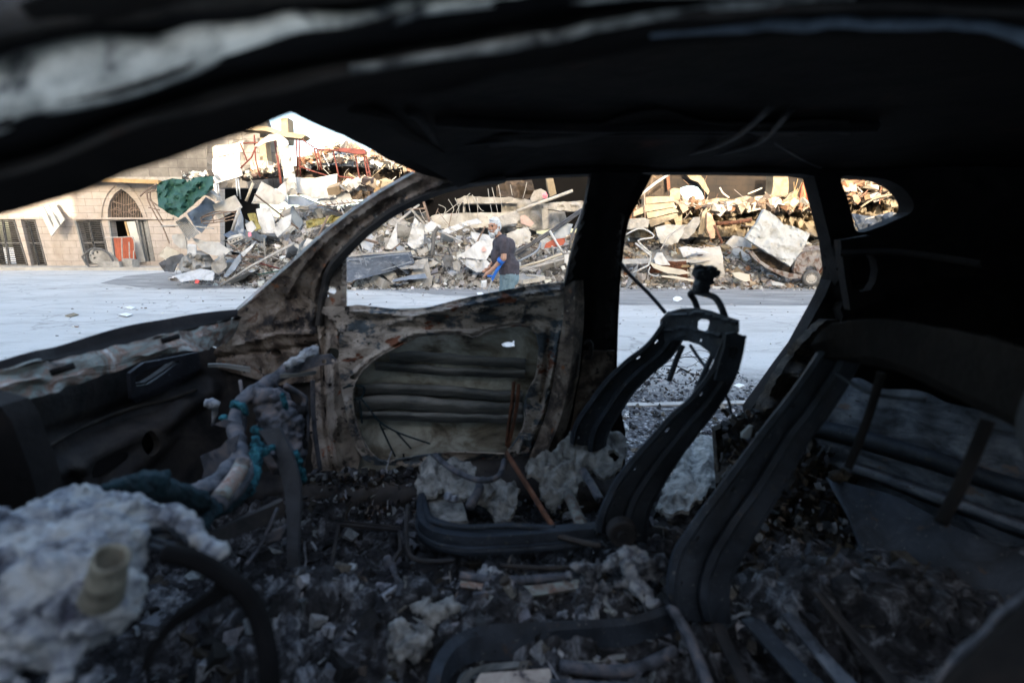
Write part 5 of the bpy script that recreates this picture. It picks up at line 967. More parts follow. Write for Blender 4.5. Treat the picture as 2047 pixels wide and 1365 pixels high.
# header dark box behind lower edge of the roof front (far corner)
# ---- near side rail and near A pillar, close to the lens
def nr(ptsA, ptsB, nm, mt, th=.004, n=30, mid=None, wob=.004):
    rails = [ptsA] + ([mid] if mid else []) + [ptsB]
    return obj(nm, strip(rails, n, th, wob=wob, sc=20), mt, CAR, True)
E0 = [(-500, 120, .34), (0, -20, .34), (450, -60, .35), (1000, -100, .36), (1500, -130, .37), (2500, -120, .39)]
E1 = [(-500, 190, .33), (0, 75, .33), (250, 25, .34), (450, -5, .345), (1000, -50, .355), (1500, -80, .36), (2500, -90, .38)]
E2 = [(-500, 260, .34), (0, 92, .34), (250, 42, .345), (450, 20, .35), (700, 0, .355), (1000, -20, .36), (1500, -45, .37), (2500, -60, .385)]
E3 = [(-500, 300, .355), (0, 112, .345), (200, 72, .35), (450, 45, .355), (700, 8, .36), (1000, -12, .37), (1500, -35, .38), (2500, -50, .39)]
E4 = [(-500, 400, .33), (0, 255, .33), (200, 200, .335), (350, 150, .34), (450, 115, .345), (600, 72, .35), (750, 42, .355), (950, 10, .36), (1500, -20, .37), (2500, -45, .38)]
E5 = [(-500, 450, .37), (0, 330, .365), (250, 235, .37), (450, 170, .375), (700, 115, .38), (1000, 62, .385), (1300, 12, .39), (1700, -5, .40), (2100, 0, .41), (2600, 20, .42)]
E6 = [(-500, 470, .35), (0, 350, .35), (250, 255, .355), (450, 205, .36), (700, 142, .365), (1000, 96, .37), (1300, 38, .38), (1700, 12, .39), (2100, 25, .40), (2600, 60, .41)]
E7 = [(-500, 505, .39), (0, 395, .385), (250, 310, .39), (450, 255, .395), (600, 222, .40), (800, 178, .40), (1000, 135, .405), (1300, 76, .41), (1600, 45, .42), (2000, 45, .43), (2600, 200, .45)]
E8 = [(-500, 540, .40), (0, 432, .40), (250, 350, .40), (450, 280, .405), (622, 224, .41), (800, 196, .412), (1000, 155, .415), (1300, 96, .42), (1600, 72, .43), (1980, 78, .44), (2080, 110, .45), (2600, 400, .47)]
def ext(E):   # run the rail on down the near A pillar to the cowl
    e = E[0][1]; return [(-1988, 1246 + (e - 450) * 1.2, E[0][2] - .05), (-1280, 727 + (e - 450) * 1.3, E[0][2] - .02)] + E
E0, E1, E2, E3, E4, E5, E6, E7, E8 = [ext(e) for e in (E0, E1, E2, E3, E4, E5, E6, E7, E8)]
obj('rail_backing', strip([[(x, y - 160, Y + .06) for x, y, Y in E1], [(x, y, Y + .05) for x, y, Y in E4], [(x, y, Y + .03) for x, y, Y in E6]], 40, .004), m_soot, CAR, True)
NRL = obj('near_roof_rail', strip([E0, E1, E2], 60, .004, wob=.003, sc=20), m_band2, CAR, True)
obj('paint_band', strip([E3, E4], 60, .004, wob=.006, sc=20), m_band, NRL, True)
obj('rain_gutter', strip([E2, E3], 60, .003), m_soot, NRL, True)
obj('door_flange', strip([E4, E5], 60, .004, wob=.003, sc=20), m_soot, NRL, True)
obj('seal_edge', strip([E5, E6], 60, .004, wob=.003, sc=20), m_band2, NRL, True)
obj('inner_rail', strip([E6, E7, E8, [(x, y - 10, Y + .08) for x, y, Y in E8], [(x, y - 110, Y + .10) for x, y, Y in E8]], 60, .004, wob=.003, sc=20), m_roofin, NRL, True)
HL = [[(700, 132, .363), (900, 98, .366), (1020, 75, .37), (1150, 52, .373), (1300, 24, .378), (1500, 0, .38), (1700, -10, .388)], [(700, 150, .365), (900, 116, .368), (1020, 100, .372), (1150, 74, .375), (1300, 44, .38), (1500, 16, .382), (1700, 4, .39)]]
obj('highlight_streak', strip(HL, 30, .002, wob=.003, sc=30), mot('grey painted highlight', [(0.38, (0.05, 0.05, 0.05)), (0.62, (0.36, 0.355, 0.33))], 30, 0.9, 0.5), NRL, True)  # pale strip paints the highlight along the rail
H2 = [[(1300, 64, .405), (1450, 50, .41), (1600, 40, .412), (1750, 34, .416), (1900, 34, .42), (1990, 42, .422), (2100, 80, .43)], [(1300, 78, .405), (1450, 68, .41), (1600, 62, .412), (1750, 58, .416), (1900, 58, .42), (1980, 66, .422), (2090, 112, .43)]]
obj('bluish_highlight', strip(H2, 24, .002, wob=.004, sc=30), plain('blue grey painted highlight', (0.10, 0.125, 0.155), .7, .5, 30), NRL, True)  # blue grey strip paints a second highlight on the rail
# ---- cowl and bulkhead
CW0 = [(-420, 860, .80), (0, 722, .97), (120, 690, 1.12), (240, 655, 1.28), (360, 632, 1.45), (474, 618, 1.62)]
CW1 = [(-420, 890, .80), (0, 738, .96), (120, 708, 1.11), (240, 675, 1.27), (360, 652, 1.43), (474, 630, 1.6)]
CW2 = [(-420, 900, .76), (0, 742, .92), (120, 716, 1.05), (240, 690, 1.2), (360, 662, 1.36), (485, 634, 1.62)]
CW3 = [(-420, 930, .74), (0, 772, .90), (120, 752, 1.03), (240, 722, 1.18), (360, 690, 1.33), (470, 662, 1.60)]
CW4 = [(-420, 960, .75), (0, 818, .90), (120, 778, 1.03), (240, 740, 1.18), (330, 705, 1.30), (395, 702, 1.38), (450, 688, 1.56)]
def mixr0(a, b_, t):
    a = catmull(a, 7); b_ = catmull(b_, 7); return [tuple(p * (1 - t) + q * t for p, q in zip(u, v)) for u, v in zip(a, b_)]
CO = obj('cowl', strip([CW2, mixr0(CW2, CW3, .33), mixr0(CW2, CW3, .66), CW3, mixr0(CW3, CW4, .33), mixr0(CW3, CW4, .66), CW4], 140, .004, wob=.009, sc=26), m_cowl, CAR, False)
obj('scuttle_edge', strip([CW0, CW1, CW2], 40, .005, wob=.004), m_soot, CO, True)
for q in ([(400, 745), (450, 728), (500, 728)], ):
    pass
for a_, b_2 in (((128, 738, 1.0), (172, 724, 1.04)), ((340, 678, 1.28), (372, 668, 1.33))):
    p0 = P(*a_); p1 = P(*b_2); obj('cowl_slot', tube([p0 - V((0, .03, 0)), p1 - V((0, .03, 0))], .008, 8, flat=.5), m_soot, CO, True)
FX = [(-420, 880), (0, 800), (200, 742), (330, 700), (420, 680), (520, 700), (650, 720), (650, 1010), (520, 1030), (300, 1060), (100, 1150), (-420, 1500)]
def fmap(x, y):
    t = (x - 0) / 480; Yt = .95 + .68 * max(-.5, min(1.0, t)) ** 1.0
    p = P(x, 760, Yt); p2 = PX(x, y, p.x - .04 if x < 640 else p.x)
    d = bumpf(x, y, [([(60, 960), (240, 880), (420, 780)], 34, .03), ([(0, 900), (200, 840), (400, 760)], 26, -.015), ([(200, 1000), (330, 860), (350, 800)], 40, .025), ([(180, 1000), (160, 920)], 30, .02)])
    return p2 + V((d, -d, 0)) + V((.02, 0, 0)) * noise.noise(p2 * 6)
FW = obj('bulkhead', plate([(-420, 880), (0, 800), (200, 742), (330, 700), (420, 690), (520, 735), (620, 745), (620, 1010), (520, 1040), (300, 1100), (100, 1180), (-420, 1500)], fmap, V((-.02, 0, 0)), [sm([(292, 852), (305, 870), (308, 890), (296, 904), (282, 900), (274, 880), (280, 860)], 2), [(264, 745), (285, 730), (358, 712), (362, 716), (290, 764), (268, 766)]], 7), m_fire, CAR); autosm(FW, 40)
obj('engine_bay_back', plate([(-420, 850), (0, 790), (420, 690), (640, 720), (640, 1010), (100, 1180), (-420, 1500)], lambda x, y: fmap(x, y) + V((-.12, .02, -.02)), V((-.02, 0, 0)), (), 60), m_soot, CAR)
obj('bulkhead_recess', plate([(258, 740), (285, 720), (365, 706), (395, 700), (400, 730), (385, 750), (272, 802), (262, 790)], lambda x, y: fmap(x, y) + V((.03, -.03, 0)), V((-.01, 0, 0)), [[(268, 748), (288, 734), (350, 716), (358, 718), (292, 762), (270, 766)]], 8), plain('dark blue scorched panel', (.016, .018, .026), .6, .4, 20, layer=[(50, .64, .04, (.2, .2, .28))]), CAR)
obj('bulkhead_seam', tube([fmap(x, y) + V((.02, -.02, 0)) for x, y in [(60, 905), (150, 862), (250, 820), (330, 795), (390, 775)]], .006, 6, seg=20), m_band2, CAR, True)
obj('kick_panel', plate([(430, 700), (520, 690), (560, 720), (640, 700), (650, 760), (655, 960), (560, 970), (480, 960), (430, 860)], lambda x, y: P(x, y, 1.66), .02, [circ(522, 820, 10)], 16), m_fire, CAR)
obj('wiper_bracket', strip([[(415, 728, 1.50), (450, 728, 1.52), (500, 735, 1.55)], [(415, 734, 1.50), (450, 735, 1.52), (500, 745, 1.55)]], 8, .01), m_rib, CAR)
for q in ([(410, 805, 1.3), (430, 812, 1.32), (425, 850, 1.33)], ):
    obj('melted_drip', tube([P(*p) for p in q], [.012, .018, .008, .004], 6, seg=8), m_ash, CAR, True)
fplate('left_blue_strut', [(-120, 780), (0, 812), (22, 840), (60, 940), (95, 1060), (0, 1080), (-120, 1080)], m_soot, lambda x, y: .80, th=.05, step=20)
# ---- dashboard cross beam with corroded bundles
DB = obj('dashboard_beam', tube([P(612, 722, 1.52), P(560, 750, 1.45), P(500, 790, 1.34), P(474, 822, 1.28), P(470, 860, 1.22), P(478, 900, 1.16), P(462, 935, 1.08), P(420, 972, .98), P(360, 1000, .88), P(250, 1040, .72)], .020, 14, seg=90), m_tube, CAR, True)
for v in DB.data.vertices: v.co += noise.noise_vector(v.co * 22) * .008 + noise.noise_vector(v.co * 70) * .003
obj('beam_sleeve', tube([P(478, 900, 1.14), P(490, 940, 1.08), P(470, 975, 1.0), P(430, 1010, .92)], .022, 10, seg=20), m_tube, DB, True)
obj('corroded_pipe', tube([P(486, 925, 1.05), P(470, 955, 1.0), P(440, 995, .93)], .018, 10, seg=12), m_cowl, DB, True)
def lump(nm, pts, mt, vox=.006, disp=.006, dsc=30, par=CAR, label=None):
    """pts: (px,py,Y,r)"""
    vf = []
    for (a, b_3) in zip(pts, pts[1:]):
        pa, pb = P(*a[:3]), P(*b_3[:3]); n = max(2, int((pb - pa).length / (min(a[3], b_3[3]) * .6)))
        for i in range(n + 1):
            t = i / n; vf.append(ball(pa.lerp(pb, t), (a[3] + (b_3[3] - a[3]) * t), 10, 7))
    if len(pts) == 1: vf.append(ball(P(*pts[0][:3]), pts[0][3]))
    return remesh(nm, join(*vf), mt, vox, par, 2, disp, dsc, label)
obj('beam_bracket', plate([(400, 912), (440, 895), (452, 880), (478, 868), (470, 900), (452, 930), (420, 960), (398, 975), (408, 940)], lambda x, y: P(x, y, 1.12 + (460 - x) * .001), .004, (), 8), m_tube, DB)
obj('beam_bracket', plate([(428, 848), (450, 838), (470, 842), (468, 858), (440, 852)], lambda x, y: P(x, y, 1.22), .004, (), 8), m_tube, DB)
obj('beam_mount', plate(Zc('6', (1640, 545), (1700, 480), (1780, 470), (1850, 440), (1935, 432), (1965, 470), (1940, 490), (1870, 500), (1800, 520), (1700, 560)), lambda x, y: P(x, y, 1.45), .006, [circ(*Zc('6', (1895, 478))[0], 5), circ(*Zc('6', (1945, 470))[0], 4)], 8), m_tube, DB)
obj('mount_rail', strip([[(560, 748, 1.42), (600, 746, 1.45), (632, 741, 1.48)], [(560, 756, 1.42), (600, 753, 1.45), (632, 748, 1.48)]], 8, .006), m_rib, DB)
lump('melted_alloy', [(575, 728, 1.42, .012), (600, 718, 1.45, .018), (622, 705, 1.48, .02), (632, 696, 1.5, .012)], m_ash, .005, .008, 50, DB)
for q in ([(462, 812, 1.24, .006), (472, 808, 1.23, .012), (484, 812, 1.23, .010), (490, 826, 1.23, .008)], [(446, 836, 1.25, .010), (452, 842, 1.25, .010)], [(508, 858, 1.2, .012), (520, 862, 1.2, .008)], [(590, 905, 1.22, .008), (600, 930, 1.22, .010), (608, 960, 1.22, .010)], [(510, 880, 1.15, .012), (520, 905, 1.14, .016), (545, 895, 1.16, .008)], [(565, 790, 1.3, .008), (572, 815, 1.3, .008)], [(512, 905, 1.13, .018), (508, 950, 1.08, .016), (500, 980, 1.04, .012)]):
    lump('teal_crust', q, m_cyan, .004, .006, 60, DB)
lump('wiring_loom', [(500, 975, 1.04, .014), (480, 1000, 1.0, .014), (440, 1012, .94, .016), (390, 1000, .86, .018), (340, 985, .80, .024), (300, 970, .75, .026), (250, 975, .70, .018), (215, 980, .66, .010)], m_teal, .006, .012, 24)
lump('wiring_loom', [(440, 1012, .92, .012), (410, 1040, .86, .012), (400, 1070, .82, .010)], m_teal, .005, .008, 40)
# heater box under the beam: crumpled dark shell and hanging bracket
lump('heater_shell', [(540, 800, 1.36, .045), (560, 850, 1.34, .06), (575, 900, 1.32, .05), (560, 930, 1.30, .035)], m_tube, .008, .028, 14)
lump('heater_shell', [(590, 830, 1.42, .03), (598, 880, 1.42, .035), (590, 920, 1.40, .03)], m_fire, .008, .02, 18)
obj('bracket_plate', strip([[(520, 860, 1.2), (548, 900, 1.18), (565, 960, 1.16), (575, 1040, 1.12), (580, 1110, 1.08), (582, 1180, 1.05)], [(560, 850, 1.2), (585, 900, 1.18), (598, 960, 1.16), (600, 1040, 1.12), (602, 1110, 1.08), (604, 1190, 1.05)]], 20, .012, wob=.01), plain('grey black bracket steel', (.045, .048, .055), .6, .4, 14), CAR, False)
obj('bracket_arm', strip([[(420, 1070, .86), (480, 1040, .92), (545, 1010, 1.0), (565, 1000, 1.02)], [(430, 1092, .86), (490, 1066, .92), (550, 1038, 1.0), (570, 1028, 1.02)]], 14, .02, wob=.008), m_fire, CAR)
obj('bracket_tab', plate([(518, 1080), (545, 1062), (572, 1050), (560, 1078), (525, 1086)], lambda x, y: P(x, y, .96), .005, (), 8), m_tube, CAR)
for q, r_ in (([(555, 1015, .99), (520, 1090, .95), (490, 1130, .9)], .004), ([(480, 760, 1.38), (490, 850, 1.3), (470, 900, 1.25)], .005), ([(610, 790, 1.45), (615, 870, 1.42), (600, 960, 1.4)], .006), ([(625, 760, 1.5), (628, 850, 1.48), (640, 940, 1.45)], .008), ([(570, 770, 1.4), (610, 800, 1.44), (585, 840, 1.4)], .01), ([(545, 905, 1.14), (560, 930, 1.2), (600, 990, 1.25)], .006)):
    obj('pipe', tube([P(*p) for p in q], r_, 6, seg=14), m_tube, CAR, True)
# ---- steering column: lumpy ash crust, socket, wheel rim
vf = []
rg = random.Random(3)
for (x, y, Y, r) in [(150, 1050, .62, .055), (230, 1060, .6, .05), (90, 1110, .56, .07), (180, 1120, .54, .06), (40, 1180, .5, .075), (130, 1190, .48, .065), (-20, 1240, .46, .06), (90, 1240, .45, .04), (-60, 1160, .5, .08), (300, 1050, .62, .025), (330, 1040, .64, .022), (200, 1200, .47, .04), (-150, 1250, .5, .1)]:
    vf.append(ball(P(x, y, Y), r, 14, 9))
for i in range(150):
    x = rg.uniform(-60, 300); y = rg.uniform(1010, 1300)
    vf.append(ball(P(x, y, .66 - (y - 1000) * .0007) + V((0, -.045, .0)), rg.uniform(.004, .013), 6, 4)) if y > 1010 + abs(x - 190) * .35 else None
SC = remesh('steering_column', join(*vf), m_ash, .006, CAR, 1, .010, 60, 'thick pale blue grey ash crust over the steering column')
sb_ = P(208, 1175, .44); stp = P(222, 1112, .42); sax = (stp - sb_).normalized(); su = sax.cross(V((0, 1, 0))).normalized(); sv_ = su.cross(sax)
L_ = (stp - sb_).length
obj('column_socket', loft([[sb_ + sax * (d * L_) + su * (math.cos(a) * r) + sv_ * (math.sin(a) * r) for a in [2 * math.pi * k / 24 for k in range(25)]] for r, d in ((.020, -.3), (.0185, 0), (.0175, .35), (.018, .40), (.0165, .42), (.016, .85), (.0148, 1.0), (.0125, 1.0), (.011, .9), (.010, .3), (.001, .3))], 0, wob=.0015, sc=60), m_cream, SC, True)
lump('crust_tip', [(330, 1030, .62, .012), (365, 1035, .62, .016), (385, 1060, .60, .012), (405, 1090, .58, .010), (440, 1100, .56, .012)], m_ash, .005, .008, 40, SC)
for q in ([(305, 1062, .6), (340, 1058, .6), (382, 1090, .58)], [(300, 1078, .58), (345, 1092, .57), (395, 1110, .56)], [(300, 1092, .56), (340, 1104, .55), (400, 1120, .55)]):
    obj('column_blade', tube([P(*p) for p in q], .006, 6, seg=8, flat=.4), m_blk, SC, True)
SW = obj('steering_wheel', tube([P(*q) for q in [(330, 1105, .5), (380, 1115, .5), (430, 1140, .5), (480, 1175, .49), (512, 1220, .48), (530, 1280, .46), (538, 1340, .44), (535, 1420, .42), (500, 1520, .40)]], .011, 10, seg=50), m_ink, CAR, True)
obj('wheel_spoke', strip([[(450, 1150, .5), (400, 1190, .49), (340, 1235, .48), (300, 1290, .46), (285, 1330, .45)], [(470, 1175, .5), (410, 1212, .49), (350, 1250, .48), (312, 1300, .46), (300, 1340, .45)]], 14, .006, wob=.004), m_ink, SW)
# ---- floor pan
def floorz(X, Y):
    z = .30 + .10 * noise.noise(V((X * 3, Y * 3, 1))) * .6 + .05 * noise.noise(V((X * 9, Y * 9, 1)))
    z += .10 * math.exp(-((Y - .95) / .12) ** 2)                       # tunnel
    if X > .55: z += min(.06, (X - .55) * .25)                          # rear footwell rises to the bench
    return z
g_ = [[V((-1.15 + 3.4 * i / 300, .18 + 1.4 * j / 125, floorz(-1.15 + 3.4 * i / 300, .18 + 1.4 * j / 125) + .03 * noise.noise(V((i * .45, j * .45, 5))) + .02 * noise.noise(V((i * .9, j * .9, 9))))) for i in range(301)] for j in range(126)]
obj('floor_pan', loft(g_, .02), m_floor, CAR, True)
# ---- seats
def seat(label):
    return
def channel(name, A, B, C, D, E, par, th=.0035, n=30, mt=m_blk, wob=.0015, holes=((14, 5), (22, 5), (23, 9), (34, 5), (45, 9), (46, 5), (58, 5)), depth=1.0):
    """stamped sheet steel rail: folded lips, raised borders, a central bead and punched holes"""
    prof = [(0, 0), (.03, -.016), (.09, -.018), (.125, -.005), (.19, -.005), (.235, -.005), (.31, -.004), (.40, -.004), (.47, -.004), (.52, -.005), (.56, -.019), (.63, -.021), (.66, -.009), (.72, -.008), (.76, -.008), (.93, -.006), (1, .006)]
    N_ = n * 3; rails = [catmull([tuple(q) for q in mixr(A, E, t, dY * depth)], N_) for t, dY in prof]
    g = [[P(*q) + noise.noise_vector(P(*q) * 18) * wob for q in r] for r in rails]
    v, f = loft(g, th); nn = len(rails) * N_
    cut = set()
    for a, c in holes:
        j = int(a / 70 * N_)
        for q in range(2): cut.add((4 if c < 8 else 11, j + q))
    bad = set()
    for (i, j) in cut: bad.add(i * (N_ - 1) + j)
    m_ = (len(rails) - 1) * (N_ - 1)
    f = [q for k, q in enumerate(f) if not (k < 2 * m_ and (k % m_) in bad)]
    return autosm(obj(name, (v, f), mt, par), 20)
def mixr(a, b_, t, dY=0): return [tuple(p * (1 - t) + q * t for p, q in zip(u, v))[:2] + (u[2] * (1 - t) + v[2] * t + dY,) for u, v in zip(a, b_)]
def sp_z(k, pts, dx=0, dy=0):
    q = Zc(k, *pts); return [(x + dx, y + dy, Y) for x, y, Y in q]
# passenger (far) seat ----------------------------------------------------
PS = obj('front_seat', strip([[(832, 1035, 1.16), (836, 1062, 1.12), (870, 1082, 1.08), (930, 1092, 1.06), (1020, 1090, 1.05), (1100, 1085, 1.05), (1190, 1078, 1.05)], [(832, 1050, 1.15), (838, 1080, 1.11), (872, 1100, 1.07), (930, 1110, 1.05), (1020, 1108, 1.04), (1100, 1100, 1.04), (1190, 1092, 1.04)]], 30, .004), m_blk, CAR, True, label='bare blackened frame of the far front seat')
R0 = [(856, 925, 1.5), (842, 960, 1.42), (834, 1005, 1.25), (838, 1040, 1.14), (870, 1062, 1.09), (930, 1072, 1.07), (1020, 1070, 1.06), (1100, 1064, 1.06), (1190, 1056, 1.06)]
def rr(dx, dy, dY): return [(x + dx * (1 if k < 4 else 0), y + dy, Y + dY) for k, (x, y, Y) in enumerate(R0)]
autosm(obj('seat_frame', strip([rr(14, -14, .05), rr(8, -10, .03), rr(3, -4, .01), rr(0, 0, 0), rr(-2, 12, -.004), rr(-2, 20, -.004), rr(-3, 24, -.014), rr(-3, 29, -.012), rr(-1, 36, .004)], 80, .004, wob=.002, sc=20), m_blk, PS), 22)
obj('seat_lip', strip([[(846, 1000, 1.28), (850, 1035, 1.17), (880, 1052, 1.12), (940, 1060, 1.10), (1020, 1056, 1.09), (1110, 1062, 1.08)], [(852, 990, 1.29), (862, 1028, 1.18), (890, 1042, 1.13), (940, 1048, 1.11), (1020, 1046, 1.10), (1110, 1050, 1.09)]], 24, .005), m_blk, PS, True)
for q, r_ in (([(815, 1010, 1.16), (812, 1060, 1.08), (820, 1110, 1.03), (860, 1122, 1.02), (910, 1120, 1.02)], .006), ([(920, 1150, .98), (1000, 1160, .97), (1100, 1155, .98), (1160, 1150, .99)], .010), ([(1000, 1130, 1.0), (1100, 1135, 1.0), (1180, 1130, 1.0)], .006), ([(870, 910, 1.42), (900, 935, 1.32), (940, 955, 1.27), (975, 960, 1.26), (1000, 948, 1.30), (1008, 920, 1.40)], .009), ([(1165, 940, 1.35), (1180, 965, 1.28), (1200, 1000, 1.2)], .012), ([(1000, 1045, 1.12), (1070, 1060, 1.09), (1170, 1085, 1.03), (1200, 1090, 1.02)], .007)):
    obj('seat_tube', tube([P(*p) for p in q], r_, 8, seg=20), m_tube if r_ > .008 else m_fire, PS, True)
obj('seat_strut', tube([P(1012, 905, 1.42), P(1060, 980, 1.26), P(1100, 1045, 1.14), P(1112, 1062, 1.11)], .012, 8, flat=.5), m_rust, PS, True)
obj('seat_crossbar', tube([P(940, 1010, 1.2), P(955, 985, 1.3), P(965, 960, 1.4)], .014, 8), m_tube, PS, True)
obj('seat_crossbar', tube([P(1135, 985, 1.3), P(1150, 1020, 1.2), P(1165, 1055, 1.1)], .016, 8), m_cowl, PS, True)
obj('seat_pan', plate([(855, 1000), (880, 985), (920, 985), (935, 1040), (880, 1042), (862, 1030)], lambda x, y: G(x, y, .44), V((0, 0, -.01)), (), 8), m_pad, PS)
# back: far rail, near rail
FRb = [(1338, 622, 1.46), (1322, 650, 1.46), (1290, 690, 1.46), (1250, 722, 1.46), (1210, 760, 1.46), (1180, 800, 1.46), (1150, 845, 1.46), (1140, 880, 1.46), (1132, 930, 1.46)]
def off(pts, dx, dy, dY=0): return [(x + dx, y + dy, Y + dY) for x, y, Y in pts]
def offt(pts, dxs, dys, dY=0):
    n = len(pts); return [(x + dxs[0] + (dxs[1] - dxs[0]) * i / (n - 1), y + dys[0] + (dys[1] - dys[0]) * i / (n - 1), Y + dY) for i, (x, y, Y) in enumerate(pts)]
BK = channel('backrest_frame', FRb, offt(FRb, (8, 12), (6, 6), -.03), offt(FRb, (20, 32), (14, 10), -.035), offt(FRb, (26, 55), (22, 14), -.01), offt(FRb, (38, 74), (30, 20), -.02), PS, n=34)
NRb = [(1450, 670, 1.12), (1438, 700, 1.12), (1420, 740, 1.12), (1385, 790, 1.12), (1340, 830, 1.12), (1296, 880, 1.10), (1252, 930, 1.08), (1222, 975, 1.07), (1200, 1020, 1.06), (1190, 1060, 1.06)]
NRe = [(1490, 670, 1.12), (1480, 715, 1.12), (1466, 760, 1.12), (1436, 812, 1.12), (1400, 860, 1.11), (1362, 910, 1.10), (1330, 960, 1.09), (1302, 1010, 1.07), (1292, 1050, 1.06), (1290, 1085, 1.06)]
def mixr(a, b_, t, dY=0): return [tuple(p * (1 - t) + q * t for p, q in zip(u, v))[:2] + (u[2] * (1 - t) + v[2] * t + dY,) for u, v in zip(a, b_)]
channel('backrest_side', NRb, mixr(NRb, NRe, .12, -.03), mixr(NRb, NRe, .55, -.02), mixr(NRb, NRe, .66, -.04), NRe, PS, n=40)
cross = [(1322, 640), (1336, 625), (1365, 617), (1395, 616), (1425, 622), (1452, 632), (1478, 640), (1478, 662), (1468, 680), (1440, 700), (1432, 722), (1420, 705), (1400, 690), (1375, 682), (1352, 680), (1330, 682), (1320, 670)]
cxb = fplate('top_crossbar', cross, m_blk, lambda x, y: 1.46 - (x - 1320) * .0022, th=.012, holes=[[(1396, 642), (1402, 638), (1418, 640), (1422, 645), (1418, 660), (1413, 663), (1399, 660), (1395, 655)], circ(1403, 681, 3.5, 8), circ(1363, 682, 2.5, 8), circ(1355, 660, 1.5, 6)], step=6, par=PS,
    feats=[([(1325, 662), (1370, 655), (1440, 672)], 5, .015), ([(1335, 632), (1400, 625), (1470, 645)], 5, .015), ([(1365, 670), (1345, 676)], 6, .01)])
fplate('upper_gusset', [(1452, 668), (1470, 664), (1489, 672), (1487, 695), (1478, 740), (1462, 765), (1430, 760), (1440, 720), (1448, 695)], m_blk, lambda x, y: 1.09, th=.01, holes=[[(1458, 695), (1470, 694), (1475, 698), (1473, 712), (1466, 718), (1458, 716)]], step=6, par=PS)
obj('headrest_post', tube([P(*q) for q in [(1396, 622, 1.34), (1388, 600, 1.34), (1380, 588, 1.33), (1388, 584, 1.32), (1410, 588, 1.27), (1428, 594, 1.24), (1440, 610, 1.22), (1450, 636, 1.21)]], .0085, 8, seg=28), m_blk, PS, True)
vf = []; rg = random.Random(8)
for i in range(16): vf.append(box(P(1408 + rg.uniform(-14, 14), 560 + rg.uniform(-22, 14), 1.28 + rg.uniform(-.03, .03)), (rg.uniform(.015, .035), .03, rg.uniform(.012, .035)), (rg.uniform(-.4, .4), rg.uniform(-.4, .4), 0)))
vf.append(box(P(1404, 566, 1.28), (.034, .03, .05))); vf.append(box(P(1412, 544, 1.28), (.06, .04, .018), (0, .08, 0)))
remesh('headrest', join(*vf), m_blk, .004, PS, 1, .003, 60)
for q, r_ in (([(1365, 690, 1.40), (1352, 720, 1.40), (1337, 762, 1.40)], .009), ([(1428, 702, 1.25), (1410, 740, 1.25), (1388, 790, 1.25)], .008), ([(1380, 690, 1.36), (1400, 720, 1.30), (1425, 750, 1.22)], .005), ([(1330, 625, 1.46), (1300, 590, 1.5), (1258, 548, 1.52), (1240, 525, 1.53)], .006), ([(1348, 684, 1.42), (1320, 730, 1.44), (1280, 790, 1.44)], .0015), ([(1446, 780, 1.2), (1456, 800, 1.2), (1462, 825, 1.2)], .004)):
    obj('seat_wire', tube([P(*p) for p in q], r_, 6, seg=12), m_blk, PS, True)
hingeC = P(1245, 1068, 1.0)
obj('recliner_hinge', join(*[loft([[hingeC + V((math.cos(a) * r, d, math.sin(a) * r)) for a in [2 * math.pi * k / 20 for k in range(21)]] for r, d in ((.001, -.012), (.012, -.012), (.014, -.004), (.03, -.004), (.034, 0), (.036, .02))], 0)]), m_fire, PS)
# padding rests: charred felt
m_feltp = m_pad
def pad(nm, pts, zf, th=-.012, holes=(), sd_=0, wr=.02, lab=None, jag=2.5):
    o = obj(nm, plate(pts, lambda x, y: G(x, y, zf(x, y)) + V((0, 0, wr * (noise.noise(V((x * .04, y * .04, sd_))) + .5 * noise.noise(V((x * .11, y * .11, sd_)))))), V((0, 0, th)), holes, 4, jag, sd_), m_pad, PS, label=lab)
    for v in o.data.vertices: v.co += noise.noise_vector(v.co * 45) * .003 + noise.noise_vector(v.co * 110) * .002
    return autosm(o, 35)
pad('charred_padding', [(830, 965), (842, 940), (838, 925), (860, 915), (890, 920), (910, 912), (935, 918), (952, 935), (945, 955), (970, 962), (990, 975), (975, 1000), (950, 1005), (935, 990), (905, 985), (880, 980), (855, 990), (835, 985)], lambda x, y: .47 + (985 - y) * .0006, sd_=1, lab='grey felt remnant hanging over the front of the far seat')
pad('charred_padding', [(960, 960), (1000, 955), (1030, 960), (1038, 975), (1030, 1010), (1022, 1030), (1005, 1048), (990, 1040), (985, 1020), (965, 1000)], lambda x, y: .45 + (1000 - y) * .0004, sd_=2)
pad('charred_padding', [(1050, 930), (1080, 910), (1110, 895), (1128, 880), (1140, 862), (1160, 855), (1200, 858), (1240, 865), (1255, 880), (1250, 910), (1240, 935), (1215, 955), (1180, 950), (1160, 960), (1150, 985), (1120, 1000), (1105, 1012), (1085, 1000), (1080, 970), (1082, 955), (1055, 950)], lambda x, y: .50 + (960 - y) * .0010, sd_=3, holes=[sm([(1215, 905), (1228, 897), (1240, 905), (1232, 920), (1220, 918)], 2), sm([(1165, 942), (1185, 932), (1195, 950), (1175, 955)], 2)], lab='large torn grey felt sheet slumped beside the far backrest')
pad('charred_padding', [(1400, 870), (1440, 880), (1470, 900), (1450, 950), (1400, 1000), (1340, 1030), (1310, 1010), (1340, 950), (1370, 900)], lambda x, y: .46, sd_=4)
lump('ash_lump', [(895, 992, 1.26, .012), (910, 998, 1.25, .010)], m_ash, .004, .006, 50, PS)
lump('ash_lump', [(1268, 1100, 1.0, .012), (1285, 1110, .99, .014), (1275, 1150, .96, .016)], m_ash, .004, .008, 50, PS)
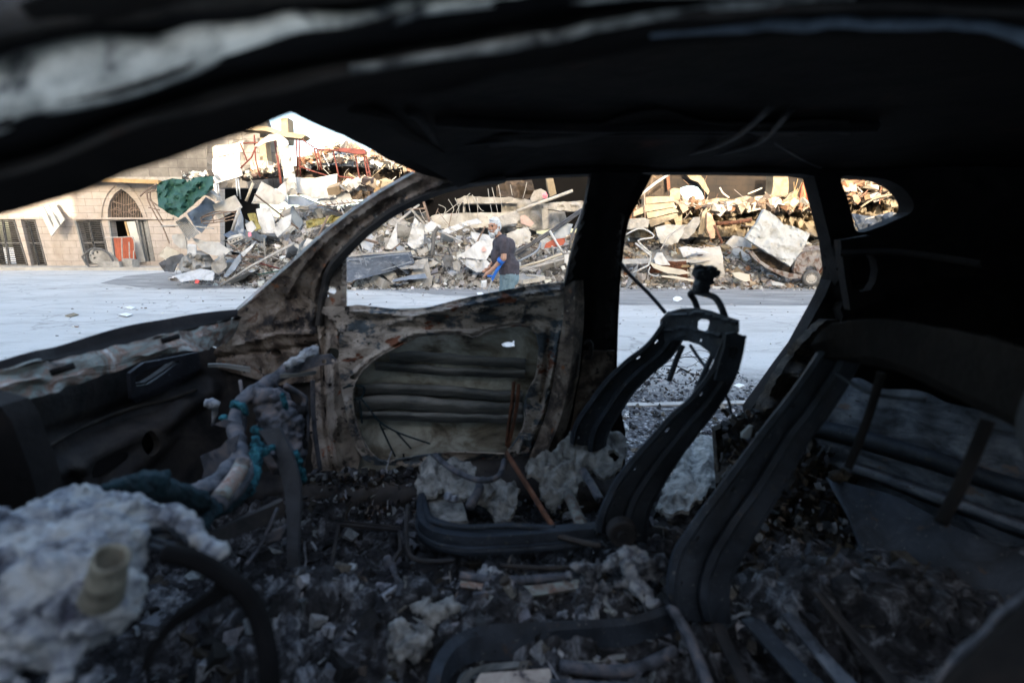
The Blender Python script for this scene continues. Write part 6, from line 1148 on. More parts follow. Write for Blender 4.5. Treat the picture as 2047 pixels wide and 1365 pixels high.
# driver (near) seat -------------------------------------------------------
PS2 = None
DFb = [(1640, 700, .98), (1610, 745, .98), (1570, 800, .97), (1530, 850, .96), (1485, 910, .95), (1440, 970, .94), (1395, 1030, .92), (1355, 1090, .91), (1338, 1140, .90), (1336, 1190, .89), (1350, 1235, .89)]
DFe = [(1720, 720, .98), (1690, 775, .98), (1650, 835, .97), (1610, 890, .96), (1580, 950, .95), (1545, 1010, .94), (1510, 1065, .92), (1480, 1120, .91), (1462, 1160, .90), (1455, 1200, .89), (1460, 1245, .89)]
DS = channel('front_seat', DFb, mixr(DFb, DFe, .10, -.025), mixr(DFb, DFe, .50, -.015), mixr(DFb, DFe, .62, -.035), DFe, CAR, n=44)
DS['label'] = 'bare blackened frame of the near front seat'
def dz(nm, rails, th=.005, n=30, mt=m_blk, wob=.002): return autosm(obj(nm, strip(rails, n * 2, th, wob=wob, sc=20), mt, DS), 22)
dz('top_crossbar', [[(1636, 668, .98), (1660, 650, .95), (1720, 640, .88), (1800, 642, .80), (1880, 655, .72), (1960, 672, .64), (2060, 700, .56), (2200, 730, .5)], [(1620, 690, .97), (1680, 672, .93), (1740, 665, .86), (1800, 680, .79), (1880, 700, .71), (1960, 725, .63), (2060, 760, .55), (2200, 800, .49)], [(1640, 715, .97), (1690, 715, .93), (1740, 712, .86), (1800, 730, .79), (1880, 762, .71), (1960, 800, .63), (2060, 850, .55), (2200, 900, .49)], [(1645, 722, .99), (1700, 724, .95), (1740, 730, .88), (1800, 745, .81), (1880, 780, .73), (1960, 820, .65), (2060, 870, .57), (2200, 920, .51)]], mt=m_soot)
obj('crossbar_slot', plate([(1825, 700), (1872, 712), (1868, 752), (1820, 738)], lambda x, y: P(x, y, .80 - (x - 1840) * .0009 - .012), .004, (), 10), m_blk, DS)
DNa = [(2060, 760, .52), (2030, 860, .50), (2080, 980, .47), (2160, 1100, .45)]
dz('backrest_side', [DNa, off(DNa, 90, 10)], .01)
for q, r_ in (([(1762, 745, .86), (1740, 820, .86), (1718, 880, .85), (1695, 935, .85)], .011), ([(1975, 840, .66), (1950, 900, .66), (1915, 980, .65), (1880, 1045, .65)], .013), ([(1670, 745, .95), (1740, 785, .88), (1850, 800, .8)], .006)):
    obj('backrest_rod', tube([P(*p) for p in q], r_ * .7, 8, seg=14), m_soot if r_ > .01 else m_blk, DS, True)
dz('seat_base_side', [[(845, 1420, .68), (862, 1330, .74), (900, 1275, .80), (960, 1250, .84), (1060, 1243, .86), (1150, 1240, .87), (1260, 1232, .88), (1345, 1205, .89)], [(870, 1420, .67), (885, 1340, .73), (915, 1290, .79), (970, 1268, .83), (1060, 1262, .85), (1150, 1258, .86), (1260, 1248, .87), (1345, 1225, .88)], [(880, 1440, .67), (895, 1370, .73), (925, 1330, .78), (975, 1320, .81), (1060, 1320, .83), (1120, 1300, .85), (1260, 1290, .86), (1350, 1262, .88)]], .006, 40)
dz('seat_lip', [[(905, 1420, .69), (925, 1350, .75), (960, 1330, .79), (1010, 1322, .81), (1120, 1318, .83), (1250, 1305, .85)], [(915, 1420, .70), (940, 1360, .76), (975, 1342, .79), (1020, 1334, .80), (1120, 1328, .82), (1250, 1315, .84)]], .006, 24, m_rib)
obj('seat_pan', plate([(940, 1380), (960, 1345), (1100, 1335), (1110, 1420), (940, 1420)], lambda x, y: G(x, y, .40), V((0, 0, -.01)), (), 14), m_beige, DS)
for q, r_ in (([(1120, 1330, .8), (1250, 1340, .8), (1350, 1300, .84)], .012), ([(1100, 1370, .74), (1300, 1380, .74)], .012), ([(1340, 1210, .88), (1380, 1280, .82), (1420, 1380, .74)], .012)):
    obj('seat_tube', tube([P(*p) for p in q], r_, 8, seg=14), m_tube, DS, True)
for x0, y0, x1, y1, Ya, Yb, wd_, mt in ((1480, 1240, 1640, 1420, .86, .68, 22, m_blk), (1560, 1230, 1700, 1400, .86, .7, 16, m_bench), (1620, 1180, 1780, 1380, .9, .72, 12, m_fire), (1420, 1250, 1500, 1420, .84, .68, 14, m_fire)):
    obj('seat_runner', strip([[(x0, y0, Ya), ((x0 + x1) / 2, (y0 + y1) / 2, (Ya + Yb) / 2), (x1, y1, Yb)], [(x0 + wd_, y0 - 4, Ya + .01), ((x0 + x1) / 2 + wd_ * 1.2, (y0 + y1) / 2 - 5, (Ya + Yb) / 2 + .01), (x1 + wd_ * 1.5, y1 - 6, Yb + .01)], [(x0 + 2 * wd_, y0, Ya), ((x0 + x1) / 2 + wd_ * 2.2, (y0 + y1) / 2, (Ya + Yb) / 2), (x1 + wd_ * 3, y1, Yb)]], 12, .006), mt, DS, True)
# ---- rear bench
RB = obj('rear_bench', strip([[(1590, 770, 1.5), (1700, 760, 1.4), (1850, 790, 1.26), (2047, 850, 1.12), (2400, 960, .9)], [(1600, 880, 1.46), (1700, 880, 1.36), (1850, 910, 1.22), (2047, 980, 1.08), (2400, 1100, .86)], [(1640, 930, 1.42), (1740, 945, 1.32), (1880, 1000, 1.18), (2047, 1060, 1.05), (2400, 1200, .83)], [(1690, 1000, 1.36), (1780, 1030, 1.28), (1900, 1090, 1.14), (2047, 1150, 1.0), (2400, 1300, .8)]], 80, .01, wob=.016, sc=14), m_bench, CAR, True, label='scorched bluish metal shell of the rear bench')
def rb(rails, nm, mt, th=.006, wob=.006): return obj(nm, strip(rails, 26, th, wob=wob), mt, RB, True)
rb([[(1600, 835, 1.44), (1700, 850, 1.34), (1850, 895, 1.2), (2047, 960, 1.06), (2300, 1040, .9)], [(1600, 855, 1.41), (1700, 872, 1.31), (1850, 918, 1.17), (2047, 985, 1.03), (2300, 1065, .88)], [(1600, 872, 1.44), (1700, 890, 1.34), (1850, 936, 1.2), (2047, 1005, 1.06), (2300, 1085, .9)]], 'bench_rib', m_blk)
rb([[(1650, 912, 1.40), (1720, 925, 1.31), (1860, 975, 1.17), (2047, 1040, 1.03), (2300, 1130, .88)], [(1650, 925, 1.38), (1720, 940, 1.28), (1860, 992, 1.14), (2047, 1058, 1.0), (2300, 1150, .85)], [(1650, 938, 1.40), (1720, 955, 1.31), (1860, 1008, 1.17), (2047, 1076, 1.03), (2300, 1170, .88)]], 'bench_rib', m_bench)
rb([[(1655, 955, 1.22), (1800, 1000, 1.10), (1960, 1075, .96), (2200, 1180, .85)], [(1690, 1030, 1.14), (1800, 1090, 1.04), (1960, 1180, .92), (2200, 1300, .80)], [(1730, 1110, 1.04), (1830, 1190, .96), (1960, 1280, .86), (2200, 1420, .74)], [(1790, 1190, .94), (1870, 1270, .88), (1960, 1340, .80), (2200, 1500, .70)], [(1850, 1260, .88), (1890, 1310, .85), (1960, 1400, .76), (2200, 1600, .66)]], 'bench_cushion_shell', m_blk, wob=.012)
rb([[(1690, 1100, 1.16), (1800, 1180, 1.06), (1950, 1290, .94)], [(1700, 1118, 1.14), (1800, 1200, 1.04), (1950, 1312, .92)], [(1690, 1135, 1.15), (1790, 1215, 1.05), (1940, 1330, .93)]], 'bench_rail', m_bench)
rb([[(1930, 1070, 1.0), (1990, 1085, .98), (2060, 1120, .95)], [(1940, 1110, 1.0), (2000, 1130, .97), (2060, 1160, .94)]], 'bench_bracket', m_tube)
lump('bench_knob', [(1672, 952, 1.2, .018)], m_foam, .005, .005, 40)
fplate('rear_quarter_trim', [(1500, 860), (1530, 800), (1560, 745), (1600, 690), (1650, 640), (1700, 640), (1720, 720), (1640, 800), (1600, 900), (1540, 900)], m_foam, lambda x, y: 1.56 + (y - 700) * -.0006, th=.04, step=9, wr=.06, jag=2)
obj('rear_wall', join(box((2.15, .9, .85), (.06, 1.5, 1.15)), box((1.9, 1.58, .6), (.5, .1, .6))), m_soot, CAR)
fplate('rear_pillar_bracket', [(1680, 480), (1740, 470), (1780, 500), (1770, 600), (1700, 620), (1690, 560)], m_soot, lambda x, y: 1.46, th=.03, step=14, holes=[sm([(1700, 520), (1740, 505), (1755, 540), (1740, 580), (1705, 575)], 2)])
obj('rear_shelf_rail', strip([[(1680, 500, 1.44), (1800, 498, 1.36), (1960, 520, 1.2)], [(1680, 508, 1.43), (1800, 506, 1.35), (1960, 530, 1.19)]], 12, .01), m_soot, CAR)
# ---- near side lower body close to the lens at the right bottom
NB = obj('near_b_pillar', strip([[(1800, 1460, .36), (1870, 1350, .36), (1940, 1280, .36), (2000, 1220, .36), (2060, 1165, .36), (2300, 960, .36)], [(1880, 1450, .33), (1900, 1380, .33), (1960, 1305, .33), (2020, 1245, .33), (2080, 1190, .33), (2320, 1000, .33)], [(2100, 1600, .30), (2150, 1480, .30), (2200, 1400, .30), (2250, 1340, .3), (2300, 1300, .3), (2400, 1200, .3)]], 24, .006, wob=.003, sc=20), m_soot, CAR, True)
obj('pillar_edge', strip([[(1860, 1365, .352), (1890, 1325, .352), (1940, 1275, .352), (2000, 1215, .352), (2060, 1160, .352)], [(1885, 1372, .348), (1912, 1330, .348), (1955, 1287, .348), (2012, 1226, .348), (2070, 1172, .348)]], 16, .003, wob=.004, sc=30), m_tube, NB, True)
obj('near_door', join(box((.2, .21, .55), (1.1, .08, .62)), box((-1.0, .21, .50), (1.3, .08, .7)), box((1.45, .21, .6), (1.4, .08, .8))), m_door, CAR)
for x, lab in ((-1.55, 'front'), (1.75, 'rear')):
    for y in (.18, 1.72): wheel(CAR, V((x, y, .27)), .27, V((0, -1 if y < 1 else 1, 0)), 'wheel', .18)
obj('front_end', join(box((-1.55, .95, .62), (.85, 1.1, .06)), box((-2.0, .95, .5), (.08, 1.5, .25)), box((-1.55, 1.68, .64), (.9, .08, .1)), box((-1.55, .22, .64), (.9, .08, .1)), box((-1.55, .95, .4), (.5, .5, .35))), m_soot, CAR)
# ---- floor clutter
for q, r_ in (([(678, 1048, 1.3), (798, 1060, 1.25), (800, 1100, 1.15), (782, 1130, 1.1)], .006), ([(678, 1048, 1.3), (668, 1100, 1.2), (660, 1160, 1.1)], .006), ([(686, 1042, 1.32), (800, 1054, 1.28)], .004)):
    obj('floor_bracket', tube([P(*p) for p in q], r_, 4, seg=None), m_fire, CAR)
lump('hand_brake', [(775, 1118, 1.06, .012), (785, 1130, 1.05, .010), (795, 1160, 1.02, .007), (805, 1190, 1.0, .006)], m_tube, .004, .004, 50)
obj('floor_rail', strip([[(920, 1150, .98), (1040, 1165, .96), (1160, 1158, .97)], [(920, 1170, .96), (1040, 1185, .94), (1160, 1176, .95)]], 10, .01, wob=.006), m_cowl, CAR)
obj('floor_tab', plate([(945, 1188), (975, 1184), (976, 1202), (948, 1204)], lambda x, y: P(x, y, .92), .006, [circ(952, 1192, 2, 6), circ(968, 1191, 2, 6)], 6), m_tube, CAR)
lump('ash_mass', [(1250, 1110, .99, .02), (1262, 1140, .97, .024), (1280, 1175, .94, .02), (1300, 1200, .92, .016)], m_ash, .006, .014, 26)
lump('ash_mass', [(830, 1210, .92, .018), (860, 1225, .9, .022), (900, 1215, .9, .018)], m_pad, .006, .018, 26)
lump('ash_mass', [(800, 1260, .86, .02), (840, 1290, .84, .024), (790, 1300, .83, .02)], m_pad, .006, .018, 26)
vf = []; rg = random.Random(21)
for i in range(260):
    X = rg.gauss(-.05, .30); Y = rg.uniform(.50, 1.02); r = rg.uniform(.006, .020); vf.append(ball(V((X, Y, floorz(X, Y) + r * .8)), (r, r * rg.uniform(.6, 1), r * rg.uniform(.5, .9)), 8, 6))
for i in range(70):
    p = P(rg.uniform(1120, 1330), rg.uniform(1120, 1235), .95); r = rg.uniform(.006, .016); vf.append(ball(p, r, 8, 6))
g_ = []
for j in range(150):
    r_ = []
    for i in range(330):
        X = -.85 + 1.65 * i / 329; Y = .42 + .72 * j / 149; q = V((X * 9, Y * 9, 2)); n1 = noise.noise(q); n2 = 1 - abs(noise.noise(q * 2.7)) * 2; n3 = noise.noise(q * 6); n4 = noise.noise(q * 15)
        r_.append(V((X + .01 * n3, Y + .01 * n4, floorz(X, Y) - .004 + .045 * n1 + .018 * n2 + .014 * n3 + .008 * n4)))
    g_.append(r_)
tag(obj('ash_bed', loft(g_, 0), m_ashd, None, False), 'matted blue grey ash bed covering the floor between the front seats', kind='stuff')
AC = remesh('ash_clumps', join(*vf), m_ashd, .0065, None, 1, .012, 55); tag(AC, 'blue grey clumps of fluffy ash between the front seats', kind='stuff')
PC = [(.02, .02, .022), (.03, .03, .035), (.05, .052, .06), (.015, .015, .016), (.09, .095, .11), (.06, .05, .04), (.16, .17, .19), (.02, .02, .02), (.30, .31, .33)]
PL = [(.10, .105, .115), (.20, .21, .23), (.32, .33, .35), (.05, .052, .06), (.42, .42, .42), (.15, .13, .11)]
def fl(x0, x1, y0, y1, s0, s1):
    def f(rg):
        X = rg.uniform(x0, x1); Y = rg.uniform(y0, y1); s = math.exp(rg.uniform(math.log(s0), math.log(s1))); return V((X, Y, floorz(X, Y) + s * .3)), s
    return f
KC = [('chunk', 5), ('slab', 4), ('sheet', 3), ('bar', 1.2), ('wire', .7)]
tag(scatter('floor_ash', 2600, fl(.45, 1.7, .28, 1.56, .012, .05), PC[:6] + [(.03, .03, .035)] * 3 + [(.08, .065, .05)], KC, m_cdeb, 56, .8), 'black charred flakes on the floor behind the near front seat', kind='stuff')
tag(scatter('floor_ash', 5000, fl(-1.0, .5, .28, 1.56, .012, .05), PC, KC, m_cdeb, 51, .8), 'dark charred flakes covering the floor of the burnt car', kind='stuff')
tag(scatter('floor_ash', 2600, fl(-.55, .6, .45, 1.05, .010, .045), PL, KC, m_cdeb, 52, .9), 'pale ash flakes piled between the two front seats', kind='stuff')
def benchd(rg):
    x = rg.uniform(1440, 1700); y = rg.uniform(820, 1230); s = math.exp(rg.uniform(math.log(.008), math.log(.035))); p = P(x, y, 1.5 - (y - 820) * .0013 + rg.uniform(-.02, .05)); return p, s
tag(scatter('bench_ash', 1100, benchd, PC + [(.10, .075, .05), (.16, .12, .09)], KC, m_cdeb, 53, .9), 'brown and black charred foam scraps on the rear bench', kind='stuff')
fplate('bench_base', [(1430, 860), (1500, 830), (1600, 820), (1720, 900), (1760, 1050), (1700, 1260), (1500, 1260), (1460, 1180), (1440, 1000)], m_foam, lambda x, y: 1.52 - (y - 820) * .0013, th=.03, step=12, wr=.08)
def silld(rg):
    x = rg.uniform(600, 1160); y = 940 + 115 * rg.random() ** .8; return P(x, y, 1.575 - max(0, y - 935) * .0011 + rg.uniform(-.01, .01)), rg.uniform(.008, .032)
tag(scatter('sill_ash', 2200, silld, PC + PC + PL + [(.10, .06, .04)], KC, m_cdeb, 54, .9), 'charred flakes heaped along the far door sill', kind='stuff')
def ashout(rg):
    X = rg.uniform(.2, 2.2); Y = rg.uniform(1.9, 4.6); s = math.exp(rg.uniform(math.log(.008), math.log(.045))); return V((X, Y, s * .2)), s
tag(scatter('ground_ash', 2600, ashout, PL + PC + [(.6, .6, .6)], KC, m_cdeb, 55, .5), 'black and white ash flakes on the road beyond the burnt car', kind='stuff')
st = strip([[(1225, 805, 3.5), (1350, 803, 3.52), (1480, 800, 3.55), (1600, 798, 3.6)], [(1225, 811, 3.45), (1350, 809, 3.47), (1480, 806, 3.5), (1600, 804, 3.55)]], 12, .012)
tag(obj('metal_strip', st, m_pale), 'thin pale metal strip lying on the ash beyond the far front seat', 'metal strip')
# wire coils on the ash
for i in range(7):
    c = G(1360 + rg.uniform(-60, 50), 740 + rg.uniform(-25, 30), .05); r_ = rg.uniform(.10, .28); ph = rg.random() * 6
    tag(obj('burnt_wire', tube([c + V((math.cos(a) * r_, math.sin(a) * r_ * .8, .05 * math.sin(a * 2 + ph) + .03)) for a in [ph + k * .5 for k in range(11)]], .003, 4, seg=30), m_soot), 'thin burnt wire loop lying in the ash beyond the far seat', 'wire', 'burnt wire loops in the ash')
bt = thing('crushed_bottle', G(1242, 868, 0), 'crushed clear plastic bottle scrap on the ash beside the far seat rail', 'bottle')
m_gl = plain('cloudy plastic', (.55, .58, .60), .3, .2, 30)
obj('bottle_body', plate([(1222, 850), (1232, 838), (1248, 842), (1258, 855), (1250, 872), (1232, 872)], lambda x, y: P(x, y, 2.6 + .0 * x) + V((0, .03 * noise.noise(V((x * .1, y * .1, 0))), 0)), .02, (), 5), m_gl, bt)
slab('pink_rail_scrap', 'pink white painted stick lying on the ash below the metal strip', 'stick', '8', [(900, 830), (915, 822), (980, 875), (960, 890)], 3.1, m_hang, .0, 0, .03)
slab('glass_shard', 'small pale glass shard standing on the near backrest rail', 'shard', '8', [(1045, 1000), (1090, 955), (1105, 960), (1095, 1010), (1075, 1030), (1045, 1022)], 1.02, m_gl, 0, 0, .004)
# ================================================================== THE MAN
def px(x, y, Y): return P(*Zc('5', (x, y))[0], Y)
mskin = mot('weathered skin', [(0.3, (0.40, 0.21, 0.135)), (0.7, (0.54, 0.31, 0.21))], 6, 0.6, 0.15)
mshirt = mot('faded charcoal cotton', [(0.3, (0.045, 0.039, 0.046)), (0.7, (0.095, 0.083, 0.094))], 7, 0.95, 0.3, bscale=30)
mjean = mot('washed blue grey denim', [(0.3, (0.13, 0.19, 0.21)), (0.7, (0.26, 0.34, 0.36))], 6, 0.95, 0.4, stretch=(1.6, 1.6, .6), bscale=40)
mhair = mot('white hair', [(0.3, (0.50, 0.50, 0.49)), (0.7, (0.78, 0.78, 0.77))], 30, 0.9, 0.8, bscale=90)
mblue = plain('bright blue plastic', (0.03, 0.15, 0.52), 0.4, 0.15, 10)
MC = 7.0
hips = px(665, 1050, MC); feet = V((hips.x, MC, 0))
MAN = thing('person', feet, 'grey bearded man in charcoal t-shirt and faded jeans leaning on a crutch', 'person')
def caps(a, b_, r0, r1, sx=1.0, sy=1.0):
    """tapered limb, flattened by ellipsoids"""
    a = V(a); b_ = V(b_); n = max(3, int((b_ - a).length / (min(r0, r1) * .45))); return [ball(a.lerp(b_, i / n), (r0 + (r1 - r0) * i / n) * V((sx, sy, 1)), 12, 8) for i in range(n + 1)]
neck0 = px(545, 520, MC); neck1 = px(490, 445, MC - .02); headc = px(462, 372, MC - .03)
chest = px(585, 620, MC); belly = px(630, 830, MC); hipc = px(665, 1020, MC)
shN = px(600, 560, MC - .17); elN = px(592, 790, MC - .23); wrN = px(410, 975, MC - .16)
shF = px(500, 590, MC + .15); elF = px(480, 800, MC + .18); wrF = px(395, 930, MC + .02)
kneeN = px(630, 1400, MC - .10); ankN = px(650, 1780, MC - .11); kneeF = px(600, 1400, MC + .12); ankF = px(600, 1740, MC + .12)
ankN.z = .09; ankF.z = .09; kneeN.z = .48; kneeF.z = .48
vf = []
vf += caps(neck0, neck1, .058, .055) + caps(chest, belly, .115, .115, .95, 1.35) + caps(belly, hipc, .115, .12, 1.0, 1.3) + caps(px(560, 560, MC), chest, .07, .11, 1, 1.6)
vf += caps(shN, elN, .052, .040) + caps(elN, wrN, .042, .027) + caps(shF, elF, .052, .040) + caps(elF, wrF, .042, .027) + caps(px(575, 550, MC), shN, .06, .055) + caps(px(545, 560, MC), shF, .06, .055)
for hp_, kn, an in ((hipc + V((0, -.09, -.02)), kneeN, ankN), (hipc + V((0, .09, -.02)), kneeF, ankF)):
    vf += caps(hp_, kn, .088, .058) + caps(kn, an, .058, .036) + caps(an + V((.02, 0, -.05)), an + V((-.14, -.02, -.06)), .036, .03, 1, 1.2)
# head: skull, jaw, brow, nose, ears, turned toward the camera and left
fd = V((-.55, -.83, -.10)).normalized(); rt = fd.cross(V((0, 0, 1))).normalized(); upv = rt.cross(fd)
def hp3(r, u, f): return headc + rt * r + upv * u + fd * f
vf += [ball(hp3(0, .03, -.01), (.078, .09, .098)), ball(hp3(0, -.035, .03), (.058, .062, .068)), ball(hp3(0, .035, .065), (.05, .03, .02)), ball(hp3(0, -.085, .045), (.036, .036, .03)), ball(hp3(.082, -.005, -.01), (.012, .02, .03)), ball(hp3(-.082, -.005, -.01), (.012, .02, .03))]
vf += caps(hp3(0, .022, .088), hp3(0, -.018, .112), .010, .014) + [ball(hp3(.014, -.02, .098), .009), ball(hp3(-.014, -.02, .098), .009), ball(hp3(.04, -.015, .07), (.022, .02, .022)), ball(hp3(-.04, -.015, .07), (.022, .02, .022)), ball(hp3(0, -.052, .092), (.022, .012, .008))]
# hands: palm, five fingers, thumb
def hand(wr, dirv, side, grip):
    d = dirv.normalized(); s = side.normalized(); n = d.cross(s).normalized(); out = caps(wr, wr + d * .06, .026, .030, 1, 1)
    for k, L in enumerate((.058, .066, .062, .050)):
        b0 = wr + d * .085 + s * (.027 - .018 * k); m1 = b0 + d * L * .5 + n * .010 * grip; m2 = m1 + d * L * .15 + n * L * .38 * grip; m3 = m2 - d * L * .25 * grip + n * L * .2
        out += caps(wr + d * .05 + s * (.022 - .015 * k), b0, .012, .0095) + caps(b0, m1, .0095, .009) + caps(m1, m2, .009, .0085) + caps(m2, m3, .0085, .0075)
    t0_ = wr + d * .025 + s * .028; t1 = t0_ + d * .035 + s * .022 + n * .012; t2 = t1 + d * .028 - s * .004 + n * .016
    return out + caps(t0_, t1, .013, .011) + caps(t1, t2, .011, .009)
vf += hand(wrN, px(350, 1010, MC - .15) - wrN, V((0, 1, .4)), 1) + hand(wrF, px(335, 985, MC - .05) - wrF, V((0, -1, .5)), .8)
BODY = remesh('body', join(*vf), mskin, .0085, MAN, 3)
# hair, beard, eyes
hr = [ball(hp3(0, .05, -.022), (.083, .096, .095)), ball(hp3(0, .0, -.055), (.076, .07, .075)), ball(hp3(.055, .02, -.01), (.03, .04, .05)), ball(hp3(-.055, .02, -.01), (.03, .04, .05)), ball(hp3(0, .105, .03), (.05, .04, .02))]
remesh('hair', join(*hr), mhair, .007, MAN, 1, .006, 40)
bd = [ball(hp3(0, -.098, .058), (.045, .042, .045)), ball(hp3(.045, -.065, .03), (.028, .035, .04)), ball(hp3(-.045, -.065, .03), (.028, .035, .04)), ball(hp3(.065, -.03, .005), (.02, .028, .03)), ball(hp3(-.065, -.03, .005), (.02, .028, .03)), ball(hp3(0, -.125, .05), (.03, .03, .03)),
      ball(hp3(.02, -.040, .098), (.018, .010, .008)), ball(hp3(-.02, -.040, .098), (.018, .010, .008))]
remesh('beard', join(*bd), mhair, .005, MAN, 1, .005, 50)
for s_ in (1, -1):
    obj('eye', ball(hp3(.030 * s_, .018, .078), .010, 8, 6), plain('dark eye', (.03, .02, .015), .3), MAN, True)
    obj('eyebrow', tube([hp3(.012 * s_, .034, .094), hp3(.030 * s_, .038, .090), hp3(.048 * s_, .032, .078)], .0055, 6), plain('grey brows', (.16, .15, .145), .9), MAN, True)
# t-shirt
sv = []
sv += caps(px(560, 548, MC), chest, .085, .135, 1, 1.55) + caps(chest, belly, .135, .132, 1.0, 1.35) + caps(belly, px(668, 985, MC), .132, .142, 1.06, 1.35) + caps(px(575, 545, MC), shN, .078, .070) + caps(px(548, 560, MC), shF, .075, .068)
sv += caps(shN, shN.lerp(elN, .60), .070, .062) + caps(shF, shF.lerp(elF, .60), .068, .06) + [ball(px(505, 760, MC), (.10, .15, .14)), ball(px(700, 900, MC), (.12, .16, .12)), ball(px(655, 640, MC), (.11, .17, .14))]
TS = remesh('t_shirt', join(*sv), mshirt, .010, MAN, 3, .006, 11)
bm = bmesh.new(); bm.from_mesh(TS.data)
zc = px(668, 1012, MC).z - 0
for v in bm.verts:
    if v.co.z < zc: v.co.z = zc + (v.co.z - zc) * .05
bm.to_mesh(TS.data); bm.free()
obj('collar', tube([neck0 + V((.02, 0, .03)) + V((math.cos(a) * .066, math.sin(a) * .075, .02 * math.cos(a))) for a in [2 * math.pi * k / 16 for k in range(17)]], .008, 6), mshirt, TS, True)
# jeans
jv = caps(px(665, 1000, MC), px(670, 1060, MC), .128, .135, 1.02, 1.3) + [ball(px(735, 1060, MC), (.075, .13, .10))]
for hp_, kn, an in ((px(672, 1060, MC - .09), kneeN, ankN), (px(640, 1060, MC + .09), kneeF, ankF)): jv += caps(hp_, kn, .112, .082) + caps(kn, an + V((0, 0, .02)), .082, .072)
remesh('jeans', join(*jv), mjean, .010, MAN, 2, .010, 14)
for an in (ankN, ankF): remesh('shoe', join(*caps(an + V((.03, 0, -.045)), an + V((-.17, -.02, -.05)), .045, .038, 1, 1.1)), m_black, .008, MAN, 2)
obj('watch', tube([wrF.lerp(elF, .28) + (elF - wrF).normalized() * 0 + V((math.cos(a) * .034, math.sin(a) * .036, math.sin(a) * .01 + math.cos(a) * .012)) for a in [2 * math.pi * k / 14 for k in range(15)]], .014, 6), m_black, MAN, True)
# crutch
tip = px(415, 1262, MC - .20); top_ = px(545, 860, MC - .20); dn = (tip - top_).normalized()
low = tip + dn * ((tip.z - .02) / -dn.z) if dn.z < 0 else tip
CR = thing('crutch', (low.x, low.y, 0), 'blue and grey forearm crutch held by the man', 'crutch')
md_ = px(432, 1085, MC - .20)
obj('shaft', tube([md_, low], .013, 10), m_pale, CR, True)
obj('upper_shaft', tube([px(575, 850, MC - .21), px(500, 960, MC - .21), px(448, 1060, MC - .20), px(430, 1100, MC - .20)], [.020, .024, .022, .019, .017], 10, seg=14, flat=.7), mblue, CR, True)
cc = px(562, 835, MC - .235); ax = (wrN - elN).normalized(); uu = ax.cross(V((0, 1, 0))).normalized(); ww = ax.cross(uu)
obj('forearm_cuff', loft([[elN.lerp(wrN, .10 + t) + uu * (math.cos(a) * rr) + ww * (math.sin(a) * rr) for a in [.4 + 5.4 * k / 16 for k in range(17)]] for t, rr in ((0, .053), (.10, .052), (.20, .05))], .005), mblue, CR, True)
obj('hand_grip', tube([px(440, 1040, MC - .20), px(372, 1035, MC - .18)], .016, 8), mblue, CR, True)
obj('rubber_foot', tube([low + V((0, 0, .04)), low - V((0, 0, .018))], .02, 10), m_black, CR)
# ================================================================== drop the rubble pieces nothing is seen of, and word each remaining one by its neighbours
bpy.context.view_layer.update()
DG = bpy.context.evaluated_depsgraph_get()
def topix(p):
    d = V(p) - V((0, 0, H)); f = d.y * CT - d.z * ST; u = d.x; v = d.y * ST + d.z * CT
    return CX + F * u / f, CY - F * v / f
eye = V((0, 0, H))
def seen(o):
    n = len(o.data.vertices); c = sum((v.co for v in o.data.vertices), V((0, 0, 0))) / n
    for v in [c] + [x.co.lerp(c, .12) for x in o.data.vertices]:
        p = o.matrix_world @ v; x, y = topix(p)
        if not (0 < x < 2047 and 0 < y < 1365): continue
        d = (p - eye); L_ = d.length; d.normalize(); st_ = eye.copy(); k = 0
        hit, loc, nn, ix, ob, mw = S.ray_cast(DG, st_ + d * .05, d)
        if hit and (ob.name == o.name or (loc - eye).length > L_ - .02): return True
    return False
LM = {}
for o in COL.objects:
    if o.parent is None and o.type == 'MESH' and 'label' in o and 'group' not in o and o.get('kind') is None:
        if 13 < o.location.y < 19: LM[o.name] = o
SHORT = {'tarpaulin': 'green tarpaulin', 'concrete_beam': 'long concrete beam', 'corrugated_sheet': 'corrugated sheet', 'sack': 'lumpy grey sack', 'yellow_cloth': 'yellow cloth', 'yellow_scrap': 'pale yellow scrap', 'red_scrap': 'red scrap', 'pink_scrap': 'pink scrap',
         'cream_board': 'sunlit cream board', 'bent_metal_sheet': 'tall bent strip', 'tan_board': 'tan pointed board', 'red_gutter': 'red brown gutter', 'pink_bag': 'pink bag', 'orange_chair_shell': 'orange chair shell', 'dark_barrel': 'dark crushed barrel',
         'sprayed_mark': 'salmon red mark', 'timber_block': 'grey beam end', 'draped_slab': 'draped pale square slab', 'table_top': 'overturned table top', 'vent_grating': 'tan grating', 'orange_sheet': 'sunlit orange sheet', 'arched_metal_sheet': 'arched torn sheet',
         'long_board': 'long plank', 'flat_board': 'long flat board', 'cream_column': 'cream column stump', 'plaster_slab': 'upright cream slab', 'dark_roll': 'dark rolled sheet', 'cardboard_panel': 'tan box panel', 'board': 'olive leaning board', 'debris_bank': None,
         'bent_dark_sheet': 'bent dark sheet', 'blue_panel': 'blue tinted plate'}
L2 = [(SHORT[n], topix(o.matrix_world @ (sum((v.co for v in o.data.vertices), V((0, 0, 0))) / len(o.data.vertices)))) for n, o in LM.items() if SHORT.get(n)]
L2 += [('long slate blue shutter', (745, 535)), ('wrecked car wheel', (1620, 555)), ('hollow block', (470, 478)), ('standing man', (1005, 480)), ('bright door shaped panel', (530, 440)), ('upright swirled white cabinet', (650, 372)), ('layered stone stack', (1320, 415)), ('white sheet at the road edge', (392, 549))]
KN = {'concrete_slab': 'broken concrete slab', 'metal_sheet': 'crumpled metal sheet', 'concrete_chunk': 'rough concrete chunk', 'debris_pole': 'thin debris bar'}
used = set(); gone = 0
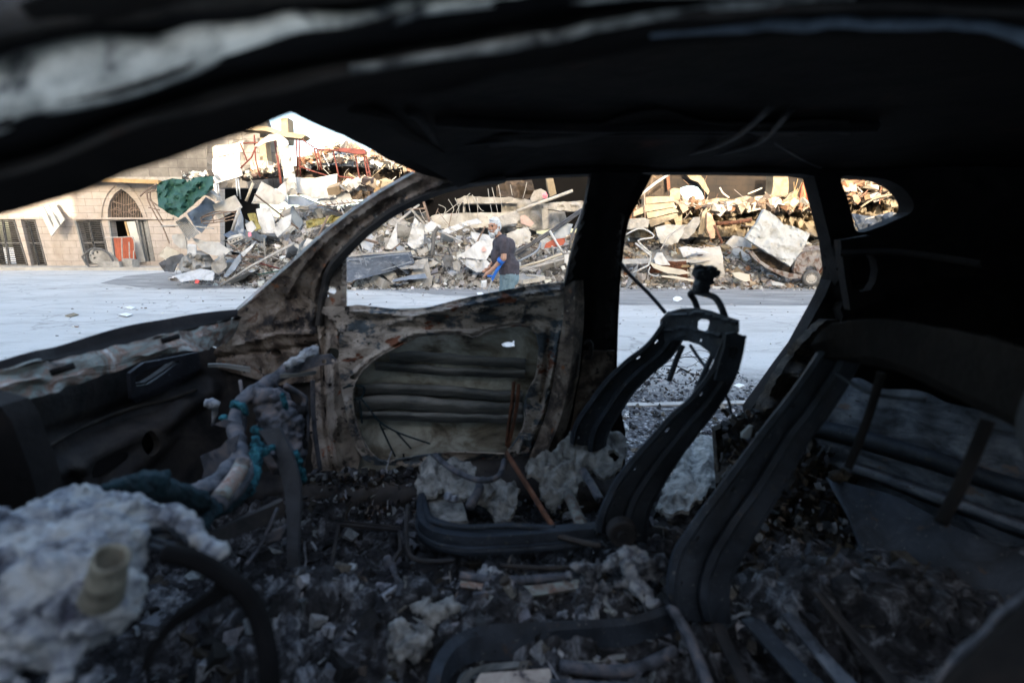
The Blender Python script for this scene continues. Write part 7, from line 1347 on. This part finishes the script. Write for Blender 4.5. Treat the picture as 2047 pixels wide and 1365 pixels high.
for o in [q for q in COL.objects if 'group' in q and q.name.split('.')[0] in KN]:
    if not seen(o): bpy.data.objects.remove(o); gone += 1; continue
    x, y = topix(o.matrix_world @ (sum((v.co for v in o.data.vertices), V((0, 0, 0))) / len(o.data.vertices)))
    dm = max(o.dimensions); sz = 'small' if dm < .45 else ('big' if dm > 1.0 else '')
    near = sorted(L2, key=lambda l: math.dist(l[1], (x, y)))[:4]; best = None
    for nm, (lx, ly) in near:
        dx, dy = x - lx, y - ly; d = math.hypot(dx, dy)
        a = math.degrees(math.atan2(-dy, dx)) % 360
        dr = ['right of', 'above right of', 'above', 'above left of', 'left of', 'below left of', 'below', 'below right of'][int((a + 22.5) // 45) % 8]
        for q in (('just ',) if d < 18 else (('close ',) if d < 40 else ('', 'farther '))):
            for s_ in ((sz + ' ') if sz else '',):
                t = (s_ + KN[o.name.split('.')[0]] + ' ' + q + dr + ' the ' + nm).replace('  ', ' ')
                if best is None and t not in used: best = t
    if best is None:
        for (n1, p1) in near[:3]:
            for (n2, p2) in near[1:]:
                t = (sz + ' ' + KN[o.name.split('.')[0]] + ' between the ' + n1 + ' and the ' + n2).strip()
                if n1 != n2 and best is None and t not in used: best = t
    if best: used.add(best); o['label'] = best
print('hidden rubble pieces dropped', gone, 'labels', len(used))

ORD = ['first', 'second', 'third', 'fourth', 'fifth', 'sixth', 'seventh', 'eighth', 'ninth', 'tenth', 'eleventh', 'twelfth', 'thirteenth', 'fourteenth', 'fifteenth']
for nm, noun, tail in (('reed_lath', 'thin straw coloured lath', 'before the orange sheet'), ('hanging_rebar', 'thin bent rebar', 'hanging over the dark window slot'), ('burnt_wire', 'burnt wire loop', 'in the ash beyond the far seat'), ('ladder_post', 'blue grey ladder post', 'under the bright white panel')):
    q = sorted([o for o in COL.objects if o.name.split('.')[0] == nm], key=lambda o: topix(o.matrix_world @ (sum((v.co for v in o.data.vertices), V((0, 0, 0))) / len(o.data.vertices)))[0])
    for i, o in enumerate(q): o['label'] = noun + ' ' + tail + ', ' + (ORD[i] + ' from the left' if i < 15 else 'at the far right')
